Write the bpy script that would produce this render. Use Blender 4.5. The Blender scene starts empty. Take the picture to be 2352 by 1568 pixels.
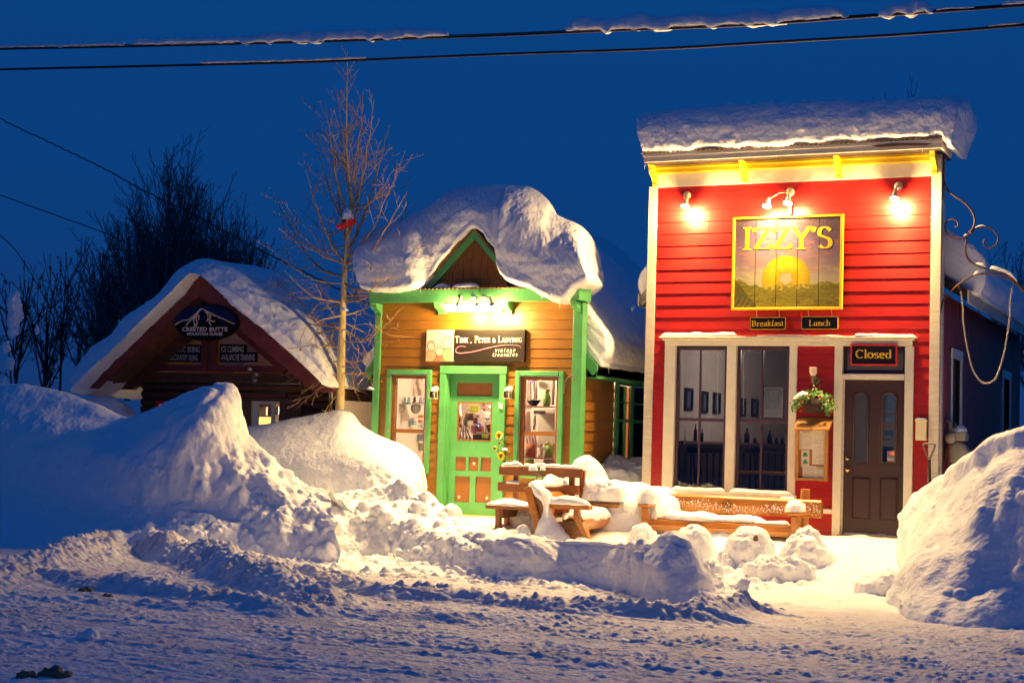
import bpy, math, random
import numpy as np
from mathutils import Vector, Matrix
random.seed(7)
S = bpy.context.scene
COL = S.collection
# ------------------------------------------------------------------ camera
FPX, YAW, PIT, ROL = 3578.0, *[math.radians(a) for a in (24.84, 3.48, 1.69)]
CX, CY = 1176.0, 784.0
CAM = np.array([0.0, -20.4, 1.6])
FW = np.array([-math.sin(YAW)*math.cos(PIT), math.cos(YAW)*math.cos(PIT), math.sin(PIT)])
_r0 = np.array([math.cos(YAW), math.sin(YAW), 0]); _u0 = np.cross(_r0, FW)
RT = math.cos(ROL)*_r0 + math.sin(ROL)*_u0
UP = -math.sin(ROL)*_r0 + math.cos(ROL)*_u0
cd = bpy.data.cameras.new('camera'); cam = bpy.data.objects.new('camera', cd); COL.objects.link(cam)
cd.sensor_width = 36; cd.lens = 36*FPX/2352; cd.clip_end = 2000; cd.clip_start = 0.1
cam.matrix_world = Matrix(((RT[0], UP[0], -FW[0], CAM[0]), (RT[1], UP[1], -FW[1], CAM[1]), (RT[2], UP[2], -FW[2], CAM[2]), (0, 0, 0, 1)))
S.camera = cam
# ------------------------------------------------------------------ dusk sky (no sun: it has set)
SKY_STRENGTH = 1.0
W = bpy.data.worlds.new('World'); S.world = W; W.use_nodes = True
nt = W.node_tree; nt.nodes.clear()
tc = nt.nodes.new('ShaderNodeTexCoord'); sp = nt.nodes.new('ShaderNodeSeparateXYZ'); cr = nt.nodes.new('ShaderNodeValToRGB')
bg = nt.nodes.new('ShaderNodeBackground'); wo = nt.nodes.new('ShaderNodeOutputWorld')
nt.links.new(tc.outputs['Generated'], sp.inputs[0]); nt.links.new(sp.outputs['Z'], cr.inputs[0])
nt.links.new(cr.outputs[0], bg.inputs[0]); nt.links.new(bg.outputs[0], wo.inputs[0])
els = cr.color_ramp.elements
els[0].position = 0.0; els[0].color = (0.0075, 0.036, 0.150, 1)
els[1].position = 0.30; els[1].color = (0.0022, 0.052, 0.222, 1)
e = els.new(0.12); e.color = (0.0035, 0.046, 0.195, 1)
e = els.new(1.0); e.color = (0.003, 0.046, 0.20, 1)
bg.inputs['Strength'].default_value = SKY_STRENGTH
# ------------------------------------------------------------------ lamp strengths (the lamps themselves are built with their fixtures)
P_IZZY, P_TINK = 560.0, 360.0
WARM = (1.0, 0.655, 0.26)
S.view_settings.view_transform = 'Standard'; S.view_settings.look = 'None'
S.view_settings.exposure = 0.0; S.view_settings.gamma = 1.0; S.view_settings.use_curve_mapping = False
S.cycles.max_bounces = 8; S.cycles.diffuse_bounces = 4; S.cycles.glossy_bounces = 3; S.cycles.transparent_max_bounces = 12
S.cycles.caustics_reflective = False; S.cycles.caustics_refractive = False; S.cycles.sample_clamp_indirect = 6.0

# ------------------------------------------------------------------ survey: sight lines of the photograph met with real planes
def ray(x, y): return FW*FPX + RT*(x-CX) - UP*(y-CY)
def P(x, y, Y=0.0):
    d = ray(x, y); t = (Y-CAM[1])/d[1]; return CAM + t*d
def PXx(x, y, X):
    d = ray(x, y); t = (X-CAM[0])/d[0]; return CAM + t*d
def G(x, y, z=0.0):
    d = ray(x, y); t = (z-CAM[2])/d[2]; return CAM + t*d
def crop(ax, bx, ay, k): return lambda x, y: (ax+k*x, ay+k*y)
K1 = lambda x, y: (.3472*x, 565.4+.3472*y)
K2 = lambda x, y: (785.3+.3004*x, 408.3+.3004*y)
K3 = lambda x, y: (785.3+.3205*x, 785.3+.3205*y)
K4 = lambda x, y: (1444.9+.3857*x, 207.3+.3857*y)
K5 = lambda x, y: (1444.9+.3285*x, 741.3+.3285*y)
K6 = lambda x, y: (1790.4+.3486*x, 741.3+.3486*y)
Z1 = lambda x, y: (1916.1+.2203*x, 722.4+.2203*y)
Z2 = lambda x, y: (2073.1+.2803*x, 314.1+.2803*y)
Z3 = lambda x, y: (866.9+.2124*x, 829.3+.2124*y)
Z4 = lambda x, y: (1162.2+.2204*x, 829.3+.2204*y)
Z5 = lambda x, y: (1099.4+.187*x, 1005.2+.187*y)
Z6 = lambda x, y: (942.3+.1282*x, 741.3+.1282*y)
Z7 = lambda x, y: (1664.8+.1843*x, 477.4+.1843*y)
Z8 = lambda x, y: (376.9+.1082*x, 678.5+.1082*y)
KD = lambda x, y: (x, y)
def RC(k, x0, y0, x1, y1, Y=0.0):
    a = P(*k(x0, (y0+y1)/2), Y); b = P(*k(x1, (y0+y1)/2), Y); c = P(*k((x0+x1)/2, y0), Y); d = P(*k((x0+x1)/2, y1), Y)
    return a[0], b[0], d[2], c[2]

# ------------------------------------------------------------------ noise
_rng = np.random.default_rng(11)
_T3 = _rng.random((64, 64, 64)); _T2 = _rng.random((256, 256))
def n3(p, s=1.0, seed=0):
    q = p*s + seed*7.31; i = np.floor(q).astype(int); f = q-i; f = f*f*(3-2*f)
    out = 0
    for a in (0, 1):
        for b in (0, 1):
            for c in (0, 1):
                w = (f[..., 0] if a else 1-f[..., 0])*(f[..., 1] if b else 1-f[..., 1])*(f[..., 2] if c else 1-f[..., 2])
                out = out + w*_T3[(i[..., 0]+a) & 63, (i[..., 1]+b) & 63, (i[..., 2]+c) & 63]
    return out*2-1
def fbm3(p, s, o=4, seed=0, g=.5):
    r = 0; a = 1
    for k in range(o): r = r + a*n3(p, s, seed+k*3); s *= 2.03; a *= g
    return r
def n2(x, y, seed=0):
    x = x+seed*13.7; y = y+seed*5.3
    i = np.floor(x).astype(int); j = np.floor(y).astype(int); f = x-i; g = y-j; f = f*f*(3-2*f); g = g*g*(3-2*g)
    t = lambda a, b: _T2[(i+a) & 255, (j+b) & 255]
    return ((t(0, 0)*(1-f)+t(1, 0)*f)*(1-g)+(t(0, 1)*(1-f)+t(1, 1)*f)*g)*2-1
def fbm2(x, y, s, o=4, seed=0, g=.5):
    r = 0; a = 1
    for k in range(o): r = r + a*n2(x*s, y*s, seed+k*3); s *= 2.07; a *= g
    return r
def clods2(x, y, cell, dens, seed=0):
    X = x/cell; Y = y/cell; i0 = np.floor(X).astype(int); j0 = np.floor(Y).astype(int); out = np.zeros_like(x)
    for a in (-1, 0, 1):
        for b in (-1, 0, 1):
            i = i0+a; j = j0+b
            r1 = _T2[(i*7+seed) & 255, (j*13+seed*3) & 255]; r2 = _T2[(i*5+31+seed) & 255, (j*11+17) & 255]; r3 = _T2[(i*3+91) & 255, (j*17+41+seed) & 255]
            r4 = _T2[(i*9+51) & 255, (j*7+61+seed) & 255]
            rad = .22+.42*r3*r3
            d2 = (X-(i+.25+.5*r1))**2 + (Y-(j+.25+.5*r2))**2
            h = np.sqrt(np.maximum(0, rad*rad-d2))*cell
            out = np.maximum(out, np.where(r4 < dens, h, 0))
    return out
def clods3(p, cell, dens, seed=0):
    q = p/cell; i0 = np.floor(q).astype(int); out = np.zeros(p.shape[:-1])
    for a in (-1, 0, 1):
        for b in (-1, 0, 1):
            for c in (-1, 0, 1):
                i = i0 + np.array([a, b, c])
                h = lambda k1, k2, k3, s: _T3[(i[..., 0]*k1+s+seed) & 63, (i[..., 1]*k2+2*s) & 63, (i[..., 2]*k3+3*s+seed) & 63]
                rad = .2+.45*h(3, 5, 7, 5)**2
                d2 = (q[..., 0]-(i[..., 0]+.25+.5*h(7, 5, 3, 1)))**2 + (q[..., 1]-(i[..., 1]+.25+.5*h(5, 3, 7, 2)))**2 + (q[..., 2]-(i[..., 2]+.25+.5*h(3, 7, 5, 3)))**2
                out = np.maximum(out, np.where(h(1, 1, 1, 9) < dens, np.sqrt(np.maximum(0, rad*rad-d2))*cell, 0))
    return out
def sm(a, b, x):
    t = np.clip((x-a)/(b-a), 0, 1); return t*t*(3-2*t)

# ------------------------------------------------------------------ materials
def mat(name, col, rough=.6, var=.0, vscale=4.0, bump=0.0, bscale=40.0, stretch=(1, 1, 1), metal=0.0, spec=.5, col2=None, emit=None, estr=0, coat=0, attr=None, detail=6):
    m = bpy.data.materials.new(name); m.use_nodes = True; t = m.node_tree; b = t.nodes['Principled BSDF']
    b.inputs['Base Color'].default_value = (*col, 1); b.inputs['Roughness'].default_value = rough; b.inputs['Metallic'].default_value = metal
    b.inputs['Specular IOR Level'].default_value = spec; b.inputs['Coat Weight'].default_value = coat
    if emit: b.inputs['Emission Color'].default_value = (*emit, 1); b.inputs['Emission Strength'].default_value = estr
    if var or bump or col2:
        c = t.nodes.new('ShaderNodeTexCoord'); mp = t.nodes.new('ShaderNodeMapping'); mp.inputs['Scale'].default_value = stretch
        t.links.new(c.outputs['Object'], mp.inputs[0])
    if var or col2:
        n = t.nodes.new('ShaderNodeTexNoise'); n.inputs['Scale'].default_value = vscale; n.inputs['Detail'].default_value = detail; n.inputs['Roughness'].default_value = .65
        t.links.new(mp.outputs[0], n.inputs[0])
        r = t.nodes.new('ShaderNodeValToRGB'); r.color_ramp.elements[0].position = .32; r.color_ramp.elements[1].position = .68
        c2 = col2 or tuple(min(1, v*(1+var)) for v in col)
        c1 = col if col2 else tuple(v*(1-var) for v in col)
        r.color_ramp.elements[0].color = (*c1, 1); r.color_ramp.elements[1].color = (*c2, 1)
        t.links.new(n.outputs[0], r.inputs[0]); t.links.new(r.outputs[0], b.inputs['Base Color'])
    if attr:
        a = t.nodes.new('ShaderNodeAttribute'); a.attribute_name = attr; t.links.new(a.outputs['Color'], b.inputs['Base Color'])
    if bump:
        n = t.nodes.new('ShaderNodeTexNoise'); n.inputs['Scale'].default_value = bscale; n.inputs['Detail'].default_value = 5
        t.links.new(mp.outputs[0], n.inputs[0])
        bp = t.nodes.new('ShaderNodeBump'); bp.inputs['Strength'].default_value = min(1, bump*8); bp.inputs['Distance'].default_value = bump*.05
        t.links.new(n.outputs[0], bp.inputs['Height']); t.links.new(bp.outputs[0], b.inputs['Normal'])
    return m
def glass(name, tint=(.9, .92, .92), refl=.9):
    m = bpy.data.materials.new(name); m.use_nodes = True; t = m.node_tree; t.nodes.clear()
    o = t.nodes.new('ShaderNodeOutputMaterial'); mx = t.nodes.new('ShaderNodeMixShader'); tr = t.nodes.new('ShaderNodeBsdfTransparent'); gl = t.nodes.new('ShaderNodeBsdfGlossy'); fr = t.nodes.new('ShaderNodeFresnel')
    tr.inputs[0].default_value = (*tint, 1); gl.inputs['Roughness'].default_value = .02; gl.inputs[0].default_value = (refl, refl, refl, 1); fr.inputs[0].default_value = 1.5
    t.links.new(fr.outputs[0], mx.inputs[0]); t.links.new(tr.outputs[0], mx.inputs[1]); t.links.new(gl.outputs[0], mx.inputs[2]); t.links.new(mx.outputs[0], o.inputs[0])
    return m
M = dict(
 snow=mat('snow', (.86, .87, .90), .55, bump=.22, bscale=26, spec=.3),
 snow_fine=mat('snow_fine', (.87, .88, .90), .5, bump=.05, bscale=60, spec=.3),
 road_snow=mat('road_snow', (.60, .57, .60), .6, vscale=1.7, col2=(.84, .84, .88), bump=.34, bscale=24, spec=.3),
 red=mat('red_paint', (.35, .012, .009), .38, var=.22, vscale=3.5, stretch=(1, 1, 9), bump=.05, bscale=14),
 darkred=mat('dark_red_boards', (.24, .034, .014), .6, var=.3, vscale=3, stretch=(8, 8, .7), bump=.05, bscale=20),
 cream=mat('cream_trim', (.74, .69, .56), .5, var=.07, vscale=6, bump=.05, bscale=25),
 cream2=mat('weathered_cream_board', (.66, .60, .50), .6, col2=(.50, .44, .36), vscale=7, stretch=(.6, 1, 5), bump=.08, bscale=22),
 yellow=mat('yellow_paint', (.85, .58, .015), .45, var=.06, bump=.03),
 purple=mat('plum_paint', (.060, .028, .055), .4, var=.15, vscale=9, bump=.03),
 doorp=mat('plum_brown_door', (.042, .018, .022), .42, var=.08, vscale=20, bump=.04, bscale=60),
 orange=mat('ochre_brown_paint', (.29, .122, .014), .42, var=.16, vscale=4, stretch=(1, 1, 6), bump=.05, bscale=14),
 shingle=mat('brown_shingle', (.24, .088, .018), .65, var=.25, vscale=7, stretch=(6, 1, 1), bump=.08, bscale=25),
 green=mat('green_paint', (.095, .36, .12), .42, var=.10, vscale=5, bump=.06, bscale=20),
 dgreen=mat('dark_green_paint', (.03, .22, .09), .5, var=.1, bump=.03),
 brownpanel=mat('brown_door_panel', (.27, .095, .02), .5, var=.12, vscale=8, bump=.03),
 benchbrown=mat('red_brown_bench', (.20, .062, .018), .5, var=.3, vscale=5, stretch=(1, 4, 12), bump=.06, bscale=12),
 log=mat('varnished_log', (.50, .20, .028), .35, col2=(.30, .10, .014), vscale=4, stretch=(1.2, 3, 10), bump=.06, bscale=14, coat=.3),
 logend=mat('log_end_grain', (.27, .12, .035), .55, col2=(.14, .055, .016), vscale=9, bump=.08, bscale=25),
 cabin=mat('dark_cabin_logs', (.17, .066, .030), .75, col2=(.06, .024, .013), vscale=3, stretch=(.6, 1, 6), bump=.1, bscale=12),
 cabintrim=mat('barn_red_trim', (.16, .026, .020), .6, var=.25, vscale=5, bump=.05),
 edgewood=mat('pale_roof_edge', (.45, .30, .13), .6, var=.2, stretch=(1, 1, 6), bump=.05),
 rustwood=mat('weathered_plank', (.14, .06, .03), .7, var=.4, vscale=5, stretch=(1, 1, 8), bump=.08),
 black=mat('black', (.006, .005, .005), .85, spec=.15), signblack=mat('sign_black', (.012, .007, .006), .3, var=.3, vscale=12), signbrown=mat('sign_brown_black', (.012, .0075, .004), .45, var=.12, vscale=30),
 gold=mat('gold_lettering', (.80, .50, .012), .4), white=mat('white_lettering', (.8, .78, .72), .5), tan=mat('tan_lettering', (.78, .60, .48), .5), dimwhite=mat('chalky_lettering', (.62, .60, .66), .6),
 pink=mat('pink_paint', (.62, .16, .25), .5), signred=mat('sign_red_frame', (.60, .02, .012), .4), ink=mat('ink', (.02, .02, .04), .6),
 navy=mat('navy_sign', (.006, .016, .075), .85, spec=.15), metal=mat('galvanised', (.42, .40, .37), .4, metal=.8, var=.1), bright=mat('chain_steel', (.62, .58, .50), .35, metal=.7),
 iron=mat('rusty_iron', (.10, .045, .022), .55, metal=.5, var=.4, vscale=25, bump=.05), corr=mat('corrugated_rusty', (.30, .20, .12), .6, metal=.4, var=.3, vscale=9), 
 brass=mat('brass', (.7, .5, .15), .25, metal=1), beige=mat('beige_plastic', (.75, .66, .40), .5), grey=mat('grey_meter', (.33, .31, .25), .5, var=.15, vscale=12),
 shovel=mat('grey_handle', (.16, .13, .09), .5), dark=mat('dark_interior', (.03, .02, .018), .7, var=.3), plaster=mat('interior_plaster', (.55, .50, .48), .8, var=.08),
 creamwall=mat('shop_wall', (.60, .49, .40), .8, var=.06), chair=mat('dark_chair_wood', (.022, .012, .010), .4), bottle=mat('dark_bottle', (.02, .012, .01), .12), bluegl=mat('teal_glass', (.14, .32, .36), .15), 
 cork=mat('cork', (.34, .15, .06), .9, var=.2, vscale=80), oak=mat('oak_frame', (.42, .19, .045), .5, var=.2, vscale=7, stretch=(1, 1, 6)), paper=mat('paper', (.86, .82, .72), .8), bluelitpaper=mat('blue_lit_paper', (.30, .42, .70), .8), blue=mat('blue_plastic', (.02, .14, .55), .4),  # bluish light on the door papers is put into their colour
 leaf=mat('ivy_leaf', (.04, .19, .03), .5, col2=(.16, .30, .05), vscale=20), leafd=mat('dead_leaf', (.10, .05, .02), .7), flower=mat('sunflower_petal', (.85, .60, .02), .6, var=.15), flowerc=mat('sunflower_heart', (.10, .04, .01), .9, bump=.1), stem=mat('stem', (.10, .17, .03), .6), basket=mat('dark_basket', (.03, .012, .012), .8, bump=.1),
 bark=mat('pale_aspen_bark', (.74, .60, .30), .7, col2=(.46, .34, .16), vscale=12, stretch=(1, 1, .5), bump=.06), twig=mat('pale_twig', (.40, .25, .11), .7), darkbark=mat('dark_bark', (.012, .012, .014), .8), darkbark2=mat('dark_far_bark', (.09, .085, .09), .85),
 feeder=mat('red_feeder', (.55, .02, .015), .5), cable=mat('black_cable', (.006, .005, .005), .6), frosted=mat('frosted_glass', (.75, .55, .42), .25, spec=.6), whitemetal=mat('cream_metal', (.62, .60, .48), .4), terracotta=mat('terracotta', (.55, .14, .03), .7), lime=mat('lime_green', (.28, .42, .03), .5), olive=mat('green_vase', (.22, .36, .06), .35), pear=mat('pear', (.45, .40, .03), .5), lace=mat('lace', (.66, .52, .46), .9), rose=mat('rose_cloth', (.62, .40, .38), .9), plum=mat('violet_cloth', (.26, .15, .32), .9), brownc=mat('brown_leather', (.26, .10, .05), .5), silver=mat('silver', (.65, .62, .58), .25, metal=.9), dirt=mat('dirt', (.03, .018, .012), .9, bump=.2), icicle=mat('ice', (.75, .8, .85), .1), curtain=mat('curtain', (.42, .17, .10), .9, col2=(.20, .07, .05), vscale=5, stretch=(8, 8, .3)), 
 visa=mat('card_blue', (.02, .05, .25), .5), mcr=mat('card_red', (.65, .03, .02), .5), mco=mat('card_orange', (.8, .33, .02), .5), stone=mat('stone', (.16, .12, .08), .8, bump=.1), skyb=mat('picture_glass', (.10, .14, .22), .3),
 glass=glass('window_glass'),
 art=mat('painted_artwork', (.5, .5, .5), .32, attr='Col', bump=.04, bscale=90, spec=.6), art_matt=mat('printed_paper', (.5, .5, .5), .8, attr='Col'),
 bulb=mat('lit_bulb', (1, .9, .7), .5, emit=(1, .72, .36), estr=60), bulbdim=mat('unlit_bulb', (.8, .75, .6), .2), glow=mat('lit_shop_lamp', (1, .9, .7), .5, emit=(1, .78, .45), estr=14), glow2=mat('warm_lampshade', (1, .8, .4), .5, emit=(1, .62, .16), estr=2.2), redlit=mat('red_window_lamp', (.5, .05, .03), .5, emit=(1, .12, .08), estr=.35),
)

_m = M['curtain']; _t = _m.node_tree; _b = _t.nodes['Principled BSDF']; _x = _t.nodes.new('ShaderNodeMixShader'); _l = _t.nodes.new('ShaderNodeBsdfTranslucent'); _l.inputs[0].default_value = (.75, .45, .32, 1); _x.inputs[0].default_value = .6
_t.links.new(_b.outputs[0], _x.inputs[1]); _t.links.new(_l.outputs[0], _x.inputs[2]); _t.links.new(_x.outputs[0], _t.nodes['Material Output'].inputs[0])
# ------------------------------------------------------------------ building helpers
def link(name, me, m=None, parent=None, smooth=False):
    o = bpy.data.objects.new(name, me); COL.objects.link(o)
    if m is not None: me.materials.append(M[m] if isinstance(m, str) else m)
    if smooth: me.polygons.foreach_set('use_smooth', np.ones(len(me.polygons), bool))
    if parent is not None:
        o.parent = parent
        w = parent.location if parent.parent is None else Vector((0, 0, 0))
        o.matrix_parent_inverse = Matrix.Translation(-Vector(w))
    return o
def tag(o, label=None, cat=None, group=None, kind=None):
    if label: o['label'] = label
    if cat: o['category'] = cat
    if group: o['group'] = group
    if kind: o['kind'] = kind
    return o
def thing(name, loc, label, cat, group=None):
    o = bpy.data.objects.new(name, None); COL.objects.link(o); o.location = Vector([float(v) for v in loc]); o.empty_display_size = .2
    return tag(o, label, cat, group)
def recentre(o):
    me = o.data; n = len(me.vertices); a = np.empty(n*3, np.float32); me.vertices.foreach_get('co', a); a = a.reshape(-1, 3)
    c = np.array([(a[:, 0].min()+a[:, 0].max())/2, (a[:, 1].min()+a[:, 1].max())/2, a[:, 2].min()])
    me.vertices.foreach_set('co', (a-c).ravel().astype(np.float32)); o.location = o.location+Vector([float(v) for v in c]); me.update(); return o
class MB:
    def __init__(s): s.v = []; s.f = []
    def add(s, vs, fs):
        n = len(s.v); s.v += [tuple(float(c) for c in v) for v in vs]; s.f += [tuple(i+n for i in f) for f in fs]; return s
    def hexa(s, p): return s.add(p, [(0, 3, 2, 1), (4, 5, 6, 7), (0, 1, 5, 4), (1, 2, 6, 5), (2, 3, 7, 6), (3, 0, 4, 7)])
    def box(s, x0, x1, y0, y1, z0, z1):
        if x0 > x1: x0, x1 = x1, x0
        return s.hexa([(x0, y0, z0), (x1, y0, z0), (x1, y1, z0), (x0, y1, z0), (x0, y0, z1), (x1, y0, z1), (x1, y1, z1), (x0, y1, z1)])
    def beam(s, a, b, w, h, up=(0, 0, 1)):
        a = Vector([float(c) for c in a]); b = Vector([float(c) for c in b]); d = (b-a).normalized(); u = Vector(up); sd = d.cross(u).normalized(); u = sd.cross(d)
        c = []
        for q in (a, b):
            for (i, j) in ((-1, -1), (1, -1), (1, 1), (-1, 1)): c.append(q+sd*(i*w/2)+u*(j*h/2))
        return s.hexa(c)
    def prism(s, pts, y0, y1):      # pts in XZ, counter-clockwise seen from -Y
        n = len(pts); vs = [(p[0], y0, p[1]) for p in pts]+[(p[0], y1, p[1]) for p in pts]
        return s.add(vs, [tuple(range(n)), tuple(range(2*n-1, n-1, -1))]+[(i+n, (i+1) % n+n, (i+1) % n, i) for i in range(n)])
    def prismx(s, pts, x0, x1):     # pts in YZ
        n = len(pts); vs = [(x0, p[0], p[1]) for p in pts]+[(x1, p[0], p[1]) for p in pts]
        return s.add(vs, [tuple(range(n)), tuple(range(2*n-1, n-1, -1))]+[(i+n, (i+1) % n+n, (i+1) % n, i) for i in range(n)])
    def tube(s, path, r, n=6, cap=True, closed=False):
        path = [Vector([float(c) for c in p]) for p in path]; m = len(path); rs = r if isinstance(r, (list, tuple)) else [r]*m
        ref = None; vs = []; fs = []
        for i, p in enumerate(path):
            if closed: d = (path[(i+1) % m]-path[i-1])
            else: d = (path[min(i+1, m-1)]-path[max(i-1, 0)])
            if d.length < 1e-9: d = Vector((0, 0, 1))
            d.normalize()
            if ref is None: ref = d.orthogonal().normalized()
            ref = (ref-d*ref.dot(d)); ref = ref.normalized() if ref.length > 1e-6 else d.orthogonal().normalized()
            b = d.cross(ref)
            for k in range(n):
                a = 2*math.pi*k/n; vs.append(p+(ref*math.cos(a)+b*math.sin(a))*rs[i])
        for i in range(m if closed else m-1):
            j = (i+1) % m
            for k in range(n): fs.append((i*n+k, i*n+(k+1) % n, j*n+(k+1) % n, j*n+k))
        if cap and not closed: fs += [tuple(range(n-1, -1, -1)), tuple((m-1)*n+k for k in range(n))]
        return s.add(vs, fs)
    def lathe(s, c, prof, n=16, sx=1, axis='z'):
        vs = []; fs = []
        for (r, z) in prof:
            for k in range(n):
                a = 2*math.pi*k/n
                if axis == 'z': vs.append((c[0]+r*math.cos(a)*sx, c[1]+r*math.sin(a), c[2]+z))
                else: vs.append((c[0]+r*math.cos(a)*sx, c[1]+z, c[2]+r*math.sin(a)))
        m = len(prof)
        for i in range(m-1):
            for k in range(n): fs.append((i*n+k, i*n+(k+1) % n, (i+1)*n+(k+1) % n, (i+1)*n+k))
        fs += [tuple(range(n-1, -1, -1)), tuple((m-1)*n+k for k in range(n))]
        return s.add(vs, fs)
    def ball(s, c, r, n=10, sy=1, sz=1):
        k = n//2+1
        return s.lathe(c, [(max(r*math.sin(math.pi*i/k), r*.02), -r*sz*math.cos(math.pi*i/k)) for i in range(k+1)], n)
    def holes(s, x0, x1, z0, z1, y0, y1, hs):
        xs = sorted({x0, x1, *[min(max(v, x0), x1) for h in hs for v in h[:2]]}); zs = sorted({z0, z1, *[min(max(v, z0), z1) for h in hs for v in h[2:]]})
        for i in range(len(xs)-1):
            for j in range(len(zs)-1):
                cx, cz = (xs[i]+xs[i+1])/2, (zs[j]+zs[j+1])/2
                if xs[i+1]-xs[i] < 1e-4 or zs[j+1]-zs[j] < 1e-4: continue
                if not any(h[0] < cx < h[1] and h[2] < cz < h[3] for h in hs): s.box(xs[i], xs[i+1], y0, y1, zs[j], zs[j+1])
        return s
    def ob(s, name, m, parent=None, smooth=False, bevel=0, label=None, cat=None, group=None, kind=None):
        me = bpy.data.meshes.new(name); me.from_pydata(s.v, [], s.f); me.update()
        o = link(name, me, m, parent, smooth)
        if bevel:
            b = o.modifiers.new('bevel', 'BEVEL'); b.width = bevel; b.segments = 2; b.limit_method = 'ANGLE'
        if parent is None: recentre(o)
        return tag(o, label, cat, group, kind)
def box(name, m, parent, x0, x1, y0, y1, z0, z1, bevel=0.003, **k): return MB().box(x0, x1, y0, y1, z0, z1).ob(name, m, parent, bevel=bevel, **k)
def bar(name, m, parent, k, x0, y0, x1, y1, Y, th, bevel=.003, **kw):       # a board seen face-on: its front at Y, th deep
    a, b, c, d = RC(k, x0, y0, x1, y1, Y); return box(name, m, parent, a, b, Y, Y+th, c, d, bevel, **kw)
def grid_mesh(name, V, closed_u=False, capends=False):
    nu, nv = V.shape[:2]; idx = np.arange(nu*nv).reshape(nu, nv)
    if closed_u: a = idx; b = np.roll(idx, -1, 1); a0 = a[:-1]; b0 = b[:-1]; a1 = a[1:]; b1 = b[1:]
    else: a0 = idx[:-1, :-1]; b0 = idx[:-1, 1:]; a1 = idx[1:, :-1]; b1 = idx[1:, 1:]
    F = np.stack([a0, b0, b1, a1], -1).reshape(-1, 4)
    me = bpy.data.meshes.new(name); co = V.reshape(-1, 3); nf = len(F)
    me.vertices.add(len(co)); me.vertices.foreach_set('co', co.astype(np.float32).ravel())
    me.loops.add(nf*4); me.loops.foreach_set('vertex_index', F.ravel().astype(np.int32))
    me.polygons.add(nf); me.polygons.foreach_set('loop_start', (np.arange(nf)*4).astype(np.int32)); me.polygons.foreach_set('loop_total', np.full(nf, 4, np.int32))
    me.update(calc_edges=True); me.validate(); return me
def cr1(A, n):          # Catmull-Rom resample of A along axis 0 by index
    m = len(A); t = np.linspace(0, m-1, n); i = np.minimum(np.floor(t).astype(int), m-2); f = (t-i).reshape(-1, *([1]*(A.ndim-1)))
    p0 = A[np.maximum(i-1, 0)]; p1 = A[i]; p2 = A[i+1]; p3 = A[np.minimum(i+2, m-1)]
    return .5*((2*p1)+(-p0+p2)*f+(2*p0-5*p1+4*p2-p3)*f*f+(-p0+3*p1-3*p2+p3)*f**3)
def arc_resample(A, n):
    A = np.array(A, float); B = cr1(A, max(200, n)) if len(A) > 2 else np.linspace(A[0], A[1], 200)
    s = np.concatenate([[0], np.cumsum(np.linalg.norm(np.diff(B, axis=0), axis=1))]); t = np.linspace(0, s[-1], n)
    return np.stack([np.interp(t, s, B[:, k]) for k in range(3)], 1)
def normals(V, wrap=False):
    du = np.gradient(V, axis=0)
    dv = (np.roll(V, -1, 1)-np.roll(V, 1, 1)) if wrap else np.gradient(V, axis=1)
    n = np.cross(du, dv); return n/(np.linalg.norm(n, axis=-1, keepdims=True)+1e-9)
def sheet(rows, nc, nr, disp, flip=1):
    """rows of 3-D control points (back to front), all left to right -> dense displaced surface"""
    A = np.stack([arc_resample(r, nc) for r in rows]); V = cr1(A, nr)
    N = normals(V); N *= np.where(N[..., 2:3].mean() < 0, -1, 1)
    return V + N*disp(V)[..., None]
def snow_disp(amp=.03, s=2.0, cl=0, cell=.16, dens=.5, fine=.006, seed=0, big=0):
    def f(V):
        d = amp*fbm3(V, s, 5, seed)+fine*fbm3(V, 22, 2, seed+5)
        if big: d = d + big*n3(V, .9, seed+9)
        if cl:
            mask = sm(-.25, .35, n3(V, 1.1, seed+4))
            d = d + cl*mask*(clods3(V, cell, dens, seed)+.7*clods3(V, cell*.5, dens, seed+3))
        return d
    return f
def snow_sheet(name, rows, nc, nr, disp, label, cat='snow bank', m='snow', group=None):
    V = sheet(rows, nc, nr, disp); o = link(name, grid_mesh(name, V), m, None, True); recentre(o); return tag(o, label, cat, group)
def dome(c, rx, ry, h, rot=0, n=56, amp=.03, s=3, p=.5, seed=0, cl=0, lean=(0, 0), skirt=None):
    a = np.linspace(0, 2*np.pi, n*2, endpoint=False); r = np.linspace(0.001, 1, n)[:, None]
    r = np.concatenate([r, [[1.02]]]); z = h*np.clip(1-r*r, 0, 1)**p; z[-1] = -(min(.12, .35*h) if skirt is None else skirt)
    x = rx*r*np.cos(a); y = ry*r*np.sin(a); X = x*math.cos(rot)-y*math.sin(rot); Y = x*math.sin(rot)+y*math.cos(rot)
    V = np.stack([c[0]+X+lean[0]*z, c[1]+Y+lean[1]*z, c[2]+z*np.ones_like(X)], -1)
    N = normals(V, True); N *= np.where(N[..., 2:3].mean() < 0, -1, 1)
    d = amp*fbm3(V, s, 5, seed)+.008*fbm3(V, 9, 3, seed+2)*min(1, rx*3)+.005*fbm3(V, 24, 2, seed)
    if cl: d = d+cl*clods3(V, .12, .5, seed)
    return V+N*d[..., None]
def dome_ob(name, c, rx, ry, h, label=None, cat=None, parent=None, m='snow', group=None, **k):
    o = link(name, grid_mesh(name, dome(c, rx, ry, h, **k), True), m, parent, True)
    if parent is None: recentre(o)
    return tag(o, label, cat, group)
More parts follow.
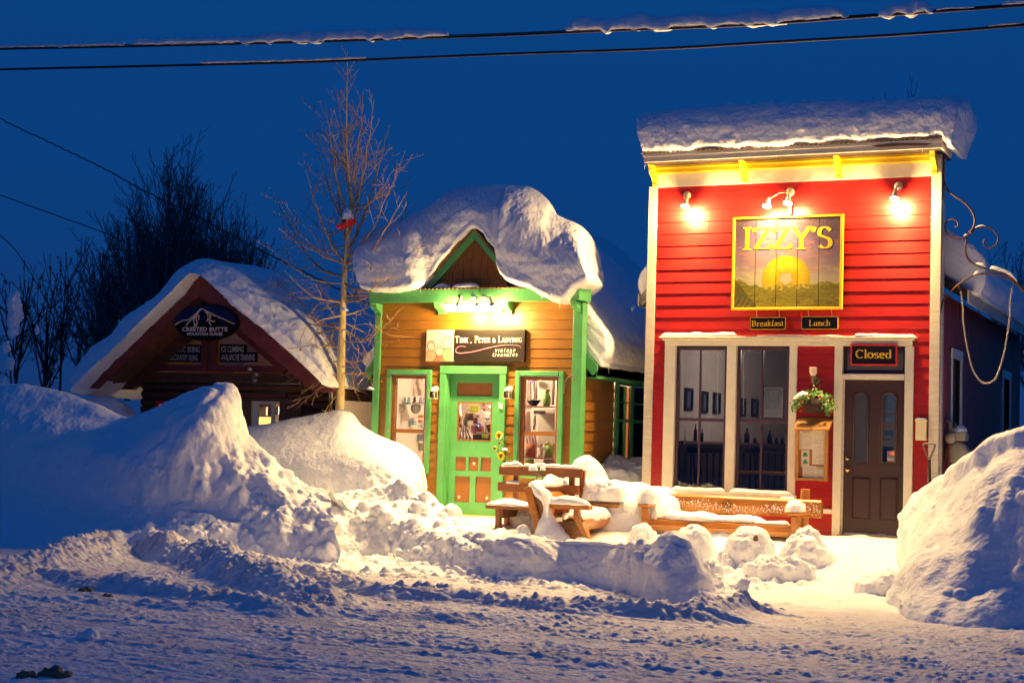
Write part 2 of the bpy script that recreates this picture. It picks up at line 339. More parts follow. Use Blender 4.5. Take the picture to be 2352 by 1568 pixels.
def ringloft(stations, ns, nr, disp=None):
    """stations: rings (same direction), closed tube tapered at both ends"""
    A = []
    for r in stations:
        r = np.array(r, float); rc = np.concatenate([r, r[:1]]); ext = np.concatenate([r[-1:], rc, r[1:2]])
        m = len(r); t = np.linspace(0, m, nr, endpoint=False); i = np.floor(t).astype(int); f = (t-i)[:, None]
        p0, p1, p2, p3 = ext[i], ext[i+1], ext[i+2], ext[i+3] if len(ext) > i.max()+3 else ext[np.minimum(i+3, len(ext)-1)]
        A.append(.5*((2*p1)+(-p0+p2)*f+(2*p0-5*p1+4*p2-p3)*f*f+(-p0+3*p1-3*p2+p3)*f**3))
    V = cr1(np.stack(A), ns)
    def cap(R, Q):
        c = R.mean(0); o = R-Q; out = []
        for q, w in ((.02, .30), (.45, .27), (.75, .20), (.92, .10)): out.append(c+(R-c)*q+(o.mean(0)/(np.linalg.norm(o.mean(0))+1e-9))*w*.16*np.linalg.norm(R-c, axis=1).mean()*2.2/2.2)
        return out
    V = np.concatenate([np.stack(cap(V[0], V[3])), V, np.stack(cap(V[-1], V[-4]))[::-1]])
    if disp is not None:
        N = normals(V, True); c = V.mean(1, keepdims=True); sgn = np.sign(((V-c)*N).sum(-1).mean()); V = V+N*sgn*disp(V)[..., None]
    return V
def ring_ob(name, st, ns, nr, disp, m='snow', parent=None, label=None, cat=None, group=None):
    o = link(name, grid_mesh(name, ringloft(st, ns, nr, disp), True), m, parent, True)
    if parent is None: recentre(o)
    return tag(o, label, cat, group)
def snow_strip(name, path, hw, h, parent=None, label=None, cat=None, group=None, seed=0, up=(0, 0, 1), amp=.25, n=None, rough=.25, m='snow_fine', sag=.0):
    """a ridge of snow lying along a rail, sill or cable"""
    Pp = np.array([[float(c) for c in p] for p in path]); L = np.linalg.norm(np.diff(Pp, axis=0), axis=1).sum(); n = n or int(min(260, max(14, L/.03)))
    Q = arc_resample(Pp, n) if len(Pp) > 2 else np.linspace(Pp[0], Pp[1], n)
    t = np.linspace(0, 1, n); env = np.clip(np.minimum(t, 1-t)*L/(h*1.4), 0, 1)**.5
    hh = h*(1+rough*2*n2(t*L/.22, t*0+seed, seed)+rough*n2(t*L/.07, t*0, seed+2)); hh = np.maximum(hh, h*.25)*env+.002
    ww = hw*(1+amp*n2(t*L/.17, t*0+3, seed+5))*(.35+.65*env)
    d = np.gradient(Q, axis=0); d /= np.linalg.norm(d, axis=1, keepdims=True)+1e-9; u = np.array(up, float); sd = np.cross(d, u); sd /= np.linalg.norm(sd, axis=1, keepdims=True)+1e-9
    prof = [(-.9, -.02), (-1.05, .25), (-.9, .62), (-.55, .92), (0, 1.03), (.55, .92), (.9, .62), (1.05, .25), (.9, -.02), (0, -.06)]
    V = np.stack([Q+sd*(a*ww)[:, None]+u*(b*hh)[:, None]-u*(sag*h*np.maximum(0, n2(t*L/.12, t*0, seed+9))*(abs(a) > .8))[:, None] for a, b in prof], 1)
    V = V + (h*.10)*np.stack([n3(V, 18, seed), n3(V, 18, seed+1), n3(V, 18, seed+2)], -1)
    V = np.concatenate([V[:1].mean(1, keepdims=True)+0*V[:1], V, V[-1:].mean(1, keepdims=True)+0*V[-1:]])
    o = link(name, grid_mesh(name, V, True), m, parent, True)
    if parent is None: recentre(o)
    return tag(o, label, cat, group)

# ------------------------------------------------------------------ lettering
def arc(cx, cy, rx, ry, a0, a1, n=12): return [(cx+rx*math.cos(math.radians(a0+(a1-a0)*i/n)), cy+ry*math.sin(math.radians(a0+(a1-a0)*i/n))) for i in range(n+1)]
X_ = .66
def bowl(cx, cy, r, ry=None): return arc(cx, cy, r, ry or r, 90, 450, 20)
GL = {  # glyph: (advance, strokes, serifs[(x,y,halfwidth)])
 'I': (.42, [[(.2, 0), (.2, 1)]], [(.2, 0, .17), (.2, 1, .17)]),
 'Z': (.74, [[(.04, .97), (.66, .97)], [(.62, .98), (.08, .02)], [(.04, .03), (.68, .03)], [(.05, .97), (.04, .80)], [(.68, .03), (.71, .22)]], []),
 'Y': (.72, [[(.06, .98), (.36, .48)], [(.66, .98), (.36, .48)], [(.36, .5), (.36, 0)]], [(.36, 0, .17), (.07, 1, .11), (.65, 1, .11)]),
 "'": (.2, [[(.12, 1), (.06, .78)]], []),
 ',': (.25, [[(.12, .08), (.06, -.14)]], []),
 'S': (.6, [[(.5, .82)]+arc(.28, .74, .21, .24, 35, 215, 12)+[(.3, .52)]+arc(.29, .26, .22, .24, 60, -150, 14)], []),
 'B': (.68, [[(.14, 0), (.14, 1)], [(.14, .98), (.32, .98)]+arc(.34, .75, .19, .23, 90, -90, 10)+[(.14, .52)], [(.14, .52), (.34, .52)]+arc(.36, .27, .22, .25, 90, -90, 10)+[(.14, .02)]], [(.12, 0, .13), (.12, 1, .13)]),
 'L': (.6, [[(.16, 0), (.16, 1)], [(.16, .03), (.54, .03)], [(.54, .03), (.57, .2)]], [(.16, 0, .14), (.16, 1, .14)]),
 'C': (.7, [[(.60, .80)]+arc(.38, .5, .32, .49, 50, 310, 22)], []),
 'T': (.66, [[(.31, 0), (.31, 1)], [(.03, .97), (.59, .97)], [(.03, .97), (.02, .82)], [(.59, .97), (.60, .82)]], [(.31, 0, .15)]),
 'P': (.6, [[(.16, 0), (.16, 1)], [(.16, .98), (.32, .98)]+arc(.34, .72, .2, .26, 90, -90, 10)+[(.16, .46)]], [(.15, 0, .14), (.14, 1, .13)]),
 'N': (.76, [[(.14, 0), (.14, 1)], [(.14, 1), (.62, 0)], [(.62, 0), (.62, 1)]], [(.14, 0, .12), (.1, 1, .1), (.62, 1, .12)]),
 'K': (.7, [[(.16, 0), (.16, 1)], [(.58, 1), (.2, .48)], [(.28, .56), (.62, 0)]], [(.16, 0, .13), (.16, 1, .13), (.6, 1, .1), (.62, 0, .1)]),
 'E': (.62, [[(.16, 0), (.16, 1)], [(.16, .97), (.52, .97)], [(.16, .52), (.42, .52)], [(.16, .03), (.54, .03)], [(.52, .97), (.52, .82)], [(.54, .03), (.56, .2)]], [(.15, 0, .13), (.15, 1, .13)]),
 'R': (.68, [[(.16, 0), (.16, 1)], [(.16, .98), (.32, .98)]+arc(.34, .75, .19, .23, 90, -90, 10)+[(.16, .52)], [(.34, .5), (.62, 0)]], [(.16, 0, .13), (.14, 1, .13), (.63, 0, .08)]),
 'A': (.74, [[(.1, 0), (.36, 1)], [(.36, 1), (.62, 0)], [(.2, .36), (.52, .36)]], [(.1, 0, .1), (.63, 0, .12)]),
 'D': (.76, [[(.16, 0), (.16, 1)], [(.16, .98), (.3, .98)]+arc(.32, .5, .34, .48, 90, -90, 16)+[(.16, .02)]], [(.14, 0, .13), (.14, 1, .13)]),
 'U': (.74, [[(.14, 1), (.14, .34)]+arc(.36, .3, .22, .29, 180, 360, 12)+[(.58, 1)]], [(.14, 1, .12), (.58, 1, .12)]),
 'G': (.76, [[(.6, .82)]+arc(.38, .5, .32, .49, 50, 320, 22), [(.62, .42), (.62, .1)]], [(.6, .44, .12)]),
 '&': (.74, [[(.66, .48), (.5, .2)]+arc(.28, .24, .2, .23, -10, -240, 12)+[(.38, .62)]+arc(.3, .8, .13, .17, 0, 200, 10)+[(.62, 0)]], []),
 'r': (.42, [[(.13, 0), (.13, X_)], [(.13, .44)]+arc(.28, .5, .13, .15, 150, 50, 6)], [(.13, 0, .11), (.09, X_, .07)]),
 'e': (.5, [[(.08, .36), (.42, .38)]+arc(.25, .33, .18, .33, 10, 320, 18)], []),
 'a': (.5, [[(.1, .54)]+arc(.24, .48, .14, .18, 130, 0, 8)+[(.38, .08), (.44, .02)], [(.38, .38), (.2, .34)]+arc(.19, .17, .12, .16, 90, 290, 10)+[(.38, .14)]], []),
 'k': (.54, [[(.13, 0), (.13, 1.04)], [(.42, X_), (.16, .32)], [(.22, .38), (.46, 0)]], [(.13, 0, .11), (.09, 1.04, .07), (.42, X_, .09), (.47, 0, .07)]),
 'f': (.36, [[(.15, 0), (.15, .84)]+arc(.27, .88, .12, .15, 180, 50, 8), [(.02, X_-.02), (.3, X_-.02)]], [(.15, 0, .11)]),
 's': (.42, [[(.34, .54)]+arc(.2, .49, .13, .16, 40, 220, 10)+[(.22, .34)]+arc(.2, .17, .15, .16, 60, -150, 12)], []),
 't': (.36, [[(.14, .86), (.14, .14)]+arc(.24, .13, .1, .12, 180, 300, 6), [(.02, X_-.02), (.3, X_-.02)]], []),
 'u': (.56, [[(.12, X_), (.12, .18)]+arc(.25, .17, .13, .16, 180, 340, 8)+[(.42, .16)], [(.42, X_), (.42, 0), (.48, 0)]], [(.08, X_, .06), (.38, X_, .06)]),
 'n': (.56, [[(.12, 0), (.12, X_)], [(.12, .44)]+arc(.28, .48, .14, .17, 150, 0, 8)+[(.42, 0)]], [(.12, 0, .1), (.08, X_, .06), (.42, 0, .1)]),
 'c': (.46, [[(.4, .54)]+arc(.25, .33, .18, .33, 50, 315, 18)], []),
 'h': (.56, [[(.12, 0), (.12, 1.04)], [(.12, .44)]+arc(.28, .48, .14, .17, 150, 0, 8)+[(.42, 0)]], [(.12, 0, .1), (.08, 1.04, .06), (.42, 0, .1)]),
 'l': (.28, [[(.13, 0), (.13, 1.04)]], [(.13, 0, .11), (.09, 1.04, .07)]),
 'o': (.54, [bowl(.26, .33, .2, .33)], []),
 'd': (.56, [[(.42, 0), (.42, 1.04)], bowl(.24, .33, .17, .33)], [(.38, 1.04, .07), (.46, 0, .06)]),
 'v': (.52, [[(.06, X_), (.25, 0)], [(.44, X_), (.25, 0)]], [(.06, X_, .08), (.44, X_, .08)]),
 'i': (.28, [[(.13, 0), (.13, X_)], [(.11, .88), (.15, .84)]], [(.13, 0, .1), (.09, X_, .06)]),
 'g': (.5, [bowl(.22, .44, .14, .2), [(.2, .24), (.12, .16), (.3, .08)]+arc(.24, -.08, .17, .15, 60, -210, 14)], []),
 ' ': (.34, [], []),
}
def serif_quads(text, thick=.13, thin=.045, shear=0, track=0.0, caps=None):
    q = []; x = 0
    for i, ch in enumerate(text):
        sc = 1
        if caps and ch.isalpha() and not (i == 0 or text[i-1] == ' '): sc = caps
        adv, st, sf = GL[ch]
        for s in st:
            s = [(x+a*sc, b*sc) for a, b in s]; L = []; Rr = []
            for j, p in enumerate(s):
                a = s[max(j-1, 0)]; b = s[min(j+1, len(s)-1)]; dx, dy = b[0]-a[0], b[1]-a[1]; l = math.hypot(dx, dy) or 1; dx /= l; dy /= l
                w = (thin+(thick-thin)*min(1, abs(dy)*1.12)**1.4)/2*(.5+.5*sc)
                L.append((p[0]-dy*w, p[1]+dx*w)); Rr.append((p[0]+dy*w, p[1]-dx*w))
            q.append((L, Rr))
        for (a, b, w) in sf: q.append(([(x+(a-w)*sc, b*sc+thin/2), (x+(a+w)*sc, b*sc+thin/2)], [(x+(a-w)*sc, b*sc-thin/2), (x+(a+w)*sc, b*sc-thin/2)]))
        x += (adv+track)*sc
    if shear: q = [([(a+shear*b, b) for a, b in L], [(a+shear*b, b) for a, b in Rr]) for L, Rr in q]
    return q, x-track
def serif_text(name, text, corners, Y, m, parent, **k):
    """corners: baseline-left, baseline-right, cap height at left, at right as (X,Z)"""
    q, wd = serif_quads(text, **k); (bl, br, hl, hr) = corners; mb = MB()
    def mp(p): t = p[0]/wd; return (bl[0]+(br[0]-bl[0])*t, bl[1]+(br[1]-bl[1])*t+(hl+(hr-hl)*t)*p[1])
    for n, (L, Rr) in enumerate(q):
        y = Y-.00025*(n % 7); vs = [(*mp(p), 0) for p in L+Rr]; vs = [(v[0], y, v[1]) for v in vs]; k_ = len(L)
        mb.add(vs, [(i, i+k_, i+k_+1, i+1) for i in range(k_-1)])
    return mb.ob(name, m, parent)
def sans(name, text, X0, X1, Z0, Z1, Y, m, parent, rot=0, pl='y', shear=0, bold=0.0):
    c = bpy.data.curves.new('t', 'FONT'); c.body = text; c.resolution_u = 2; c.shear = shear; c.offset = bold; o = bpy.data.objects.new('t', c); COL.objects.link(o)
    dg = bpy.context.evaluated_depsgraph_get(); me = bpy.data.meshes.new_from_object(o.evaluated_get(dg)); bpy.data.objects.remove(o); 
    n = len(me.vertices); a = np.empty(n*3, np.float32); me.vertices.foreach_get('co', a); a = a.reshape(-1, 3)
    mn = a.min(0); mx = a.max(0); u = (a[:, 0]-mn[0])/(mx[0]-mn[0]+1e-6); v = (a[:, 1]-mn[1])/(mx[1]-mn[1]+1e-6)
    x = X0+(X1-X0)*u; z = Z0+(Z1-Z0)*v
    if rot: cx, cz = (X0+X1)/2, (Z0+Z1)/2; x, z = cx+(x-cx)*math.cos(rot)-(z-cz)*math.sin(rot), cz+(x-cx)*math.sin(rot)+(z-cz)*math.cos(rot)
    me.vertices.foreach_set('co', np.stack([x, np.full(n, Y), z], 1).astype(np.float32).ravel()); me.update(); me.materials.clear()
    return link(name, me, m, parent)
def picture(name, X0, X1, Z0, Z1, Y, fn, nx, nz, m, parent, uv=None):
    """flat print: a fine grid whose vertex colours are the print; fn(u,v)->rgb, u right, v up"""
    u, v = np.meshgrid(np.linspace(0, 1, nx), np.linspace(0, 1, nz), indexing='ij')
    V = np.stack([X0+(X1-X0)*u, np.full_like(u, Y), Z0+(Z1-Z0)*v], -1); me = grid_mesh(name, V)
    U, Vv = (u, v) if uv is None else (uv[0]+(uv[1]-uv[0])*u, v)
    c = np.clip(np.array(fn(U, Vv)), 0, 1); c = np.moveaxis(c, 0, -1).reshape(-1, 3); at = me.color_attributes.new('Col', 'FLOAT_COLOR', 'POINT')
    at.data.foreach_set('color', np.concatenate([c, np.ones((len(c), 1))], 1).astype(np.float32).ravel())
    return link(name, me, m, parent)
def blend(base, mask, col): return [b*(1-mask)+c*mask for b, c in zip(base, col)]

# =================================================================== GROUND
def zbase(x, y):
    z = .44*sm(-3.2, -.8, y)
    z = z + (1.05-.44*sm(-3.2, -.8, y))*sm(-2.6, -1.2, y)*sm(-11.6, -13.0, x)        # deep yard snow before the cabin
    z = z + .9*sm(-.4, 1.2, y)*sm(-8.3, -8.0, x)*(1-sm(-7.45, -7.3, x))               # between the shops
    z = z + 1.0*sm(-1.2, 1.5, y)*sm(-3.35, -2.2, x)
    return z
def gz(px, py, z): return G(px, py, z)[:2]
def ridge(x, y, pts, h, wf, wb):
    out = np.zeros_like(x); pts = np.array(pts)
    hs = h if isinstance(h, list) else [h]*len(pts)
    for i in range(len(pts)-1):
        a, b = pts[i], pts[i+1]; d = b-a; L2 = d@d; t = np.clip(((x-a[0])*d[0]+(y-a[1])*d[1])/L2, 0, 1)
        dx = x-(a[0]+t*d[0]); dy = y-(a[1]+t*d[1]); r = np.hypot(dx, dy); w = np.where(dy < 0, wf, wb)
        hh = hs[i]+(hs[i+1]-hs[i])*t
        out = np.maximum(out, hh*np.exp(-(r/w)**2*1.4)*(1+0*x))
    return out
xs = np.concatenate([np.arange(-27, -19, .12), np.arange(-19, -13, .04), np.arange(-13, 1.2, .0165), np.arange(1.2, 9, .1)]); ys = np.concatenate([np.arange(-13.6, -4.9, .0175), np.arange(-4.9, .2, .026), np.arange(.2, 3.4, .1)])
GX, GY = np.meshgrid(xs, ys, indexing='ij')
wx = GX+.25*n2(GX*.8, GY*.8, 3); wy = GY+.12*n2(GX*.5, GY*1.1, 4)
roadm = 1-sm(-5.6, -4.4, GY+.25*n2(GX*.5, GY*.5, 8)+.10*(GX+8))
Hh = zbase(GX, GY)
R1 = [gz(px, py, .22) for px, py in ((-160, 1300), (0, 1283), (115, 1260), (230, 1232), (330, 1230), (420, 1248), (520, 1268), (600, 1294), (680, 1328), (730, 1350))]
R2 = [gz(px, py, .1) for px, py in ((560, 1278), (690, 1305), (780, 1330), (900, 1350), (1056, 1358), (1200, 1372), (1450, 1388), (1600, 1396), (1690, 1380))]
R3 = [gz(px, py, .08) for px, py in ((-160, 1320), (0, 1306), (130, 1316), (330, 1338), (470, 1362), (640, 1392))]
R4 = [gz(px, py, .04) for px, py in ((-100, 1365), (200, 1372), (500, 1392), (900, 1408), (1300, 1418))]
rough = sm(-.5, .5, n2(GX*1.3, GY*1.3, 21))
r1 = ridge(GX, wy, R1, [.12, .16, .2, .26, .26, .24, .26, .24, .2, .08], .34, .5); r2 = ridge(GX, wy, R2, .12, .24, .42); r3 = ridge(GX, wy, R3, .10, .22, .3); r4 = ridge(GX, wy, R4, .045, .18, .3)
rr = np.maximum.reduce([r1, r2, r3, r4])
Hh += rr*(1+.22*fbm2(GX, GY, 2.2, 3, 5))
cl1 = clods2(GX, GY, .16, .6, 3); cl2 = clods2(GX+.05, GY, .085, .6, 9); cl3 = clods2(GX, GY+.03, .24, .35, 14)
Hh += np.clip(rr/.12, 0, 1)*(cl1*.45+cl2*.75+.7*clods2(GX, GY, .05, .6, 33)+cl3*.3)
vg = (1-roadm)*sm(-1.0, -2.4, GY)*sm(-3.0, -5.6, GX)
Hh += vg*(.04*fbm2(GX, GY, 1.5, 4, 7)+(cl1*.7+cl2*.6)*rough)
Hh += (1-roadm)*(.012*fbm2(GX, GY, 3.2, 4, 31)+.5*cl2*sm(.25, .7, n2(GX*1.7, GY*1.7, 17)))
# road: packed snow with ruts along the street, tread ridges and scattered crumbs
sx = GX*.38+.0*GY; sv = GY+.10*GX
rut = .5*n2(sx*.9, sv*1.5, 41)+.5*n2(sx*1.8, sv*4.2, 42)+.35*n2(sx*3.5, sv*10, 43)+.14*n2(sx*9, sv*26, 44)
Hh += roadm*(.004*n2(GX*.7, sv*16, 47)+.0025*n2(GX*1.3, sv*38, 48)+.007*rut+.006*fbm2(GX*.6, GY*1.3, 7, 4, 45, .7)+.0035*n2(GX*22, GY*40, 46))
cr_ = sm(-.15, .45, n2(GX*.55, GY*1.6, 51)+.4*n2(GX*2.2, GY*4, 52))
Hh += roadm*(cr_*(.2*clods2(GX, GY, .10, .5, 61)+.55*clods2(GX, GY, .055, .6, 62))+.45*sm(.3, .8, n2(GX*.7, GY*1.5, 53))*clods2(GX, GY, .19, .4, 63)+.35*clods2(GX, GY, .06, .25, 64))
for (ta, tb, off) in ((-8.3, -8.55, 0), (-9.9, -10.1, 2), (-6.6, -7.2, 5), (-11.3, -11.2, 7)):
    c = ta+(tb-ta)*(GX+14)/14+.06*n2(GX*.3, GX*0+off, 70); d = np.abs(GY-c)
    Hh += roadm*(-.008*sm(.15, .10, d)+.007*sm(.05, 0, np.abs(d-.17))*(1+.8*n2(GX*7, GY*7, 71)) + .007*np.sin(GX*42+d*30)*sm(.14, .1, d)*sm(-.2, .3, n2(GX*.8, GY, 73)))
rub = np.exp(-((GX+5.75)/.55)**2-((GY+2.9)/.8)**2)+.7*np.exp(-((GX+7.6)/1.6)**2-((GY+2.6)/.5)**2); Hh += np.clip(rub, 0, 1)*(.07+.9*cl1+.8*cl2+.6*cl3+.03*fbm2(GX, GY, 4, 3, 88))
# foot-trodden way to the red shop's door
Hh += sm(.9, 0, np.abs(GX+4.25+.12*(GY+1)))*sm(-5, -3.5, GY)*.02*fbm2(GX, GY, 5, 4, 81)
V = np.stack([GX, GY, Hh], -1); k0 = int(np.searchsorted(ys, -4.9))
tag(link('road', grid_mesh('road', V[:, :k0+1]), 'road_snow', None, True), 'snow-packed street with tyre ruts and crumbs of ice', None, None, 'structure')
tag(link('snowy_ground', grid_mesh('snowy_ground', V[:, k0:]), 'snow', None, True), 'trodden snow between the street and the shops', None, None, 'structure')
fx = np.linspace(-260, 160, 90); fy = np.concatenate([np.linspace(-60, -13.7, 6), np.linspace(-13.5, 3.3, 8), np.linspace(3.3, 300, 60)]); FX, FY = np.meshgrid(fx, fy, indexing='ij')
FZ = -.25+.0*FX+.9*sm(1, 6, FY)*(1+.25*fbm2(FX, FY, .12, 3, 90))
tag(link('far_ground', grid_mesh('far_ground', np.stack([FX, FY, FZ], -1)), 'snow', None, True), 'snow field reaching away behind the buildings', None, None, 'structure')

# =================================================================== SNOW BANKS
def rowp(lst): return [P(*p) for p in lst]
def rowg(lst): return [G(*p) for p in lst]
bank = [
 [(-19.5, -1.6, 1.1), (-17, -1.6, 1.1), (-15, -1.6, 1.1), (-13.6, -1.9, 1.05), (-12.4, -2.2, .9), (-11.6, -2.4, .5), (-10.9, -2.4, .35), (-10.3, -2.3, .3)],
 rowp([(-260, 880, -2.5), (-120, 880, -2.5), (0, 885, -2.5), (70, 889, -2.5), (140, 903, -2.5), (210, 930, -2.6), (262, 950, -2.7), (310, 958, -2.8), (360, 940, -2.9), (420, 916, -2.9), (480, 898, -2.9), (520, 892, -2.9), (545, 903, -2.85), (550, 950, -2.8), (562, 1000, -2.8), (610, 1040, -2.8), (655, 1090, -2.8), (690, 1122, -2.8), (760, 1140, -2.8)]),
 rowp([(-260, 925, -3.0), (-120, 925, -3.0), (0, 925, -3.1), (100, 940, -3.1), (200, 965, -3.15), (280, 990, -3.3), (350, 975, -3.45), (420, 950, -3.5), (480, 930, -3.45), (515, 925, -3.3), (540, 950, -3.15), (545, 985, -3.1), (562, 1030, -3.15), (610, 1070, -3.2), (650, 1112, -3.25), (690, 1140, -3.3), (760, 1155, -3.3)]),
 rowp([(-260, 1010, -3.5), (-120, 1010, -3.5), (0, 1005, -3.6), (120, 1010, -3.6), (250, 1040, -3.75), (350, 1045, -3.9), (420, 1025, -3.95), (480, 1010, -3.7), (520, 1030, -3.45), (545, 1060, -3.45), (580, 1090, -3.5), (640, 1130, -3.6), (690, 1160, -3.6), (760, 1172, -3.6)]),
 rowp([(-260, 1120, -3.9), (-120, 1120, -3.9), (0, 1110, -3.95), (120, 1105, -3.9), (250, 1110, -3.95), (350, 1110, -4.0), (430, 1105, -3.95), (490, 1105, -3.8), (540, 1115, -3.7), (590, 1135, -3.65), (650, 1162, -3.7), (700, 1180, -3.7), (770, 1195, -3.7)]),
 rowp([(-260, 1200, -4.3), (-120, 1195, -4.3), (0, 1190, -4.35), (150, 1180, -4.2), (300, 1180, -4.1), (430, 1168, -4.0), (520, 1170, -3.9), (600, 1178, -3.9), (700, 1215, -3.9), (770, 1222, -3.9)]),
 rowp([(-260, 1290, -4.9), (-120, 1280, -4.9), (0, 1268, -4.9), (150, 1258, -4.8), (300, 1246, -4.6), (430, 1228, -4.5), (520, 1238, -4.3), (600, 1256, -4.2), (700, 1265, -4.1), (780, 1272, -4.0)]),
 [p-np.array([0, .15, .45]) for p in rowp([(-260, 1290, -4.9), (-120, 1280, -4.9), (0, 1268, -4.9), (150, 1258, -4.8), (300, 1246, -4.6), (430, 1228, -4.5), (520, 1238, -4.3), (600, 1256, -4.2), (700, 1265, -4.1), (780, 1272, -4.0)])],
]
def d_bank(V):
    right = sm(-13.6, -12.2, V[..., 0]); low = sm(1.5, .9, V[..., 2])
    d = .035*fbm3(V, 1.6, 3, 1)+.006*fbm3(V, 9, 3, 7)+.004*fbm3(V, 20, 2, 2)
    d = d+right*(.035*fbm3(V*np.array([1.6, 1.6, .7]), 2.8, 4, 3)+.045*sm(0, .6, np.abs(n3(V*np.array([1.5, 1.5, .6]), 3.1, 4)))+low*.55*clods3(V, .22, .5, 4)+low*.5*clods3(V, .11, .5, 5))
    return d+(1-right)*sm(1.7, 1.3, V[..., 2])*.02*n3(V*np.array([1, 1, 3]), 1.8, 8)
snow_sheet('snow_bank', bank, 520, 250, d_bank, 'tall ploughed snow bank left of the tree, its crest curling up before the dark cabin')
V = None
bf = [(640, 1268, -3.9), (740, 1264, -3.2), (830, 1274, -2.9), (900, 1282, -3.0), (1000, 1304, -3.6), (1090, 1322, -4.4), (1180, 1336, -4.75), (1290, 1336, -4.4), (1390, 1340, -4.52), (1450, 1362, -5.1), (1510, 1385, -5.85), (1565, 1388, -5.85), (1630, 1384, -5.6), (1715, 1388, -5.1)]
berm = [
 [(-11.9, -1.4, .3), (-10.8, -1.05, .35), (-10, -1.0, .35), (-9.4, -1.0, .35), (-8.9, -1.2, .38), (-8.3, -1.8, .3), (-7.7, -2.2, .25), (-7.1, -2.4, .2), (-6.3, -2.7, .15), (-5.6, -3.4, .1), (-4.9, -4.2, .0)],
 rowp([(640, 1140, -2.6), (700, 1128, -2.4), (760, 1136, -2.2), (830, 1128, -2.0), (880, 1118, -1.9), (920, 1107, -1.85), (960, 1122, -1.8), (1000, 1152, -1.75), (1045, 1188, -1.9), (1068, 1218, -2.5), (1120, 1238, -3.9), (1200, 1237, -4.2), (1290, 1245, -3.95), (1380, 1248, -4.1), (1450, 1252, -4.55), (1500, 1248, -4.95), (1545, 1231, -5.2), (1590, 1244, -5.25), (1618, 1290, -4.8), (1650, 1335, -4.5), (1710, 1352, -4.2)]),
 rowp([(640, 1165, -3.1), (700, 1150, -2.8), (760, 1150, -2.5), (850, 1148, -2.25), (930, 1150, -2.15), (990, 1180, -2.2), (1040, 1215, -2.5), (1075, 1240, -3.4), (1130, 1247, -4.38), (1210, 1246, -4.5), (1290, 1250, -4.17), (1380, 1253, -4.28), (1450, 1262, -4.8), (1510, 1260, -5.35), (1555, 1246, -5.58), (1600, 1268, -5.5), (1640, 1338, -4.9), (1710, 1358, -4.5)]),
 rowp([(640, 1200, -3.5), (720, 1185, -2.95), (820, 1185, -2.6), (920, 1195, -2.6), (1000, 1222, -3.0), (1060, 1250, -3.8), (1120, 1268, -4.48), (1210, 1272, -4.6), (1290, 1275, -4.26), (1380, 1276, -4.38), (1445, 1290, -4.92), (1510, 1300, -5.66), (1565, 1300, -5.7), (1615, 1322, -5.55), (1650, 1356, -5.1), (1712, 1368, -4.7)]),
 rowp([(640, 1235, -3.75), (740, 1230, -3.05), (830, 1235, -2.75), (900, 1242, -2.8), (1000, 1268, -3.4), (1090, 1298, -4.35), (1180, 1310, -4.69), (1290, 1306, -4.33), (1380, 1306, -4.45), (1445, 1326, -5.0), (1510, 1348, -5.76), (1565, 1350, -5.79), (1620, 1360, -5.5), (1712, 1378, -4.95)]),
 rowp(bf), [p-np.array([0, .08, .45]) for p in rowp(bf)],
]
def d_berm(V):
    return .05*fbm3(V, 1.9, 5, 12)+.03*np.abs(n3(V, 4.5, 19))+.009*fbm3(V, 10, 3, 18)+.004*fbm3(V, 20, 2, 13)+(1.0*clods3(V, .21, .55, 14)+.6*clods3(V, .10, .5, 15)+.5*clods3(V, .055, .5, 17))*sm(-.5, .2, n3(V, 1.3, 16))*(.75+.4*sm(-9.2, -9.9, V[..., 0])+.5*sm(-6.4, -6.0, V[..., 0]))
snow_sheet('snow_bank', berm, 560, 200, d_berm, 'low lumpy snow berm running along the kerb before the benches')
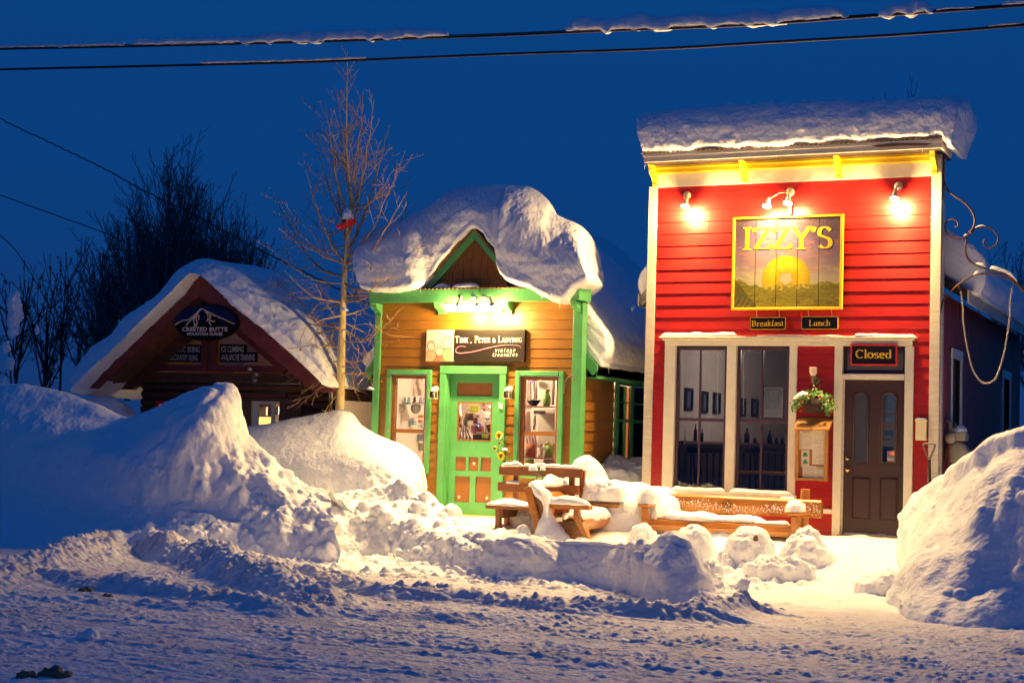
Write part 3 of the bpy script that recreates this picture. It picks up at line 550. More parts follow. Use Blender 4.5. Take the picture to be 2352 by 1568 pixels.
pile = [
 [(-3.62, -1.1, .2), (-3.52, -1.0, .35), (-3.35, -.95, .9), (-3.0, -.9, 1.1), (-2.3, -.6, 1.1), (-1.2, -.4, 1.1), (.4, -.4, 1.1)],
 rowp([(2066, 1270, -1.6), (2078, 1215, -1.7), (2086, 1170, -1.85), (2120, 1126, -2.1), (2180, 1080, -2.5), (2240, 1040, -2.9), (2300, 1008, -3.1), (2352, 992, -3.2), (2450, 970, -3.2), (2600, 965, -3.2)]),
 rowp([(2068, 1290, -1.95), (2076, 1232, -2.1), (2088, 1195, -2.3), (2130, 1155, -2.7), (2180, 1118, -3.1), (2240, 1075, -3.45), (2300, 1045, -3.6), (2352, 1030, -3.7), (2450, 1015, -3.7), (2600, 1010, -3.7)]),
 rowp([(2066, 1312, -2.3), (2077, 1265, -2.5), (2092, 1238, -2.8), (2140, 1195, -3.3), (2185, 1172, -3.6), (2240, 1130, -3.95), (2300, 1095, -4.1), (2352, 1080, -4.2), (2450, 1065, -4.2), (2600, 1060, -4.2)]),
 rowp([(2060, 1335, -2.7), (2076, 1300, -3.0), (2098, 1275, -3.5), (2145, 1250, -4.0), (2190, 1240, -4.3), (2240, 1195, -4.5), (2300, 1160, -4.5), (2352, 1145, -4.55), (2450, 1140, -4.55), (2600, 1140, -4.55)]),
 rowp([(2054, 1350, -3.1), (2074, 1325, -3.6), (2100, 1300, -4.3), (2150, 1290, -4.65), (2200, 1300, -4.85), (2250, 1262, -4.8), (2300, 1240, -4.75), (2352, 1225, -4.75), (2450, 1220, -4.75), (2600, 1220, -4.75)]),
 rowp([(2050, 1362, -3.4), (2070, 1348, -4.1), (2098, 1350, -4.8), (2150, 1355, -5.1), (2210, 1362, -5.2), (2270, 1355, -5.15), (2352, 1340, -5.1), (2450, 1340, -5.1), (2600, 1340, -5.1)]),
 rowp([(2046, 1378, -3.9), (2060, 1380, -4.6), (2098, 1420, -5.4), (2200, 1440, -5.75), (2352, 1444, -5.55), (2450, 1444, -5.4), (2600, 1444, -5.2)]),
 [p-np.array([0, .12, .4]) for p in rowp([(2046, 1378, -3.9), (2060, 1380, -4.6), (2098, 1420, -5.4), (2200, 1440, -5.75), (2352, 1444, -5.55), (2450, 1444, -5.4), (2600, 1444, -5.2)])],
]
def d_pile(V):
    return .05*fbm3(V, 1.2, 3, 22)+.008*fbm3(V, 9, 3, 29)+.003*fbm3(V, 20, 2, 23)+.06*np.abs(n3(V*np.array([2.2, 1, .5]), 1.7, 24))+.018*n3(V*np.array([2.2, 1, .8]), 4, 28)+.6*clods3(V, .17, .4, 25)*sm(-.1, .4, n3(V, 1.2, 26))+.4*clods3(V, .08, .4, 21)*sm(0, .4, n3(V, 1.6, 36))
for r_ in pile: l_ = np.array(r_[-1], float); r_ += [l_+np.array([.8, .1, -.3*max(0, l_[2])]), np.array([l_[0]+1.8, l_[1]+.1, -.1])]
snow_sheet('snow_bank', pile, 340, 330, d_pile, 'huge rounded snow pile to the right of the plum door')
mound = [
 [(-14.2, .05, 1.1), (-13, .05, 1.4), (-12.4, .2, 1.55), (-11.9, .4, 1.5), (-11.6, .1, 1.3), (-11.5, -.2, .9), (-11.4, -.25, .4)],
 rowp([(520, 1010, -.6), (560, 985, -.5), (620, 975, -.4), (700, 957, -.4), (745, 945, -.4), (785, 940, -.45), (812, 952, -.5), (832, 978, -.6), (870, 1001, -.65), (915, 1020, -.7), (948, 1045, -.75), (962, 1066, -.78), (968, 1095, -.8), (970, 1150, -.8)]),
 rowp([(520, 1030, -1.0), (560, 1000, -1.0), (620, 990, -.95), (700, 978, -.9), (745, 970, -.9), (785, 968, -.95), (812, 980, -.95), (840, 1000, -1.0), (880, 1020, -1.05), (915, 1036, -1.05), (944, 1058, -1.0), (960, 1085, -.95), (966, 1110, -.9), (968, 1160, -.9)]),
 rowp([(520, 1060, -1.5), (560, 1040, -1.5), (640, 1035, -1.5), (720, 1035, -1.5), (790, 1040, -1.5), (850, 1048, -1.5), (900, 1060, -1.45), (935, 1080, -1.35), (950, 1110, -1.2), (955, 1170, -1.1)]),
 rowp([(520, 1120, -1.75), (600, 1110, -1.75), (700, 1100, -1.75), (800, 1105, -1.72), (870, 1108, -1.68), (920, 1120, -1.6), (940, 1150, -1.4), (950, 1190, -1.2)]),
 [p-np.array([0, .1, .5]) for p in rowp([(520, 1130, -1.9), (600, 1130, -1.9), (700, 1130, -1.9), (800, 1130, -1.85), (870, 1130, -1.8), (920, 1140, -1.7), (940, 1160, -1.5), (950, 1200, -1.3)])],
]
snow_sheet('snow_bank', mound, 260, 170, lambda V: .022*fbm3(V, 1.3, 3, 32)+.004*fbm3(V, 10, 3, 38)+.0035*fbm3(V, 18, 2, 33)+sm(-11.4, -10.8, V[..., 0])*sm(1.35, .9, V[..., 2])*.028*fbm3(V, 5, 3, 34), 'smooth deep snow drift around the foot of the aspen tree', 'snow drift')

def dm(px, py, Y, *a, **k):
    c = P(px, py, Y); k.setdefault('skirt', .16); c[2] = a[3] if len(a) > 3 else zbase(np.array(c[0]), np.array(c[1])); return dome_ob('snow_mound', c, a[0], a[1], a[2], **k)
dm(1345, 1150, -.7, .42, .5, 1.0, .35, p=.62, amp=.05, seed=40, label='pointed snow drift against the green corner post of the ochre shop', cat='snow drift')
dm(1425, 1105, .9, .62, .7, .46, .85, p=.5, amp=.09, s=4, seed=41, label='shaded slumped snow below the side window of the ochre shop', cat='snow drift')
dm(1440, 1180, -.65, .95, .6, .62, .42, p=.45, amp=.05, seed=42, label='broad rounded snow mound before the gap between the two shops', cat='snow mound')
dm(1382, 1150, -1.15, .33, .16, .26, .82, skirt=.03, p=.42, amp=.03, s=6, seed=43, label='loaf of snow lying on the far arm of the log bench', cat='snow mound')
dm(1512, 1170, -.6, .45, .35, .60, .38, p=.45, amp=.03, seed=44, label='snow heaped between the two log benches', cat='snow mound')
dm(1592, 1250, -2.2, .27, .25, .38, .22, p=.5, amp=.02, s=5, seed=45, cl=.3, label='left of two round snow-covered lumps before the long log bench', cat='snow mound')
dm(1722, 1262, -2.2, .30, .27, .42, .20, p=.42, amp=.03, s=5, seed=46, cl=.2, label='right of two round snow-covered lumps, with a brown knob showing', cat='snow mound')
dm(1850, 1285, -1.9, .38, .3, .42, .2, p=1.1, amp=.05, s=5, seed=47, cl=.6, label='pointed snow heap under the right arm of the long log bench', cat='snow mound')
dm(1790, 1300, -2.6, .42, .22, .16, .14, p=.6, amp=.04, s=7, seed=48, label='low crumbled snow before the right snow lumps', cat='snow mound', cl=.5)
dm(1200, 1235, -2.3, .13, .12, .26, .22, p=.5, amp=.03, s=6, seed=49, label='upright block of snow before the brown slatted bench', cat='snow block')
dm(1340, 1225, -2.3, .22, .14, .16, .2, p=.8, amp=.03, s=6, seed=51, label='small snow heap before the seat of the log bench', cat='snow mound')
dm(1215, 1195, -1.1, .42, .3, .34, .38, p=.45, amp=.03, s=4, seed=52, label='snow filling the space under the brown slatted bench', cat='snow mound')
dm(1640, 1230, -1.0, .9, .3, .14, .38, p=.4, amp=.03, s=4, seed=53, label='snow lying below the windows behind the long log bench', cat='snow mound')
dm(1480, 1225, -1.8, .22, .2, .26, .28, p=.6, amp=.04, s=5, seed=54, label='rough snow between the log benches near the berm', cat='snow mound', cl=.4)
dm(2040, 1345, -3.0, .35, .3, .13, .1, p=.6, amp=.04, s=5, seed=55, label='crumbled snow at the left foot of the huge snow pile', cat='snow mound', cl=.6)
dm(140, 900, -.2, 1.35, 1.0, 1.05, .95, p=.6, amp=.05, s=1.5, seed=56, label='smooth snow drift against the left eave of the cabin', cat='snow drift')
dm(240, 945, -.45, .85, .6, 1.05, 1.0, p=.55, amp=.05, s=2.5, seed=57, label='snow packed up under the left eave of the cabin', cat='snow drift')
# loose lumps on the street
def lump(px, py, r, label, m='snow', cat='snow lump', sz=.8, group=None):
    c = G(px, py, 0.0); return dome_ob('snow_lump' if m != 'stone' else 'dirt_clod', c, r, r*.85, r*sz, label=label, cat=cat, m=m, n=22, amp=r*.25, s=1.6/r, p=.5, seed=int(px), group=group)
lump(205, 1465, .085, 'lone snow lump on the street at lower left'); lump(1185, 1318, .09, 'egg-shaped snow lump lying before the berm', sz=1.1); lump(1631, 1380, .05, 'small snow lump in the mouth of the trodden path')
lump(1790, 1405, .06, 'flat snow lump on the street near the right pile', sz=.6); lump(1205, 1402, .05, 'snow lump on the street below the berm'); lump(560, 1255, .09, 'snow lump in the blue hollow of the left bank')
for px, py, r, l in ((190, 1360, .09, 'brown dirt clod on the snow windrow at far left'), (245, 1371, .06, 'smaller dirt crumb beside the brown clod'), (125, 1552, .10, 'dark dirt clod at the lower left corner of the street'), (60, 1556, .07, 'flat dark dirt patch left of the clod at the lower left corner')): lump(px, py, r, l, 'stone', 'dirt clod', .5)
lump(1843, 1262, .05, 'left of two dark stones showing through the snow heap', 'stone', 'stone', .9); lump(1862, 1260, .06, 'right of two dark stones showing through the snow heap', 'stone', 'stone', .9)

# =================================================================== shared builders
def clip_poly(poly, inside):
    """clip a convex polygon by half-planes (a,b,c): a*x+b*z<=c"""
    for a, b, c in inside:
        out = []
        for i in range(len(poly)):
            p, q = poly[i-1], poly[i]; dp = a*p[0]+b*p[1]-c; dq = a*q[0]+b*q[1]-c
            if dp <= 0: out.append(p) if False else None
            if (dp <= 0) != (dq <= 0): t = dp/(dp-dq); out.append((p[0]+t*(q[0]-p[0]), p[1]+t*(q[1]-p[1])))
            if dq <= 0: out.append(q)
        poly = out
        if len(poly) < 3: return None
    return poly
def siding(parent, m, x0, x1, z0, z1, step, Y, excl, d=.03, name='siding_board'):
    """lapped boards, each its own object; excl = openings (x0,x1,z0,z1)"""
    n = round((z1-z0)/step); h = (z1-z0)/n
    for i in range(n):
        a = z0+i*h; b = a+h; mid = (a+b)/2
        iv = [(x0, x1)]
        for e in excl:
            if e[2] < mid < e[3]:
                iv = [s for (p, q) in iv for s in ((p, min(q, e[0])), (max(p, e[1]), q)) if s[1]-s[0] > .02]
        iv2 = []
        for (p, q) in iv:
            if q-p > 1.6 and random.random() < .45: c_ = p+(q-p)*random.uniform(.2, .8); iv2 += [(p, c_-.0015), (c_+.0015, q)]
            else: iv2.append((p, q))
        for (p, q) in iv2:
            j = [random.uniform(-.002, .002) for _ in range(4)]; g = .0035
            MB().hexa([(p, Y+j[0], a+g), (q, Y+j[1], a+g), (q, Y+d+.014, a+g), (p, Y+d+.014, a+g), (p, Y+.010+j[2], b+.001), (q, Y+.010+j[3], b+.001), (q, Y+d+.014, b+.001), (p, Y+d+.014, b+.001)]).ob(name, m, parent)
def siding_x(parent, m, y0, y1, z0, z1, step, X, excl, name='siding_board'):
    n = round((z1-z0)/step); h = (z1-z0)/n
    for i in range(n):
        a = z0+i*h; b = a+h; mid = (a+b)/2; iv = [(y0, y1)]
        for e in excl:
            if e[2] < mid < e[3]: iv = [s for (p, q) in iv for s in ((p, min(q, e[0])), (max(p, e[1]), q)) if s[1]-s[0] > .02]
        for (p, q) in iv:
            MB().hexa([(X-.04, p, a+.003), (X, p, a+.003), (X, q, a+.003), (X-.04, q, a+.003), (X-.04, p, b), (X-.017, p, b), (X-.017, q, b), (X-.04, q, b)]).ob(name, m, parent)
def star(mb, cx, cz, r, Y, th=.01, rot=0):
    c = [(cx, Y-th, cz)]; n = 10
    for k in range(n):
        a = math.radians(90+rot+36*k); q = r if k % 2 == 0 else r*.4; c.append((cx+q*math.cos(a), Y, cz+q*math.sin(a)))
    c.append((cx, Y+.002, cz))
    return mb.add(c, [(0, 1+k, 1+(k+1) % n) for k in range(n)]+[(n+1, 1+(k+1) % n, 1+k) for k in range(n)])
def bracket(name, m, parent, x0, x1, Y0, Y1, z0, z1, curl=1):
    """scroll bracket: top reaches out to Y0, foot at wall Y1"""
    d = Y1-Y0; h = z1-z0; pts = [(Y1, z0)]
    for t in np.linspace(0, 1, 12): pts.append((Y1-d*(.28+.72*(t**1.6))*(1 if t > .08 else .8)+.03*math.sin(t*7), z0+h*(.02+.86*t)))
    pts += [(Y0, z1), (Y1, z1)]
    return MB().prismx(pts[::-1], x0, x1).ob(name, m, parent, bevel=.004)
def corrugated(name, m, parent, x0, x1, Y0, Y1, z0, z1, amp=.008, wl=.065, slope=0):
    n = int((x1-x0)/wl*8); x = np.linspace(x0, x1, n); r = []
    for (Y, z) in ((Y0, z0), (Y1, z1)): r.append(np.stack([x, np.full(n, Y), z+amp*np.sin(x/wl*2*math.pi)+slope*(x-x0)], 1))
    V = np.stack([r[0], r[1], r[1]+[0, 0, -.004], r[0]+[0, 0, -.004]]); V = np.concatenate([V, V[:1]])
    return link(name, grid_mesh(name, V), m, parent)
def icicles(parent, spots, m='icicle'):
    for (p, l, r) in spots: MB().tube([p, (p[0]+.003, p[1], p[2]-l*.5), (p[0], p[1], p[2]-l)], [r, r*.6, .0008], 6).ob('icicle', m, parent, True)
def lamp_point(name, loc, power, rad=.04, parent=None, col=WARM):
    l = bpy.data.lights.new(name, 'POINT'); l.energy = power; l.color = col; l.shadow_soft_size = rad; o = bpy.data.objects.new(name, l); COL.objects.link(o); o.location = Vector([float(v) for v in loc])
    if parent: o.parent = parent; o.matrix_parent_inverse = Matrix.Translation(-Vector(parent.location))
    return o
def spot(name, loc, aim, power, ang, parent, col=WARM, rad=.035, blend_=.7):
    l = bpy.data.lights.new(name, 'SPOT'); l.energy = power; l.color = col; l.spot_size = math.radians(ang); l.spot_blend = blend_; l.shadow_soft_size = rad
    o = bpy.data.objects.new(name, l); COL.objects.link(o); o.location = Vector([float(v) for v in loc]); o.rotation_euler = Vector([float(v) for v in aim]).to_track_quat('-Z', 'Y').to_euler()
    if parent: o.parent = parent; o.matrix_parent_inverse = Matrix.Translation(-Vector(parent.location))
    return o
def floodlight(name, base, bulb, aim, power, label, ang=168, disc_r=.055, group='flood lamps above the shop signs'):
    """wall disc > arm > tapering holder > bulb; the lamp's light sits just before the bulb"""
    base = Vector([float(v) for v in base]); bulb = Vector([float(v) for v in bulb]); aim = Vector(aim).normalized()
    t = thing(name, base, label, 'floodlight', group)
    MB().lathe((base.x, base.y+.015, base.z), [(disc_r, -.022), (disc_r, -.008), (disc_r*.9, 0)], 20, axis='y').ob('wall_plate', 'whitemetal', t, True)
    el = bulb-aim*.11
    MB().tube([base, base.lerp(el, .5)+Vector((0, -.03, .03)), el], .011, 8).ob('arm', 'metal', t, True)
    MB().tube([el-aim*.03, el, bulb-aim*.05], [.018, .024, .034], 12).ob('lamp_holder', 'whitemetal', t, True)
    MB().tube([bulb-aim*.055, bulb-aim*.02, bulb+aim*.004], [.03, .05, .060], 14).ob('bulb_shell', 'whitemetal', t, True)
    MB().tube([bulb+aim*.0045, bulb+aim*.012], [.058, .036], 14).ob('bulb_face', 'bulb', t, True)
    spot('light', bulb+aim*.03, Vector((aim.x, -.42, -1)), power*1.3, 112, t, blend_=1.0); lamp_point('spill_light', bulb+aim*.05, power*(.36 if disc_r > .04 else .25), .045, t)
    return t

# =================================================================== THE RED SHOP
IL, ILi = P(*K4(110, 900))[0], P(*K4(161, 900))[0]; IRi, IR = P(*K4(1797, 900))[0], P(*K4(1858, 900))[0]
zf0 = P(*K4(985, 545))[2]; zc0 = P(*K4(985, 392), -.30)[2]; zc1 = P(*K4(985, 334), -.42)[2]
izzy = thing('red_shop', ((IL+IR)/2, .1, .3), 'narrow red false-front shop with cream trim and a snow-loaded cornice', 'shop')
ZB = .30
hx0, hx1, hz0, hz1 = RC(K5, 255, 97, 1850, 160)[0], RC(K6, 255, 97, 878, 150)[1], P(*K5(1000, 160))[2], P(*K5(1000, 97))[2]
w1 = RC(K5, 315, 165, 676, 1172); w2 = RC(K5, 742, 165, 1114, 1186); jl = RC(K5, 240, 160, 315, 1180); jm = RC(K5, 676, 160, 742, 1190); jr = RC(K5, 1114, 160, 1168, 1215)
dj0 = RC(K5, 1428, 160, 1485, 1480); dj1 = RC(K6, 820, 150, 878, 1400)
tr = RC(K6, 425, 155, 820, 325); dl = RC(K6, 418, 375, 820, 1390)
sill_z = P(*K5(900, 1190))[2]
op_win = (jl[0]+.01, jr[1]-.01, sill_z-.02, hz0+.05); op_door = (dj0[0]+.01, dj1[1]-.01, ZB, hz0+.05)
MB().holes(IL+.02, IR-.005, ZB-.6, zc1-.05, .062, .16, [(w1[0]+.01, w1[1]-.01, w1[2], w1[3]-.01), (w2[0]+.01, w2[1]-.01, w2[2], w2[3]-.01), (dj0[1]+.02, dj1[0]-.02, ZB, tr[3])]).ob('front_wall', 'dark', izzy)
siding(izzy, 'red', ILi, IRi, ZB+.02, zf0, .168, .015, [op_win, (op_door[0], op_door[1], ZB, op_door[3]), (hx0+.02, hx1-.02, hz0, hz1-.02)])
box('corner_post', 'cream2', izzy, IL, ILi, -.0, .10, ZB-.3, zf0+.02, .006); box('corner_post', 'cream2', izzy, IRi, IR, -.0, .10, ZB-.3, zc0-.004, .006)
box('side_board', 'cream2', izzy, IR-.012, IR+.012, .103, .22, ZB-.3, zc0-.03, .004)
box('frieze_board', 'cream', izzy, ILi-.06, IRi, -.012, .055, zf0+.002, zc0-.002)
box('crown_moulding', 'yellow', izzy, IL+.06, IRi+.02, -.10, -.014, zc0-.115, zc0-.004, .012); box('crown_bead', 'yellow', izzy, IL+.06, IRi+.02, -.135, -.102, zc0-.05, zc0-.005, .008)
for bx in (141, 678, 1240, 1812):
    c = P(*K4(bx, 470), -.15)[0]; bracket('bracket', 'yellow', izzy, c-.032, c+.032, -.27, -.014, zf0+.015, zc0-.006)
cxl, cxr = P(*K4(88, 400), -.42)[0], P(*K4(1866, 330), -.42)[0]
box('cornice_board', 'cream2', izzy, cxl, cxr, -.42, -.385, zc0-.01, zc1, .006)
box('soffit', 'cream', izzy, cxl+.02, cxr-.01, -.384, .06, zc0+.0, zc0+.02, 0)
box('cornice_return', 'cream2', izzy, cxr-.035, cxr+.0, -.383, .35, zc0-.01, zc1, .004)
box('cornice_strip', 'cream', izzy, cxl-.01, cxr+.005, -.44, -.422, zc1-.045, zc1-.002, .004)
MB().box(cxl+.03, cxr-.04, -.38, .5, zc1-.12, zc1-.012).ob('roof_deck', 'dark', izzy)
corrugated('roof_sheet', 'corr', izzy, cxl-.03, cxr+.08, -.47, .62, zc1+.012, zc1+.02, amp=.011)
MB().prism([(cxr-.9, zc1-.05), (cxr-.62, zc1-.028), (cxr-.30, zc1-.045), (cxr-.12, zc1-.06), (cxr-.2, zc1-.085), (cxr-.5, zc1-.07), (cxr-.8, zc1-.075)], -.4435, -.441).ob('rotten_patch', 'rustwood', izzy)
# header, casings
hb = (hz1-hz0)
box('window_header', 'cream', izzy, hx0, hx1, -.035, .05, hz0, hz0+hb*.55, .006); box('header_moulding', 'cream', izzy, hx0-.03, hx1+.03, -.075, .05, hz0+hb*.56, hz0+hb*.78, .012); box('header_cap', 'cream', izzy, hx0-.06, hx1+.06, -.12, .055, hz0+hb*.79, hz1, .010)
for b in (jl, jm, jr): box('window_casing', 'cream', izzy, b[0], b[1], -.012, .14, sill_z-.005, hz0-.002, .005)
for b in (dj0, dj1): box('door_casing', 'cream', izzy, b[0], b[1], -.012, .14, .36, hz0-.002, .005)
box('window_sill', 'cream', izzy, jl[0]-.03, jr[1]+.02, -.06, .14, sill_z-.065, sill_z-.008, .006)
a = RC(K5, 640, 1340, 710, 1420); box('skirting_post', 'cream', izzy, a[0], a[1], -.012, .013, ZB, a[3], .003); a = RC(K5, 700, 1285, 1428, 1318); box('skirting_rail', 'cream', izzy, a[0], dj0[0]-.003, -.008, .013, a[2], a[3], .003)
def sash_window(parent, r, zmid, Y, m, vx=None, fr=.045, gl='glass', name='window'):
    x0, x1, z0, z1 = r; fr_ = MB(); f = fr
    o = MB().box(x0, x0+f, Y, Y+.05, z0, z1).box(x1-f, x1, Y, Y+.05, z0, z1).box(x0+f, x1-f, Y, Y+.05, z1-f, z1).box(x0+f, x1-f, Y, Y+.05, z0, z0+f).ob(name, m, parent, bevel=.003)
    MB().box(x0+f, x1-f, Y+.005, Y+.055, zmid-.022, zmid+.022).ob('meeting_rail', m, o, bevel=.003)
    if vx is not None:
        MB().box(vx-.014, vx+.014, Y+.008, Y+.04, zmid+.022, z1-f).box(vx-.014, vx+.014, Y+.014, Y+.046, z0+f, zmid-.022).ob('glazing_bar', m, o, bevel=.003)
    for (a, b) in ((zmid+.022, z1-f), (z0+f, zmid-.022)): MB().box(x0+f, x1-f, Y+.026, Y+.029, a, b).ob('pane', gl, o)
    return o
zm = P(*K5(700, 678), .05)[2]
s1 = sash_window(izzy, w1, P(*K5(490, 676), .05)[2], .05, 'purple', P(*K5(490, 676), .05)[0]); s2 = sash_window(izzy, w2, P(*K5(920, 686), .05)[2], .05, 'purple', P(*K5(924, 676), .05)[0])
# etched scrolls in the upper panes
for s, (ax, bx) in ((s1, (345, 650)), (s2, (770, 930))):
    for (cx, sg) in ((ax, 1), (bx, -1)):
        if s is s2 and sg < 0: continue
        pts = [P(*K5(cx+sg*a, b), .074) for a, b in ((32, 640), (30, 400), (28, 255), (8, 240), (4, 218), (22, 210), (34, 228), (20, 250), (28, 232), (40, 205), (54, 194), (150, 206))]
        MB().tube(arc_resample(pts, 40), .0022, 4).ob('etched_line', 'whitemetal', s)
# door
door = MB(); x0, x1, z0, z1 = dl; ga = RC(K6, 490, 460, 582, 912, .06); gb = RC(K6, 678, 458, 770, 920, .06); pa = RC(K6, 475, 1012, 597, 1290, .05); pb = RC(K6, 660, 1015, 780, 1298, .05)
door.holes(x0, x1, z0, z1, .06, .105, [ga, gb]); dO = door.ob('door', 'doorp', izzy)
for g in (ga, gb):
    r = (g[1]-g[0])/2; cx = (g[0]+g[1])/2; zt = g[3]-r
    for sg in (-1, 1):
        arcp = [(cx+sg*r*math.cos(t), zt+r*math.sin(t)) for t in np.linspace(0, math.pi/2, 10)]; pl = arcp+[(cx+sg*r, g[3])]
        MB().prism(pl if sg > 0 else pl[::-1], .061, .104).ob('arch_corner', 'doorp', dO)
    path = [(cx-r, .056, g[2]), (cx-r, .056, zt)]+[(cx-r*math.cos(t), .056, zt+r*math.sin(t)) for t in np.linspace(.1, math.pi-.1, 12)]+[(cx+r, .056, zt), (cx+r, .056, g[2])]
    MB().tube(path, .014, 6, closed=True).ob('glass_moulding', 'doorp', dO, True)
    big = [(cx+(p[0]-cx)*1.32, .06, p[2]+(.03 if p[2] > zt-.01 else -.03)) for p in path]; MB().tube(big, .008, 6, closed=True).ob('outer_moulding', 'doorp', dO, True)
    MB().box(g[0], g[1], .088, .091, g[2], g[3]).ob('door_glass', 'glass', dO)
for p in (pa, pb):
    MB().hexa([(p[0]+.03, .046, p[2]+.03), (p[1]-.03, .046, p[2]+.03), (p[1]-.006, .062, p[2]+.006), (p[0]+.006, .062, p[2]+.006), (p[0]+.03, .046, p[3]-.03), (p[1]-.03, .046, p[3]-.03), (p[1]-.006, .062, p[3]-.006), (p[0]+.006, .062, p[3]-.006)]).ob('raised_panel', 'doorp', dO)
    MB().tube([(p[0], .059, p[2]), (p[1], .059, p[2]), (p[1], .059, p[3]), (p[0], .059, p[3])], .009, 6, closed=True).ob('panel_moulding', 'doorp', dO)
for (kx, ky, r) in ((450, 893, .028), (450, 967, .034)):
    c = P(*K6(kx, ky), .05); MB().lathe((c[0], .06, c[2]), [(r, 0), (r, -.008), (r*.4, -.014), (r*.45, -.03), (r*.8, -.04), (r*.75, -.055), (r*.2, -.06)], 16, axis='y').ob('lock' if ky < 900 else 'door_knob', 'brass', dO, True)
box('transom_bar', 'cream', izzy, dj0[1]-.0+.002, dj1[0]-.002, -.03, .14, *RC(K6, 405, 338, 822, 373)[2:], .005)
MB().box(dj0[1]+.002, x0-.002, .03, .12, .45, dl[3]).box(x1+.002, dj1[0]-.002, .03, .12, .45, dl[3]).ob('door_jamb', 'cream2', izzy)
t_ = sash_window(izzy, (tr[0]-.02, tr[1], tr[2]+.01, tr[3]-.0), (tr[2]+tr[3])/2-.9, .07, 'black', name='transom_window') if False else MB().box(dj0[1]+.002, dj1[0]-.002, .075, .10, tr[2]-.01, tr[2]+.035).box(dj0[1]+.002, dj1[0]-.002, .075, .10, tr[3]-.04, tr[3]).box(dj0[1]+.002, dj0[1]+.04, .075, .10, tr[2]+.036, tr[3]-.041).box(dj1[0]-.04, dj1[0]-.002, .075, .10, tr[2]+.036, tr[3]-.041).ob('transom_window', 'purple', izzy)
MB().box(dj0[1]+.04, dj1[0]-.04, .086, .089, tr[2]+.035, tr[3]-.04).ob('pane', 'glass', t_)
box('threshold', 'oak', izzy, dj0[1]-.03, dj1[0]+.0, -.06, .12, .395, .445, .006); box('door_step', 'rustwood', izzy, dj0[0]-.05, dj1[1]+.05, -.11, -.062, .30, .40, .006)
# side wall of vertical boards, windows
XS = -3.40; wy1, wy2 = PXx(*Z1(1215, 600), XS)[1], PXx(*Z1(1322, 600), XS)[1]; wy3, wy4 = PXx(*Z1(1745, 900), XS)[1], PXx(*Z1(1830, 900), XS)[1]
wz1, wz0 = PXx(*Z1(1265, 365), XS)[2], PXx(*Z1(1270, 1150), XS)[2]; wz3 = PXx(*Z1(1790, 590), XS)[2]; ez = 3.62
MB().holes(0, 1, 0, 1, 0, 1, []).v
sw = MB(); 
for (ya, yb, za, zb) in ((.23, wy1, 0, ez), (wy1, wy2, 0, wz0-.2), (wy1, wy2, wz1, ez), (wy2, wy3, 0, ez), (wy3, wy4, 0, 1.6), (wy3, wy4, wz3, ez), (wy4, 8.35, 0, ez)): sw.box(XS-.14, XS-.025, ya, yb, za, zb)
sw.ob('side_wall', 'dark', izzy)
y = .23; n_ = 0
while y < 8.3:
    w = .145; parts = [(0, ez)]
    if wy1-.05 < y+w/2 < wy2+.05: parts = [(0, wz0-.2), (wz1, ez)]
    if wy3-.05 < y+w/2 < wy4+.05: parts = [(0, 1.6), (wz3, ez)]
    for za, zb in parts: MB().box(XS-.024, XS+random.uniform(-.002, .002), y+.006, y+w-.002, za, zb).ob('wall_board', 'darkred', izzy)
    y += w
for (ya, yb, za, zb) in ((wy1, wy2, wz0-.2, wz1), (wy3, wy4, 1.5, wz3)):
    MB().box(XS+.003, XS+.028, ya-.01, yb, zb-.13, zb).ob('window_head', 'cream', izzy); MB().box(XS+.003, XS+.025, yb-.12, yb, za, zb-.131).ob('window_casing', 'cream', izzy); MB().box(XS+.003, XS+.025, ya, ya+.05, za, zb-.131).ob('window_casing', 'cream', izzy)
    MB().box(XS-.09, XS-.05, ya+.05, yb-.12, za, zb-.13).ob('pane', 'signblack', izzy)
# main gabled roof behind the false front
RX, RZ = (IL+XS)/2, 5.05
ezl = 3.72
for sg, xe, ze, xw in ((1, -3.1, 3.66, XS), (-1, -7.60, 3.66, IL)):
    slope = (RZ-ze)/(abs(xe-RX)); 
    MB().prism([(xe, ze), (RX, RZ), (RX, RZ-.12), (xe, ze-.12)][::-sg], .35, 8.8).ob('roof_slope', 'dark', izzy)
    MB().box(xe-.02 if sg < 0 else xe, xe if sg < 0 else xe+.025, .25, 8.8, ze-.17, ze+.0).ob('eave_board', 'cream2', izzy)
corrugated('eave_sheet', 'corr', izzy, -3.12, -3.04, .3, 8.8, 3.67, 3.67, amp=0)
MB().prism([(-7.60, 3.66), (-7.60, 3.50), (-7.42, 3.63), (-7.42, 3.84)], .33, .36).ob('rake_board', 'cream2', izzy)
# interior
inner = MB(); X0, X1 = IL+.1, XS-.16
box('interior_wall', 'plaster', izzy, X0, X1, 8.0, 8.1, .4, 3.5, 0); box('interior_floor', 'dark', izzy, X0, X1, .165, 8.1, .36, .43, 0); box('interior_ceiling', 'plaster', izzy, X0, X1, .165, 8.1, 3.3, 3.36, 0)
box('interior_wall', 'plaster', izzy, X0-.05, X0, .165, 8.0, .43, 3.3, 0)
MB().box(X1-.0, X1+.02, .165, 8.0, .43, 3.3).ob('interior_wall', 'plaster', izzy)
nl = thing('cafe_lamp', ((IL+XS)/2, 2.4, 3.2), 'dim ceiling lamp inside the red shop', 'lamp'); MB().lathe(((IL+XS)/2, 2.4, 3.22), [(.12, 0), (.14, .04), (.06, .075)], 16).ob('lamp_bowl', 'frosted', nl, True); lamp_point('light', ((IL+XS)/2, 2.4, 3.1), 60, .1, nl, (1, .80, .66))
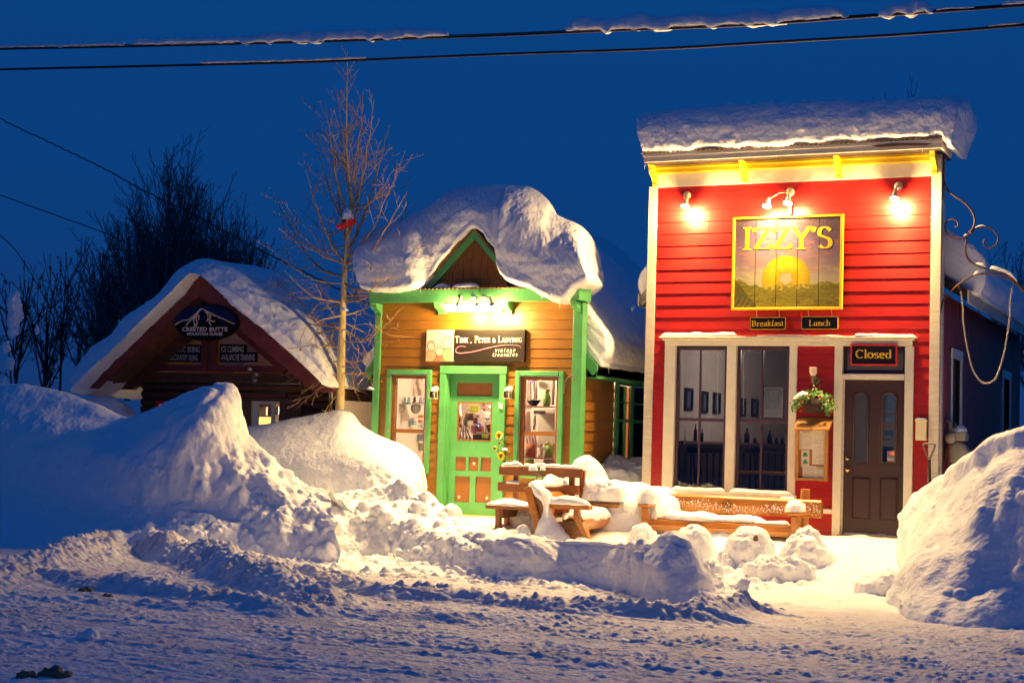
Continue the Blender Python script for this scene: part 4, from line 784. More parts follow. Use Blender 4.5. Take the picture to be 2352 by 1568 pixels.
for r in ((385, 455, 435, 612), (500, 478, 541, 630), (583, 488, 628, 635), (770, 527, 806, 655), (852, 530, 893, 655)):
    mz = (r[1]+r[3])/2; ya, yb_ = PXx(*K5(r[0], mz), X0)[1], PXx(*K5(r[2], mz), X0)[1]; xm_ = (r[0]+r[2])/2; z1_, z0_ = PXx(*K5(xm_, r[1]), X0)[2], PXx(*K5(xm_, r[3]), X0)[2]
    t = thing('framed_picture', (X0, (ya+yb_)/2, z0_), 'framed picture on the cafe wall, %s' % {385: 'tallest of three in the left window', 500: 'middle of three in the left window', 583: 'rightmost of three in the left window', 770: 'left of two in the right window', 852: 'right of two in the right window'}[r[0]], 'picture', 'pictures on the cafe wall'); w_ = .045
    MB().box(X0+.002, X0+.035, ya, ya+w_, z0_, z1_).box(X0+.002, X0+.035, yb_-w_, yb_, z0_, z1_).box(X0+.002, X0+.035, ya+w_, yb_-w_, z0_, z0_+w_).box(X0+.002, X0+.035, ya+w_, yb_-w_, z1_-w_, z1_).ob('frame', 'chair', t); MB().box(X0+.003, X0+.012, ya+w_, yb_-w_, z0_+w_, z1_-w_).ob('print', 'skyb', t)
cz = PXx(*K5(650, 832), X0)[2]
cnt = thing('wall_counter', (X0+.15, 3, .43), 'dark counter with a ledge along the cafe wall below the pictures', 'counter'); box('counter_top', 'rustwood', cnt, X0+.003, X0+.30, .6, 7.6, cz-.04, cz); box('counter_front', 'chair', cnt, X0+.003, X0+.24, .62, 7.58, .44, cz-.042)
bl = ['leftmost tan bottle on the counter', 'slim dark bottle right of the tan one on the counter', 'stout dark bottle at the left of the right window', 'low black jar between the bottles in the right window', 'dark bottle with a pale neck in the right window', 'slim bottle left of the last one in the right window', 'last bottle at the right edge of the right window']
for i, (bx, top, w) in enumerate(((463, 705, 26), (510, 738, 20), (823, 735, 40), (880, 796, 26), (983, 752, 34), (1030, 792, 22), (1070, 795, 24))):
    c = PXx(*K5(bx, 820), X0+.14); h = PXx(*K5(bx, top), X0+.14)[2]-cz; r = w*.3285/3578*(21+c[1])/2; MB().lathe((X0+.14, c[1], cz), [(r, 0), (r, h*.5), (r*.85, h*.62), (r*.35, h*.75), (r*.32, h*.97), (r*.4, h)], 12).ob('bottle', 'bottle', None, True, label=bl[i], cat='bottle', group='bottles on the cafe counter')
for k, (cx_, lab) in enumerate(((420, 'dark spindle-back chair behind the left pane of the left window'), (575, 'dark spindle-back chair behind the right pane of the left window'), (830, 'dark spindle-back chair behind the left pane of the right window'), (1000, 'dark spindle-back chair behind the right pane of the right window'))):
    c = P(*K5(cx_, 1000), 1.2); top = P(*K5(cx_, 870), 1.2)[2]; t = thing('chair', (c[0], 1.2, .43), lab, 'chair', 'chairs inside the red shop')
    MB().box(c[0]-.22, c[0]+.22, 1.0, 1.42, .88, .92).ob('seat', 'chair', t, bevel=.01)
    for lx, ly in ((-.2, 1.03), (.2, 1.03), (-.2, 1.39), (.2, 1.39)): MB().tube([(c[0]+lx, ly, .88), (c[0]+lx*1.15, ly, .43)], .018, 6).ob('leg', 'chair', t)
    MB().box(c[0]-.25, c[0]+.25, .96, 1.0, top-.08, top).ob('top_rail', 'chair', t, bevel=.01)
    for s in range(5): MB().tube([(c[0]-.2+s*.1, .98, top-.08), (c[0]-.17+s*.085, 1.02, .92)], .014, 6).ob('spindle', 'chair', t)
a = RC(K5, 760, 1037, 1080, 1058, .7); tbl = thing('table', (a[0], .8, .43), 'small table with a pale wooden edge behind the right window', 'table'); box('table_top', 'oak', tbl, a[0]-.1, a[1]+.1, .55, .98, a[2], a[3]); 
for lx in (.1, .35): MB().tube([(a[0]+lx, .7, a[2]), (a[0]+lx, .7, .43)], .02, 8).ob('leg', 'metal', tbl, True)
# notice of opening hours
a = RC(K5, 932, 438, 1086, 672, .10); hs = thing('hours_sign', (a[0], .1, a[2]), 'handwritten opening hours in a wooden frame inside the right window', 'notice')
MB().holes(a[0], a[1], a[2], a[3], .088, .10, [(a[0]+.02, a[1]-.02, a[2]+.02, a[3]-.02)]).ob('frame', 'oak', hs); MB().box(a[0]+.015, a[1]-.015, .094, .098, a[2]+.015, a[3]-.015).ob('sheet', 'paper', hs)
def kt(txt, x0, y0, x1, y1, K, Y, m, par, **k): a = RC(K, x0, y0, x1, y1, Y); return sans('lettering', txt, a[0], a[1], a[2], a[3], Y, m, par, **k)
kt('Izzness Hours', 958, 455, 1060, 472, K5, .093, 'ink', hs)
for i, (d_, h_) in enumerate((('Sunday', '7am to 2pm'), ('Monday', '7am to 2pm'), ('Tuesday', 'CLOSED'), ('Wednesday', '7am to 2pm'), ('Thursday', '7am to 2pm'), ('Friday', '7am to 2pm'), ('Saturday', '7am to 2pm'))):
    yy = 482+i*17.5; kt(d_, 947, yy, 947+6.5*len(d_), yy+12, K5, .093, 'ink', hs); kt(h_, 1008, yy, 1056, yy+11, K5, .093, 'ink', hs)
# things behind the door glass
a = RC(K6, 678, 462, 770, 650, .12); nb = MB().box(a[0]-.02, a[1]+.02, .125, .128, a[2], a[3]).ob('menu_sheet', 'bluelitpaper', None, label='handwritten menu, blue light painted into its paper, behind the right glass of the plum door', cat='notice')
for i in range(9): kt('abcdefghij klmn op'[i % 4:i % 4+9+i % 5], 690, 470+i*14, 755-(i % 3)*12, 478+i*14, K6, .121, 'navy', nb) if False else None
for i, tx in enumerate(('cream cheese', 'wheat bagel', 'onion', 'poppy seed', 'honey')): kt(tx, 697, 515+i*12, 740, 523+i*12, K6, .121, 'navy', nb)
kt('NO BACKPACKS', 682, 590, 766, 602, K6, .121, 'signred', nb); kt('PLEASE !!!', 682, 606, 730, 616, K6, .121, 'signred', nb)
a = RC(K6, 680, 750, 732, 775, .12); lt = MB().box(a[0], a[1], .122, .125, a[2], a[3]).ob('small_notice', 'bluelitpaper', None, label='small white word strip reading Lentil behind the door glass', cat='notice'); kt('Lentil', 683, 754, 728, 771, K6, .119, 'navy', lt)
a = RC(K6, 676, 705, 745, 745, .4); MB().box(a[0], a[1], .4, .43, a[2], a[3]).ob('wall_notice', 'bluelitpaper', None, label='blue framed notice above the Lentil strip inside the door', cat='notice')
a = RC(K6, 676, 832, 712, 915, .4); MB().lathe(((a[0]+a[1])/2, .5, a[2]), [(.08, 0), (.09, .2), (.095, a[3]-a[2])], 14).ob('blue_tub', 'blue', None, True, label='blue tub inside the plum door beside the card sticker', cat='tub')
a = RC(K6, 711, 843, 768, 915, .084); cs = thing('card_sticker', (a[0], .08, a[2]), 'MasterCard and VISA sticker low in the right door glass', 'sticker')
h = a[3]-a[2]; w = a[1]-a[0]; MB().box(a[0], a[1], .0850, .0855, a[2], a[3]).ob('backing', 'white', cs)
MB().box(a[0]+.004, a[1]-.004, .0842, .0846, a[2]+h*.52, a[3]-.004).ob('upper_field', 'visa', cs)
for k, (m_) in enumerate(('mcr', 'mco')): MB().lathe((a[0]+w*(.36+.28*k), .0838-.0003*k, a[2]+h*.76), [(h*.2, 0), (h*.2, .0002)], 20, axis='y').ob('disc', m_, cs)
sans('lettering', 'MasterCard', a[0]+w*.12, a[1]-w*.12, a[2]+h*.71, a[2]+h*.81, .0830, 'white', cs); MB().box(a[0]+.004, a[1]-.004, .0842, .0846, a[2]+h*.40, a[2]+h*.49).ob('blue_band', 'visa', cs)
sans('lettering', 'VISA', a[0]+w*.12, a[1]-w*.12, a[2]+h*.19, a[2]+h*.37, .0840, 'visa', cs, shear=.3); MB().box(a[0]+.004, a[1]-.004, .0842, .0846, a[2]+.003, a[2]+h*.14).ob('orange_band', 'mco', cs)

# ---- main painted sign
sg0, sg1, sgz0, sgz1 = RC(Z7, 95, 100, 1470, 1268, -.17); sw_ = sg1-sg0; sh_ = sgz1-sgz0
sgn = thing('painted_sign', ((sg0+sg1)/2, -.12, sgz0), "square painted plank sign reading IZZY'S above a giant yellow bagel", 'sign')
def art_izzy(u, v):
    px = 115+1330*u; py = 1255-1165*v
    nA = n2(px/90, py/40, 3)+.6*n2(px/35, py/22, 4)+.4*n2(px/9, py/60, 5)
    t = np.clip((py-90)/830+.05*nA, 0, 1)
    stops = [(0, (.13, .075, .10)), (.25, (.20, .12, .19)), (.5, (.30, .19, .30)), (.72, (.42, .30, .34)), (.9, (.66, .55, .38)), (1, (.70, .62, .36))]
    c = [np.interp(t, [s[0] for s in stops], [s[1][k] for s in stops]) for k in range(3)]
    cl = sm(.35, .7, n2((px+py*.5)/75, py/16+px/260, 8)+.5*n2(px/28, py/9, 9))*sm(330, 430, py)*(1-sm(760, 860, py))*.75
    c = blend(c, cl, (.66, .27, .12))
    dx = (px-772)/305; dy = (py-885)/308; r = np.hypot(dx, dy); bag = (r < 1)
    hole = np.hypot((px-772)/88, (py-880)/80) + .10*np.cos(5*np.arctan2(py-880, px-772)+1.2) < .92
    shade = .62+.38*np.clip(1-np.abs(r-.62)/.5, 0, 1)+.07*n2(px/22, py/16, 12)
    ang = np.arctan2(dy, dx); seam = np.minimum.reduce([np.abs(((ang-s0+np.pi) % (2*np.pi))-np.pi) for s0 in (-2.3, -.55, .75, 2.55, 2.0)]); shade = shade-.25*(seam < .05)*(r < .75)
    m = (bag & ~hole).astype(float); c = [x*(1-m)+m*shade*k for x, k in zip(c, (.90, .64, .02))]
    hill = 985-28*np.sin(px/140)-40*sm(1130, 1300, px)*1.1-14*np.abs(n2(px/55, px*0, 14))*2-60*sm(330, 180, px)
    peaks = 985-30*np.abs(np.sin(px/46))*sm(470, 560, px)*sm(1120, 1000, px); hl = np.minimum(hill, peaks)
    hm = (py > hl).astype(float); tex = .8+.25*n2(px/60, py/18, 15)+.2*n2(px/12, py/12, 16)
    g = [tex*a for a in (.46, .39, .035)]; c = [x*(1-hm)+hm*y for x, y in zip(c, g)]
    snowp = (hm > 0)*(py < hl+55)*(n2(px/24, py/20, 17) > .05)*sm(440, 560, px)*sm(1150, 1020, px)*.7; c = blend(c, snowp, (.85, .70, .12))
    dk = ((py-860) > (px-115)*1.28).astype(float)*(py > 850); dk = dk*(.8+.2*n2(px/14, py/14, 18)); c = blend(c, dk*.85, (.13, .12, .035))
    st = ((py > 1110)*(px < 330)*(np.sin((px+py*.55)/11) > .25))*.6; c = blend(c, st, (.40, .34, .06))
    spk = (n2(px/4.2, py/7, 20) > .62)*sm(330, 120, py+.3*px*0)*.35; c = blend(c, spk, (.75, .70, .62))
    return [q*.5 for q in c]
fwid = .030
for k in range(5):
    u0 = k/5; u1 = (k+1)/5; xa = sg0+fwid+(sw_-2*fwid)*u0+.003; xb = sg0+fwid+(sw_-2*fwid)*u1-.003
    pk = MB().box(xa, xb, -.168, -.14, sgz0+.02, sgz1-.02).ob('plank', 'signblack', sgn); picture('painting', xa+.0005, xb-.0005, sgz0+.022, sgz1-.022, -.1695, art_izzy, 90, 420, 'art', pk, (u0, u1))
MB().box(sg0, sg1, -.139, -.125, sgz0+.01, sgz1-.01).ob('backing', 'black', sgn)
for r in ((sg0, sg0+fwid, sgz0+fwid, sgz1-fwid), (sg1-fwid, sg1, sgz0+fwid, sgz1-fwid), (sg0, sg1, sgz0, sgz0+fwid-.001), (sg0, sg1, sgz1-fwid+.001, sgz1)): box('frame_strip', 'yellow', sgn, r[0], r[1], -.19, -.13, r[2], r[3], .004)
Ys = -.1715; pz = lambda x, y: (P(*Z7(x, y), Ys)[0], P(*Z7(x, y), Ys)[2])
bl_, br_, tl_, tr_ = pz(215, 517), pz(1345, 503), pz(215, 252), pz(1345, 234)
serif_text('lettering', "IZZY'S", (bl_, br_, tl_[1]-bl_[1], tr_[1]-br_[1]), Ys, 'gold', sgn, thick=.165, thin=.055, track=.035)
for bx in (652, 930):
    a = RC(Z7, bx-7, 1278, bx+7, 1350, -.1); box('stay', 'red', sgn, a[0], a[1], -.12, .02, a[2], a[3])
a = RC(K4, 946, 668, 970, 740, -.05); box('sign_post', 'signred', sgn, a[0], a[1], -.06, .01, a[2], a[3])
for nm, r, tx, c in (('Breakfast', (322, 1370, 750, 1508), 'Breakfast', ((335, 1476), (735, 1470), (335, 1408), (735, 1402))), ('Lunch', (962, 1358, 1404, 1505), 'Lunch', ((1045, 1470), (1318, 1465), (1045, 1402), (1318, 1398)))):
    a = RC(Z7, *r, -.16); t = thing('hanging_sign', ((a[0]+a[1])/2, -.15, a[2]), 'small dark sign reading %s hung below the painted sign' % nm, 'sign', 'small signs under the painted sign')
    box('board', 'signblack', t, a[0], a[1], -.16, -.14, a[2], a[3]); 
    for q in ((a[0]-.004, a[1]+.004, a[3]+.0005, a[3]+.006), (a[0]-.004, a[1]+.004, a[2]-.006, a[2]-.0005), (a[0]-.006, a[0]-.0005, a[2], a[3]), (a[1]+.0005, a[1]+.006, a[2], a[3])): MB().box(q[0], q[1], -.163, -.14, q[2], q[3]).ob('edge_strip', 'yellow', t)
    cc = [(P(*Z7(*p), -.162)[0], P(*Z7(*p), -.162)[2]) for p in c]; serif_text('lettering', tx, (cc[0], cc[1], cc[2][1]-cc[0][1], cc[3][1]-cc[1][1]), -.1625, 'gold', t, thick=.15, thin=.07, track=.02)
    for f_ in (.17, .83):
        hx = a[0]+(a[1]-a[0])*f_; zt = sgz0
        MB().tube([(hx, -.15, a[3]-.002), (hx, -.15, a[3]+.02), (hx+.008, -.155, a[3]+.03), (hx, -.16, a[3]+.045), (hx-.004, -.15, zt+.004)], .0035, 6).ob('hook', 'bright', t, True)
# Closed sign
a = RC(Z1, 168, 306, 658, 530, -.07); t = thing('closed_sign', ((a[0]+a[1])/2, -.05, a[2]), 'black sign with red frame reading Closed hung over the transom window', 'sign')
rot = -.012
box('board', 'signblack', t, a[0]+.02, a[1]-.02, -.062, -.05, a[2]+.02, a[3]-.02)
for q in ((a[0], a[1], a[3]-.022, a[3]), (a[0], a[1], a[2], a[2]+.022), (a[0], a[0]+.022, a[2]+.0225, a[3]-.0225), (a[1]-.022, a[1], a[2]+.0225, a[3]-.0225)): box('frame_strip', 'signred', t, q[0], q[1], -.075, -.048, q[2], q[3])
cc = [(P(*Z1(*p), -.064)[0], P(*Z1(*p), -.064)[2]) for p in ((222, 452), (602, 455), (222, 366), (602, 371))]; serif_text('lettering', 'Closed', (cc[0], cc[1], cc[2][1]-cc[0][1], cc[3][1]-cc[1][1]), -.0645, 'gold', t, thick=.14, thin=.07, track=.01)
for hx in (280, 553): c = P(*Z1(hx, 296), -.07); MB().tube([(c[0], -.04, c[2]), (c[0], -.075, c[2]), (c[0], -.06, c[2]-.03)], .004, 6).ob('hook', 'brass', t, True)
# wall lamp, flower basket, menu case, letter box, shovel
c = P(*K6(222, 320), -.12); wl = thing('wall_lamp', (c[0], 0, P(*K6(240, 380))[2]), 'unlit wall lamp with a ribbed frosted shade above the ivy basket', 'lamp')
cz_ = P(*K6(222, 350), -.12)[2]; zt_ = P(*K6(222, 293), -.12)[2]; hh_ = zt_-cz_
MB().lathe((c[0], -.12, cz_), [(.028, 0), (.045, .03), (.05, hh_*.6), (.046, hh_*.85), (.052, hh_), (.045, hh_+.002)], 18).ob('shade', 'frosted', wl, True); b_ = P(*K6(245, 378), 0)
MB().lathe((b_[0], .012, b_[2]), [(.05, 0), (.048, -.02), (.03, -.035)], 18, axis='y').ob('wall_plate', 'stone', wl, True); MB().tube([(b_[0], -.02, b_[2]), (b_[0]-.01, -.07, b_[2]-.05), (c[0], -.12, b_[2]-.05), (c[0], -.12, cz_-.002)], [.012, .012, .014, .026], 10).ob('arm', 'stone', wl, True); MB().lathe((c[0], -.12, cz_-.035), [(.016, 0), (.036, .01), (.036, .034)], 14).ob('shade_cup', 'stone', wl, True)
a = RC(K6, 145, 500, 300, 598, -.18); cxb = (a[0]+a[1])/2; bk = thing('ivy_basket', (cxb, -.1, a[2]), 'dark wall basket overflowing with ivy, a pat of snow on its left', 'plant basket')
MB().lathe((cxb, -.03, a[2]), [(.10, 0), (.155, .05), (.175, a[3]-a[2])], 20).ob('basket', 'basket', bk, True)
rnd = random.Random(5); lv = MB(); lv2 = MB()
def leafq(mb, c, s, r):
    n = Vector((r.uniform(-.8, .8), -1, r.uniform(-.5, .9))).normalized(); u = n.orthogonal().normalized(); u.rotate(Matrix.Rotation(r.uniform(0, 6.3), 3, n)); v = n.cross(u); c = Vector([float(q) for q in c])
    mb.add([c-u*s, c-u*.2*s+v*.6*s+n*.15*s, c+u*s, c-u*.2*s-v*.6*s+n*.15*s], [(0, 1, 2, 3)])
for i in range(230):
    th = rnd.uniform(.0, math.pi); rr_ = rnd.gauss(1, .16); px_ = 222+118*math.cos(th)*rr_; py_ = 560-100*math.sin(th)*rr_+(30*abs(math.cos(th))*rnd.random())
    c = P(*K6(px_, py_), -.2+rnd.uniform(-.06, .08)); leafq(lv, c, rnd.uniform(.014, .03), rnd)
for i in range(45): c = P(*K6(318+rnd.uniform(-16, 14), 540+rnd.uniform(0, 72)), -.2); leafq(lv, c, rnd.uniform(.012, .024), rnd)
for i in range(30): c = P(*K6(95+rnd.uniform(-16, 30), 545+rnd.uniform(-10, 40)), -.2); leafq(lv, c, rnd.uniform(.012, .024), rnd)
lv.ob('ivy_leaves', 'leaf', bk, kind='stuff')
for i in range(14):
    th = rnd.uniform(0, math.pi); c = P(*K6(222+100*math.cos(th), 555-75*math.sin(th)), -.24); MB().ball(c, .011, 8).ob('berry', 'feeder' if i % 3 else 'plum', bk, True)
c = P(*K6(140, 492), -.2); snow_strip('snow_pat', [P(*K6(92, 505), -.2), P(*K6(140, 488), -.2), P(*K6(190, 470), -.2)], .05, .055, None, 'pat of snow lying on the left of the ivy basket', 'snow pat', seed=3)
a = RC(K6, 110, 694, 318, 1038, -.06); mc = thing('menu_case', ((a[0]+a[1])/2, -.03, a[2]), 'wooden menu case with sloping yellow roof under the ivy basket', 'menu case')
MB().holes(a[0], a[1], a[2], a[3], -.10, -.055, [(a[0]+.038, a[1]-.038, a[2]+.03, a[3]-.01)]).ob('frame', 'oak', mc, bevel=.003); box('back', 'cork', mc, a[0]+.002, a[1]-.002, -.054, .01, a[2]+.002, a[3]-.002)
rz = RC(K6, 97, 620, 335, 694, -.15); MB().hexa([(rz[0]-.0, -.22, rz[2]-.0), (rz[1]+.0, -.22, rz[2]), (rz[1]-.0, -.20, rz[2]-.02), (rz[0], -.20, rz[2]-.02), (rz[0]+.03, -.0, rz[3]), (rz[1]-.0, -.0, rz[3]), (rz[1]-.0, .01, rz[3]-.03), (rz[0]+.03, .01, rz[3]-.03)]).ob('roof', 'oak', mc)
def art_menu(sd):
    def f(u, v):
        line = (np.sin(v*90) > .1)*(n2(u*26, v*28+sd, sd) > -.25)*(u > .07)*(u < .93)*(v < .93); base = [np.full_like(u, .62), np.full_like(u, .57), np.full_like(u, .48)]; return blend(base, line*.45, (.1, .09, .09))
    return f
for i, (r, lab) in enumerate((((130, 712, 222, 832), ''), ((218, 708, 302, 812), ''), ((216, 800, 302, 932), ''), ((143, 838, 196, 948), ''), ((152, 940, 242, 1030), ''), ((240, 948, 292, 1030), ''))):
    q = RC(K6, *r, -.06); picture('menu_sheet', q[0], q[1], q[2], q[3], -.0565-.0008*i, art_menu(i), 30, 60, 'art_matt', mc)
for yy in (865, 912): 
    q = RC(K6, 152, yy-14, 188, yy+14, -.06); MB().prism([(q[0], q[2]), (q[1], q[2]), ((q[0]+q[1])/2+.01, q[3]), ((q[0]+q[1])/2-.012, q[3]-.005)], -.0635, -.063).ob('print_mark', 'dgreen', mc)
kt('Escapes', 246, 950, 290, 964, K6, -.0625, 'dgreen', mc); kt('Breakfast', 155, 714, 200, 722, K6, -.0580, 'ink', mc)
a = RC(K6, 893, 652, 968, 773, -.05); lb = thing('drop_box', ((a[0]+a[1])/2, 0, a[2]), 'cream wall box right of the plum door with snow on its lid', 'wall box'); box('body', 'beige', lb, a[0]+.004, a[1]-.004, -.05, .012, a[2], a[3], .006); box('lid', 'beige', lb, a[0]-.004, a[1]+.004, -.062, .012, a[3]+.001, a[3]+.03, .006)
snow_strip('snow_pat', [(a[0]+.0, -.03, a[3]+.03), (a[1], -.03, a[3]+.03)], .035, .022, None, 'thin snow on the lid of the cream wall box', 'snow pat', seed=5)
sh = thing('snow_shovel', P(*K6(985, 1060), -.3), 'snow shovel with a grey D-grip handle leaning by the corner post', 'shovel')
g = [P(*K6(*p), -.28) for p in ((978, 886), (950, 812), (956, 797), (1016, 797), (1024, 812), (996, 886))]; MB().tube(arc_resample(g, 24), .012, 8, closed=False).ob('grip', 'shovel', sh, True)
MB().tube([P(*K6(987, 878), -.28), P(*K6(988, 905), -.28)], [.022, .02], 10).ob('ferrule', 'shovel', sh, True); MB().tube([P(*K6(988, 900), -.28), P(*K6(994, 1330), -.6)], .018, 8).ob('shaft', 'black', sh, True)
b0 = P(*K6(994, 1330), -.6); MB().hexa([(b0[0]-.2, b0[1], b0[2]), (b0[0]+.2, b0[1], b0[2]), (b0[0]+.2, b0[1]+.01, b0[2]), (b0[0]-.2, b0[1]+.01, b0[2]), (b0[0]-.2, b0[1]+.1, b0[2]-.4), (b0[0]+.2, b0[1]+.1, b0[2]-.4), (b0[0]+.2, b0[1]+.11, b0[2]-.4), (b0[0]-.2, b0[1]+.11, b0[2]-.4)]).ob('blade', 'metal', sh)
# gas meter
gy = PXx(*Z1(1270, 1330), XS+.15)[1]; gzz = PXx(*Z1(1270, 1330), XS+.15)[2]; gm = thing('gas_meter', (XS+.15, gy, gzz-.15), 'beige-grey gas meter with pipes on the dark red side wall', 'gas meter')
MB().lathe((XS+.16, gy+.06, gzz-.14), [(.10, -.11), (.15, -.09), (.155, 0), (.15, .09), (.10, .11)], 18, axis='y').ob('meter_body', 'grey', gm, True)
box('meter_head', 'grey', gm, XS+.05, XS+.28, gy-.05, gy+.2, gzz+.02, gzz+.13, .02); MB().lathe((XS+.10, gy-.10, gzz+.05), [(.04, -.05), (.07, -.03), (.07, .02), (.04, .05)], 14, axis='y').ob('regulator', 'grey', gm, True)
MB().tube([(XS+.08, gy-.05, gzz+.12), (XS+.08, gy-.05, gzz+.26), (XS+.02, gy-.05, gzz+.30)], .02, 8).ob('pipe', 'stone', gm, True); MB().tube([(XS+.14, gy-.0, gzz+.12), (XS+.14, gy, gzz+.24)], .022, 8).ob('pipe', 'stone', gm, True); MB().tube([(XS+.07, gy-.10, gzz+.0), (XS+.07, gy-.10, gzz-.7)], .016, 8).ob('riser_pipe', 'darkred', gm, True)
snow_strip('snow_pat', [(XS+.15, gy-.04, gzz+.14), (XS+.2, gy+.26, gzz+.11)], .10, .10, None, 'cap of snow on the gas meter', 'snow cap', seed=8)
# wrought iron bracket with chain
def zp(pts, Y=.05): return [P(*Z2(*p), Y) for p in pts]
wi = thing('iron_bracket', P(*Z2(328, 480), .05), 'scrolled wrought iron sign bracket at the right corner of the red shop', 'iron bracket')
MB().tube(arc_resample(zp([(332, 150), (328, 250), (335, 340), (350, 400), (385, 455), (440, 495), (500, 535), (550, 585), (585, 645), (590, 700), (575, 750), (550, 790), (525, 830), (515, 890), (520, 960), (545, 1010), (600, 1050), (680, 1080), (780, 1105), (850, 1130), (910, 1170), (960, 1215), (1000, 1265), (1060, 1370)]), 120), .012, 8).ob('main_scroll', 'iron', wi, True)
MB().tube(arc_resample(zp([(550, 788), (520, 815), (470, 832), (410, 825), (365, 790), (348, 740), (360, 700), (395, 677), (435, 685), (455, 710), (450, 735), (428, 740)], .04), 60), .010, 8).ob('scroll', 'iron', wi, True)
MB().tube(arc_resample(zp([(555, 790), (590, 757), (640, 742), (700, 742), (750, 770), (782, 820), (775, 870), (740, 905), (700, 910), (668, 885), (665, 855), (690, 842)], .06), 60), .010, 8).ob('scroll', 'iron', wi, True)
MB().tube(arc_resample(zp([(308, 1450), (330, 1350), (370, 1300), (430, 1235), (500, 1180), (570, 1140), (640, 1122), (720, 1122), (800, 1140), (880, 1170), (950, 1218), (990, 1268), (1030, 1340)], .055), 70), .012, 8).ob('arch_rod', 'iron', wi, True)
for k in range(4): MB().tube([P(*Z2(538+8*k, 772+5*k), .02), P(*Z2(556+6*k, 786+3*k), .0), P(*Z2(572-2*k, 800-2*k), .09)], .006, 6).ob('wire_wrap', 'iron', wi)
MB().box(IR+.013, IR+.025, .02, .06, P(*Z2(325, 520), .05)[2], P(*Z2(325, 150), .05)[2]).ob('mounting_plate', 'iron', wi)
for q in (((455, 1222), (468, 1240), (478, 1262)), ((918, 1185), (908, 1225), (896, 1240))): MB().tube(zp(q), .006, 6).ob('chain_hook', 'iron', wi, True)
chp = [P(*p, .05) for p in (Z2(478, 1262), Z2(487, 1350), Z2(495, 1420), Z1(1342, 40), Z1(1360, 180), Z1(1392, 370), Z1(1440, 560), Z1(1500, 665), Z1(1545, 708), Z1(1590, 716), Z1(1640, 700), Z1(1690, 650), Z1(1745, 500), Z1(1785, 340), Z1(1810, 180), Z1(1832, 20), Z2(880, 1380), Z2(896, 1245))]
cr_p = arc_resample(chp, 131); ch = MB()
for i in range(0, 130):
    a_, b_ = Vector(cr_p[i]), Vector(cr_p[i+1]); d = (b_-a_); l = d.length*.68; d.normalize(); s_ = d.cross(Vector((0, 1, 0))).normalized() if i % 2 else Vector((0, 1, 0)); c = (a_+b_)/2
    ch.tube([c+d*l*math.cos(t)*1.0+s_*.0095*math.sin(t)*1.2 for t in np.linspace(0, 2*math.pi, 9)[:-1]], .0034, 4, closed=True)
tag(recentre(ch.ob('hanging_chain', 'bright', None, True)), 'slack steel chain hanging in a loop from the iron bracket', 'chain')
for i, (pts, w, h, lab) in enumerate((([(592, 752), (640, 738), (685, 740)], .014, .025, 'snow on the upper right iron scroll'), ([(600, 1046), (650, 1062), (690, 1074)], .018, .04, 'short snow roll on the iron curl left of the long one'), ([(712, 1084), (780, 1100), (850, 1125), (910, 1162), (948, 1200)], .022, .05, 'long snow roll on the outer iron curl'), ([(580, 1140), (608, 1128), (636, 1124)], .014, .025, 'little snow on the crown of the iron arch'), ([(500, 818), (528, 806)], .01, .018, 'speck of snow where the left iron scroll meets the stem'))):
    snow_strip('snow_pat', [(p[0], p[1], p[2]+.008) for p in zp(pts)], w, h, None, lab, 'snow pat', 'snow on the iron bracket', seed=i+20)
# snow of the red shop
snow_strip('ledge_snow', [(hx0-.05, -.06, hz1+.002), (hx0+.5, -.06, hz1+.004), (hx0+1.05, -.06, hz1+.002)], .055, .045, None, 'wedge of snow on the left end of the long window header', 'snow ledge', seed=31, rough=.15)
snow_strip('ledge_snow', [(hx0+1.3, -.05, hz1+.001), (hx1-.9, -.05, hz1+.001)], .035, .012, None, 'thin dusting of snow along the middle of the window header', 'snow ledge', seed=32)
snow_strip('ledge_snow', [(hx1-.75, -.06, hz1+.002), (hx1+.04, -.06, hz1+.002)], .05, .028, None, 'snow on the right end of the window header above the Closed sign', 'snow ledge', seed=33)
snow_strip('ledge_snow', [(w1[0]-.02, -.01, sill_z-.01), (w1[1]+.03, -.01, sill_z-.01)], .075, .055, None, 'rounded snow on the sill of the left window', 'snow ledge', seed=34, rough=.1)
snow_strip('ledge_snow', [(w2[0]-.06, -.01, sill_z-.01), (w2[1]+.08, -.01, sill_z-.01)], .075, .055, None, 'rounded snow on the sill of the right window', 'snow ledge', seed=35, rough=.1)
st = []
zz = zc1+.02
for (bx, by, tx, ty, back) in ((100, 372, 108, 205, .55), (106, 372, 128, 150, .75), (300, 360, 320, 128, .8), (700, 340, 700, 98, .85), (1100, 322, 1100, 82, .9), (1500, 306, 1500, 80, .9), (1760, 294, 1770, 70, .9), (1850, 294, 1880, 62, .85), (1880, 310, 1960, 48, .8), (1915, 318, 2020, 75, .7), (1925, 300, 2030, 130, .6)):
    b = P(*K4(bx, by), -.45); b[2] = max(b[2], zz) if bx < 1870 else b[2]; t_ = P(*K4(tx, ty), back*.25)
    h = t_[2]-b[2]; x0_, x1_ = b[0], t_[0]
    st.append([(x0_, -.44, b[2]), (x0_+(x1_-x0_)*.2, -.52, b[2]+h*.22), (x0_+(x1_-x0_)*.5, -.50, b[2]+h*.52), (x0_+(x1_-x0_)*.8, -.33, b[2]+h*.84), (x1_, .05, b[2]+h*1.0), (x1_, .45, b[2]+h*.98), (x1_, .8, b[2]+h*.8), (x0_, .95, b[2]+h*.3), (x0_, .7, b[2]), (x0_, .1, b[2])])
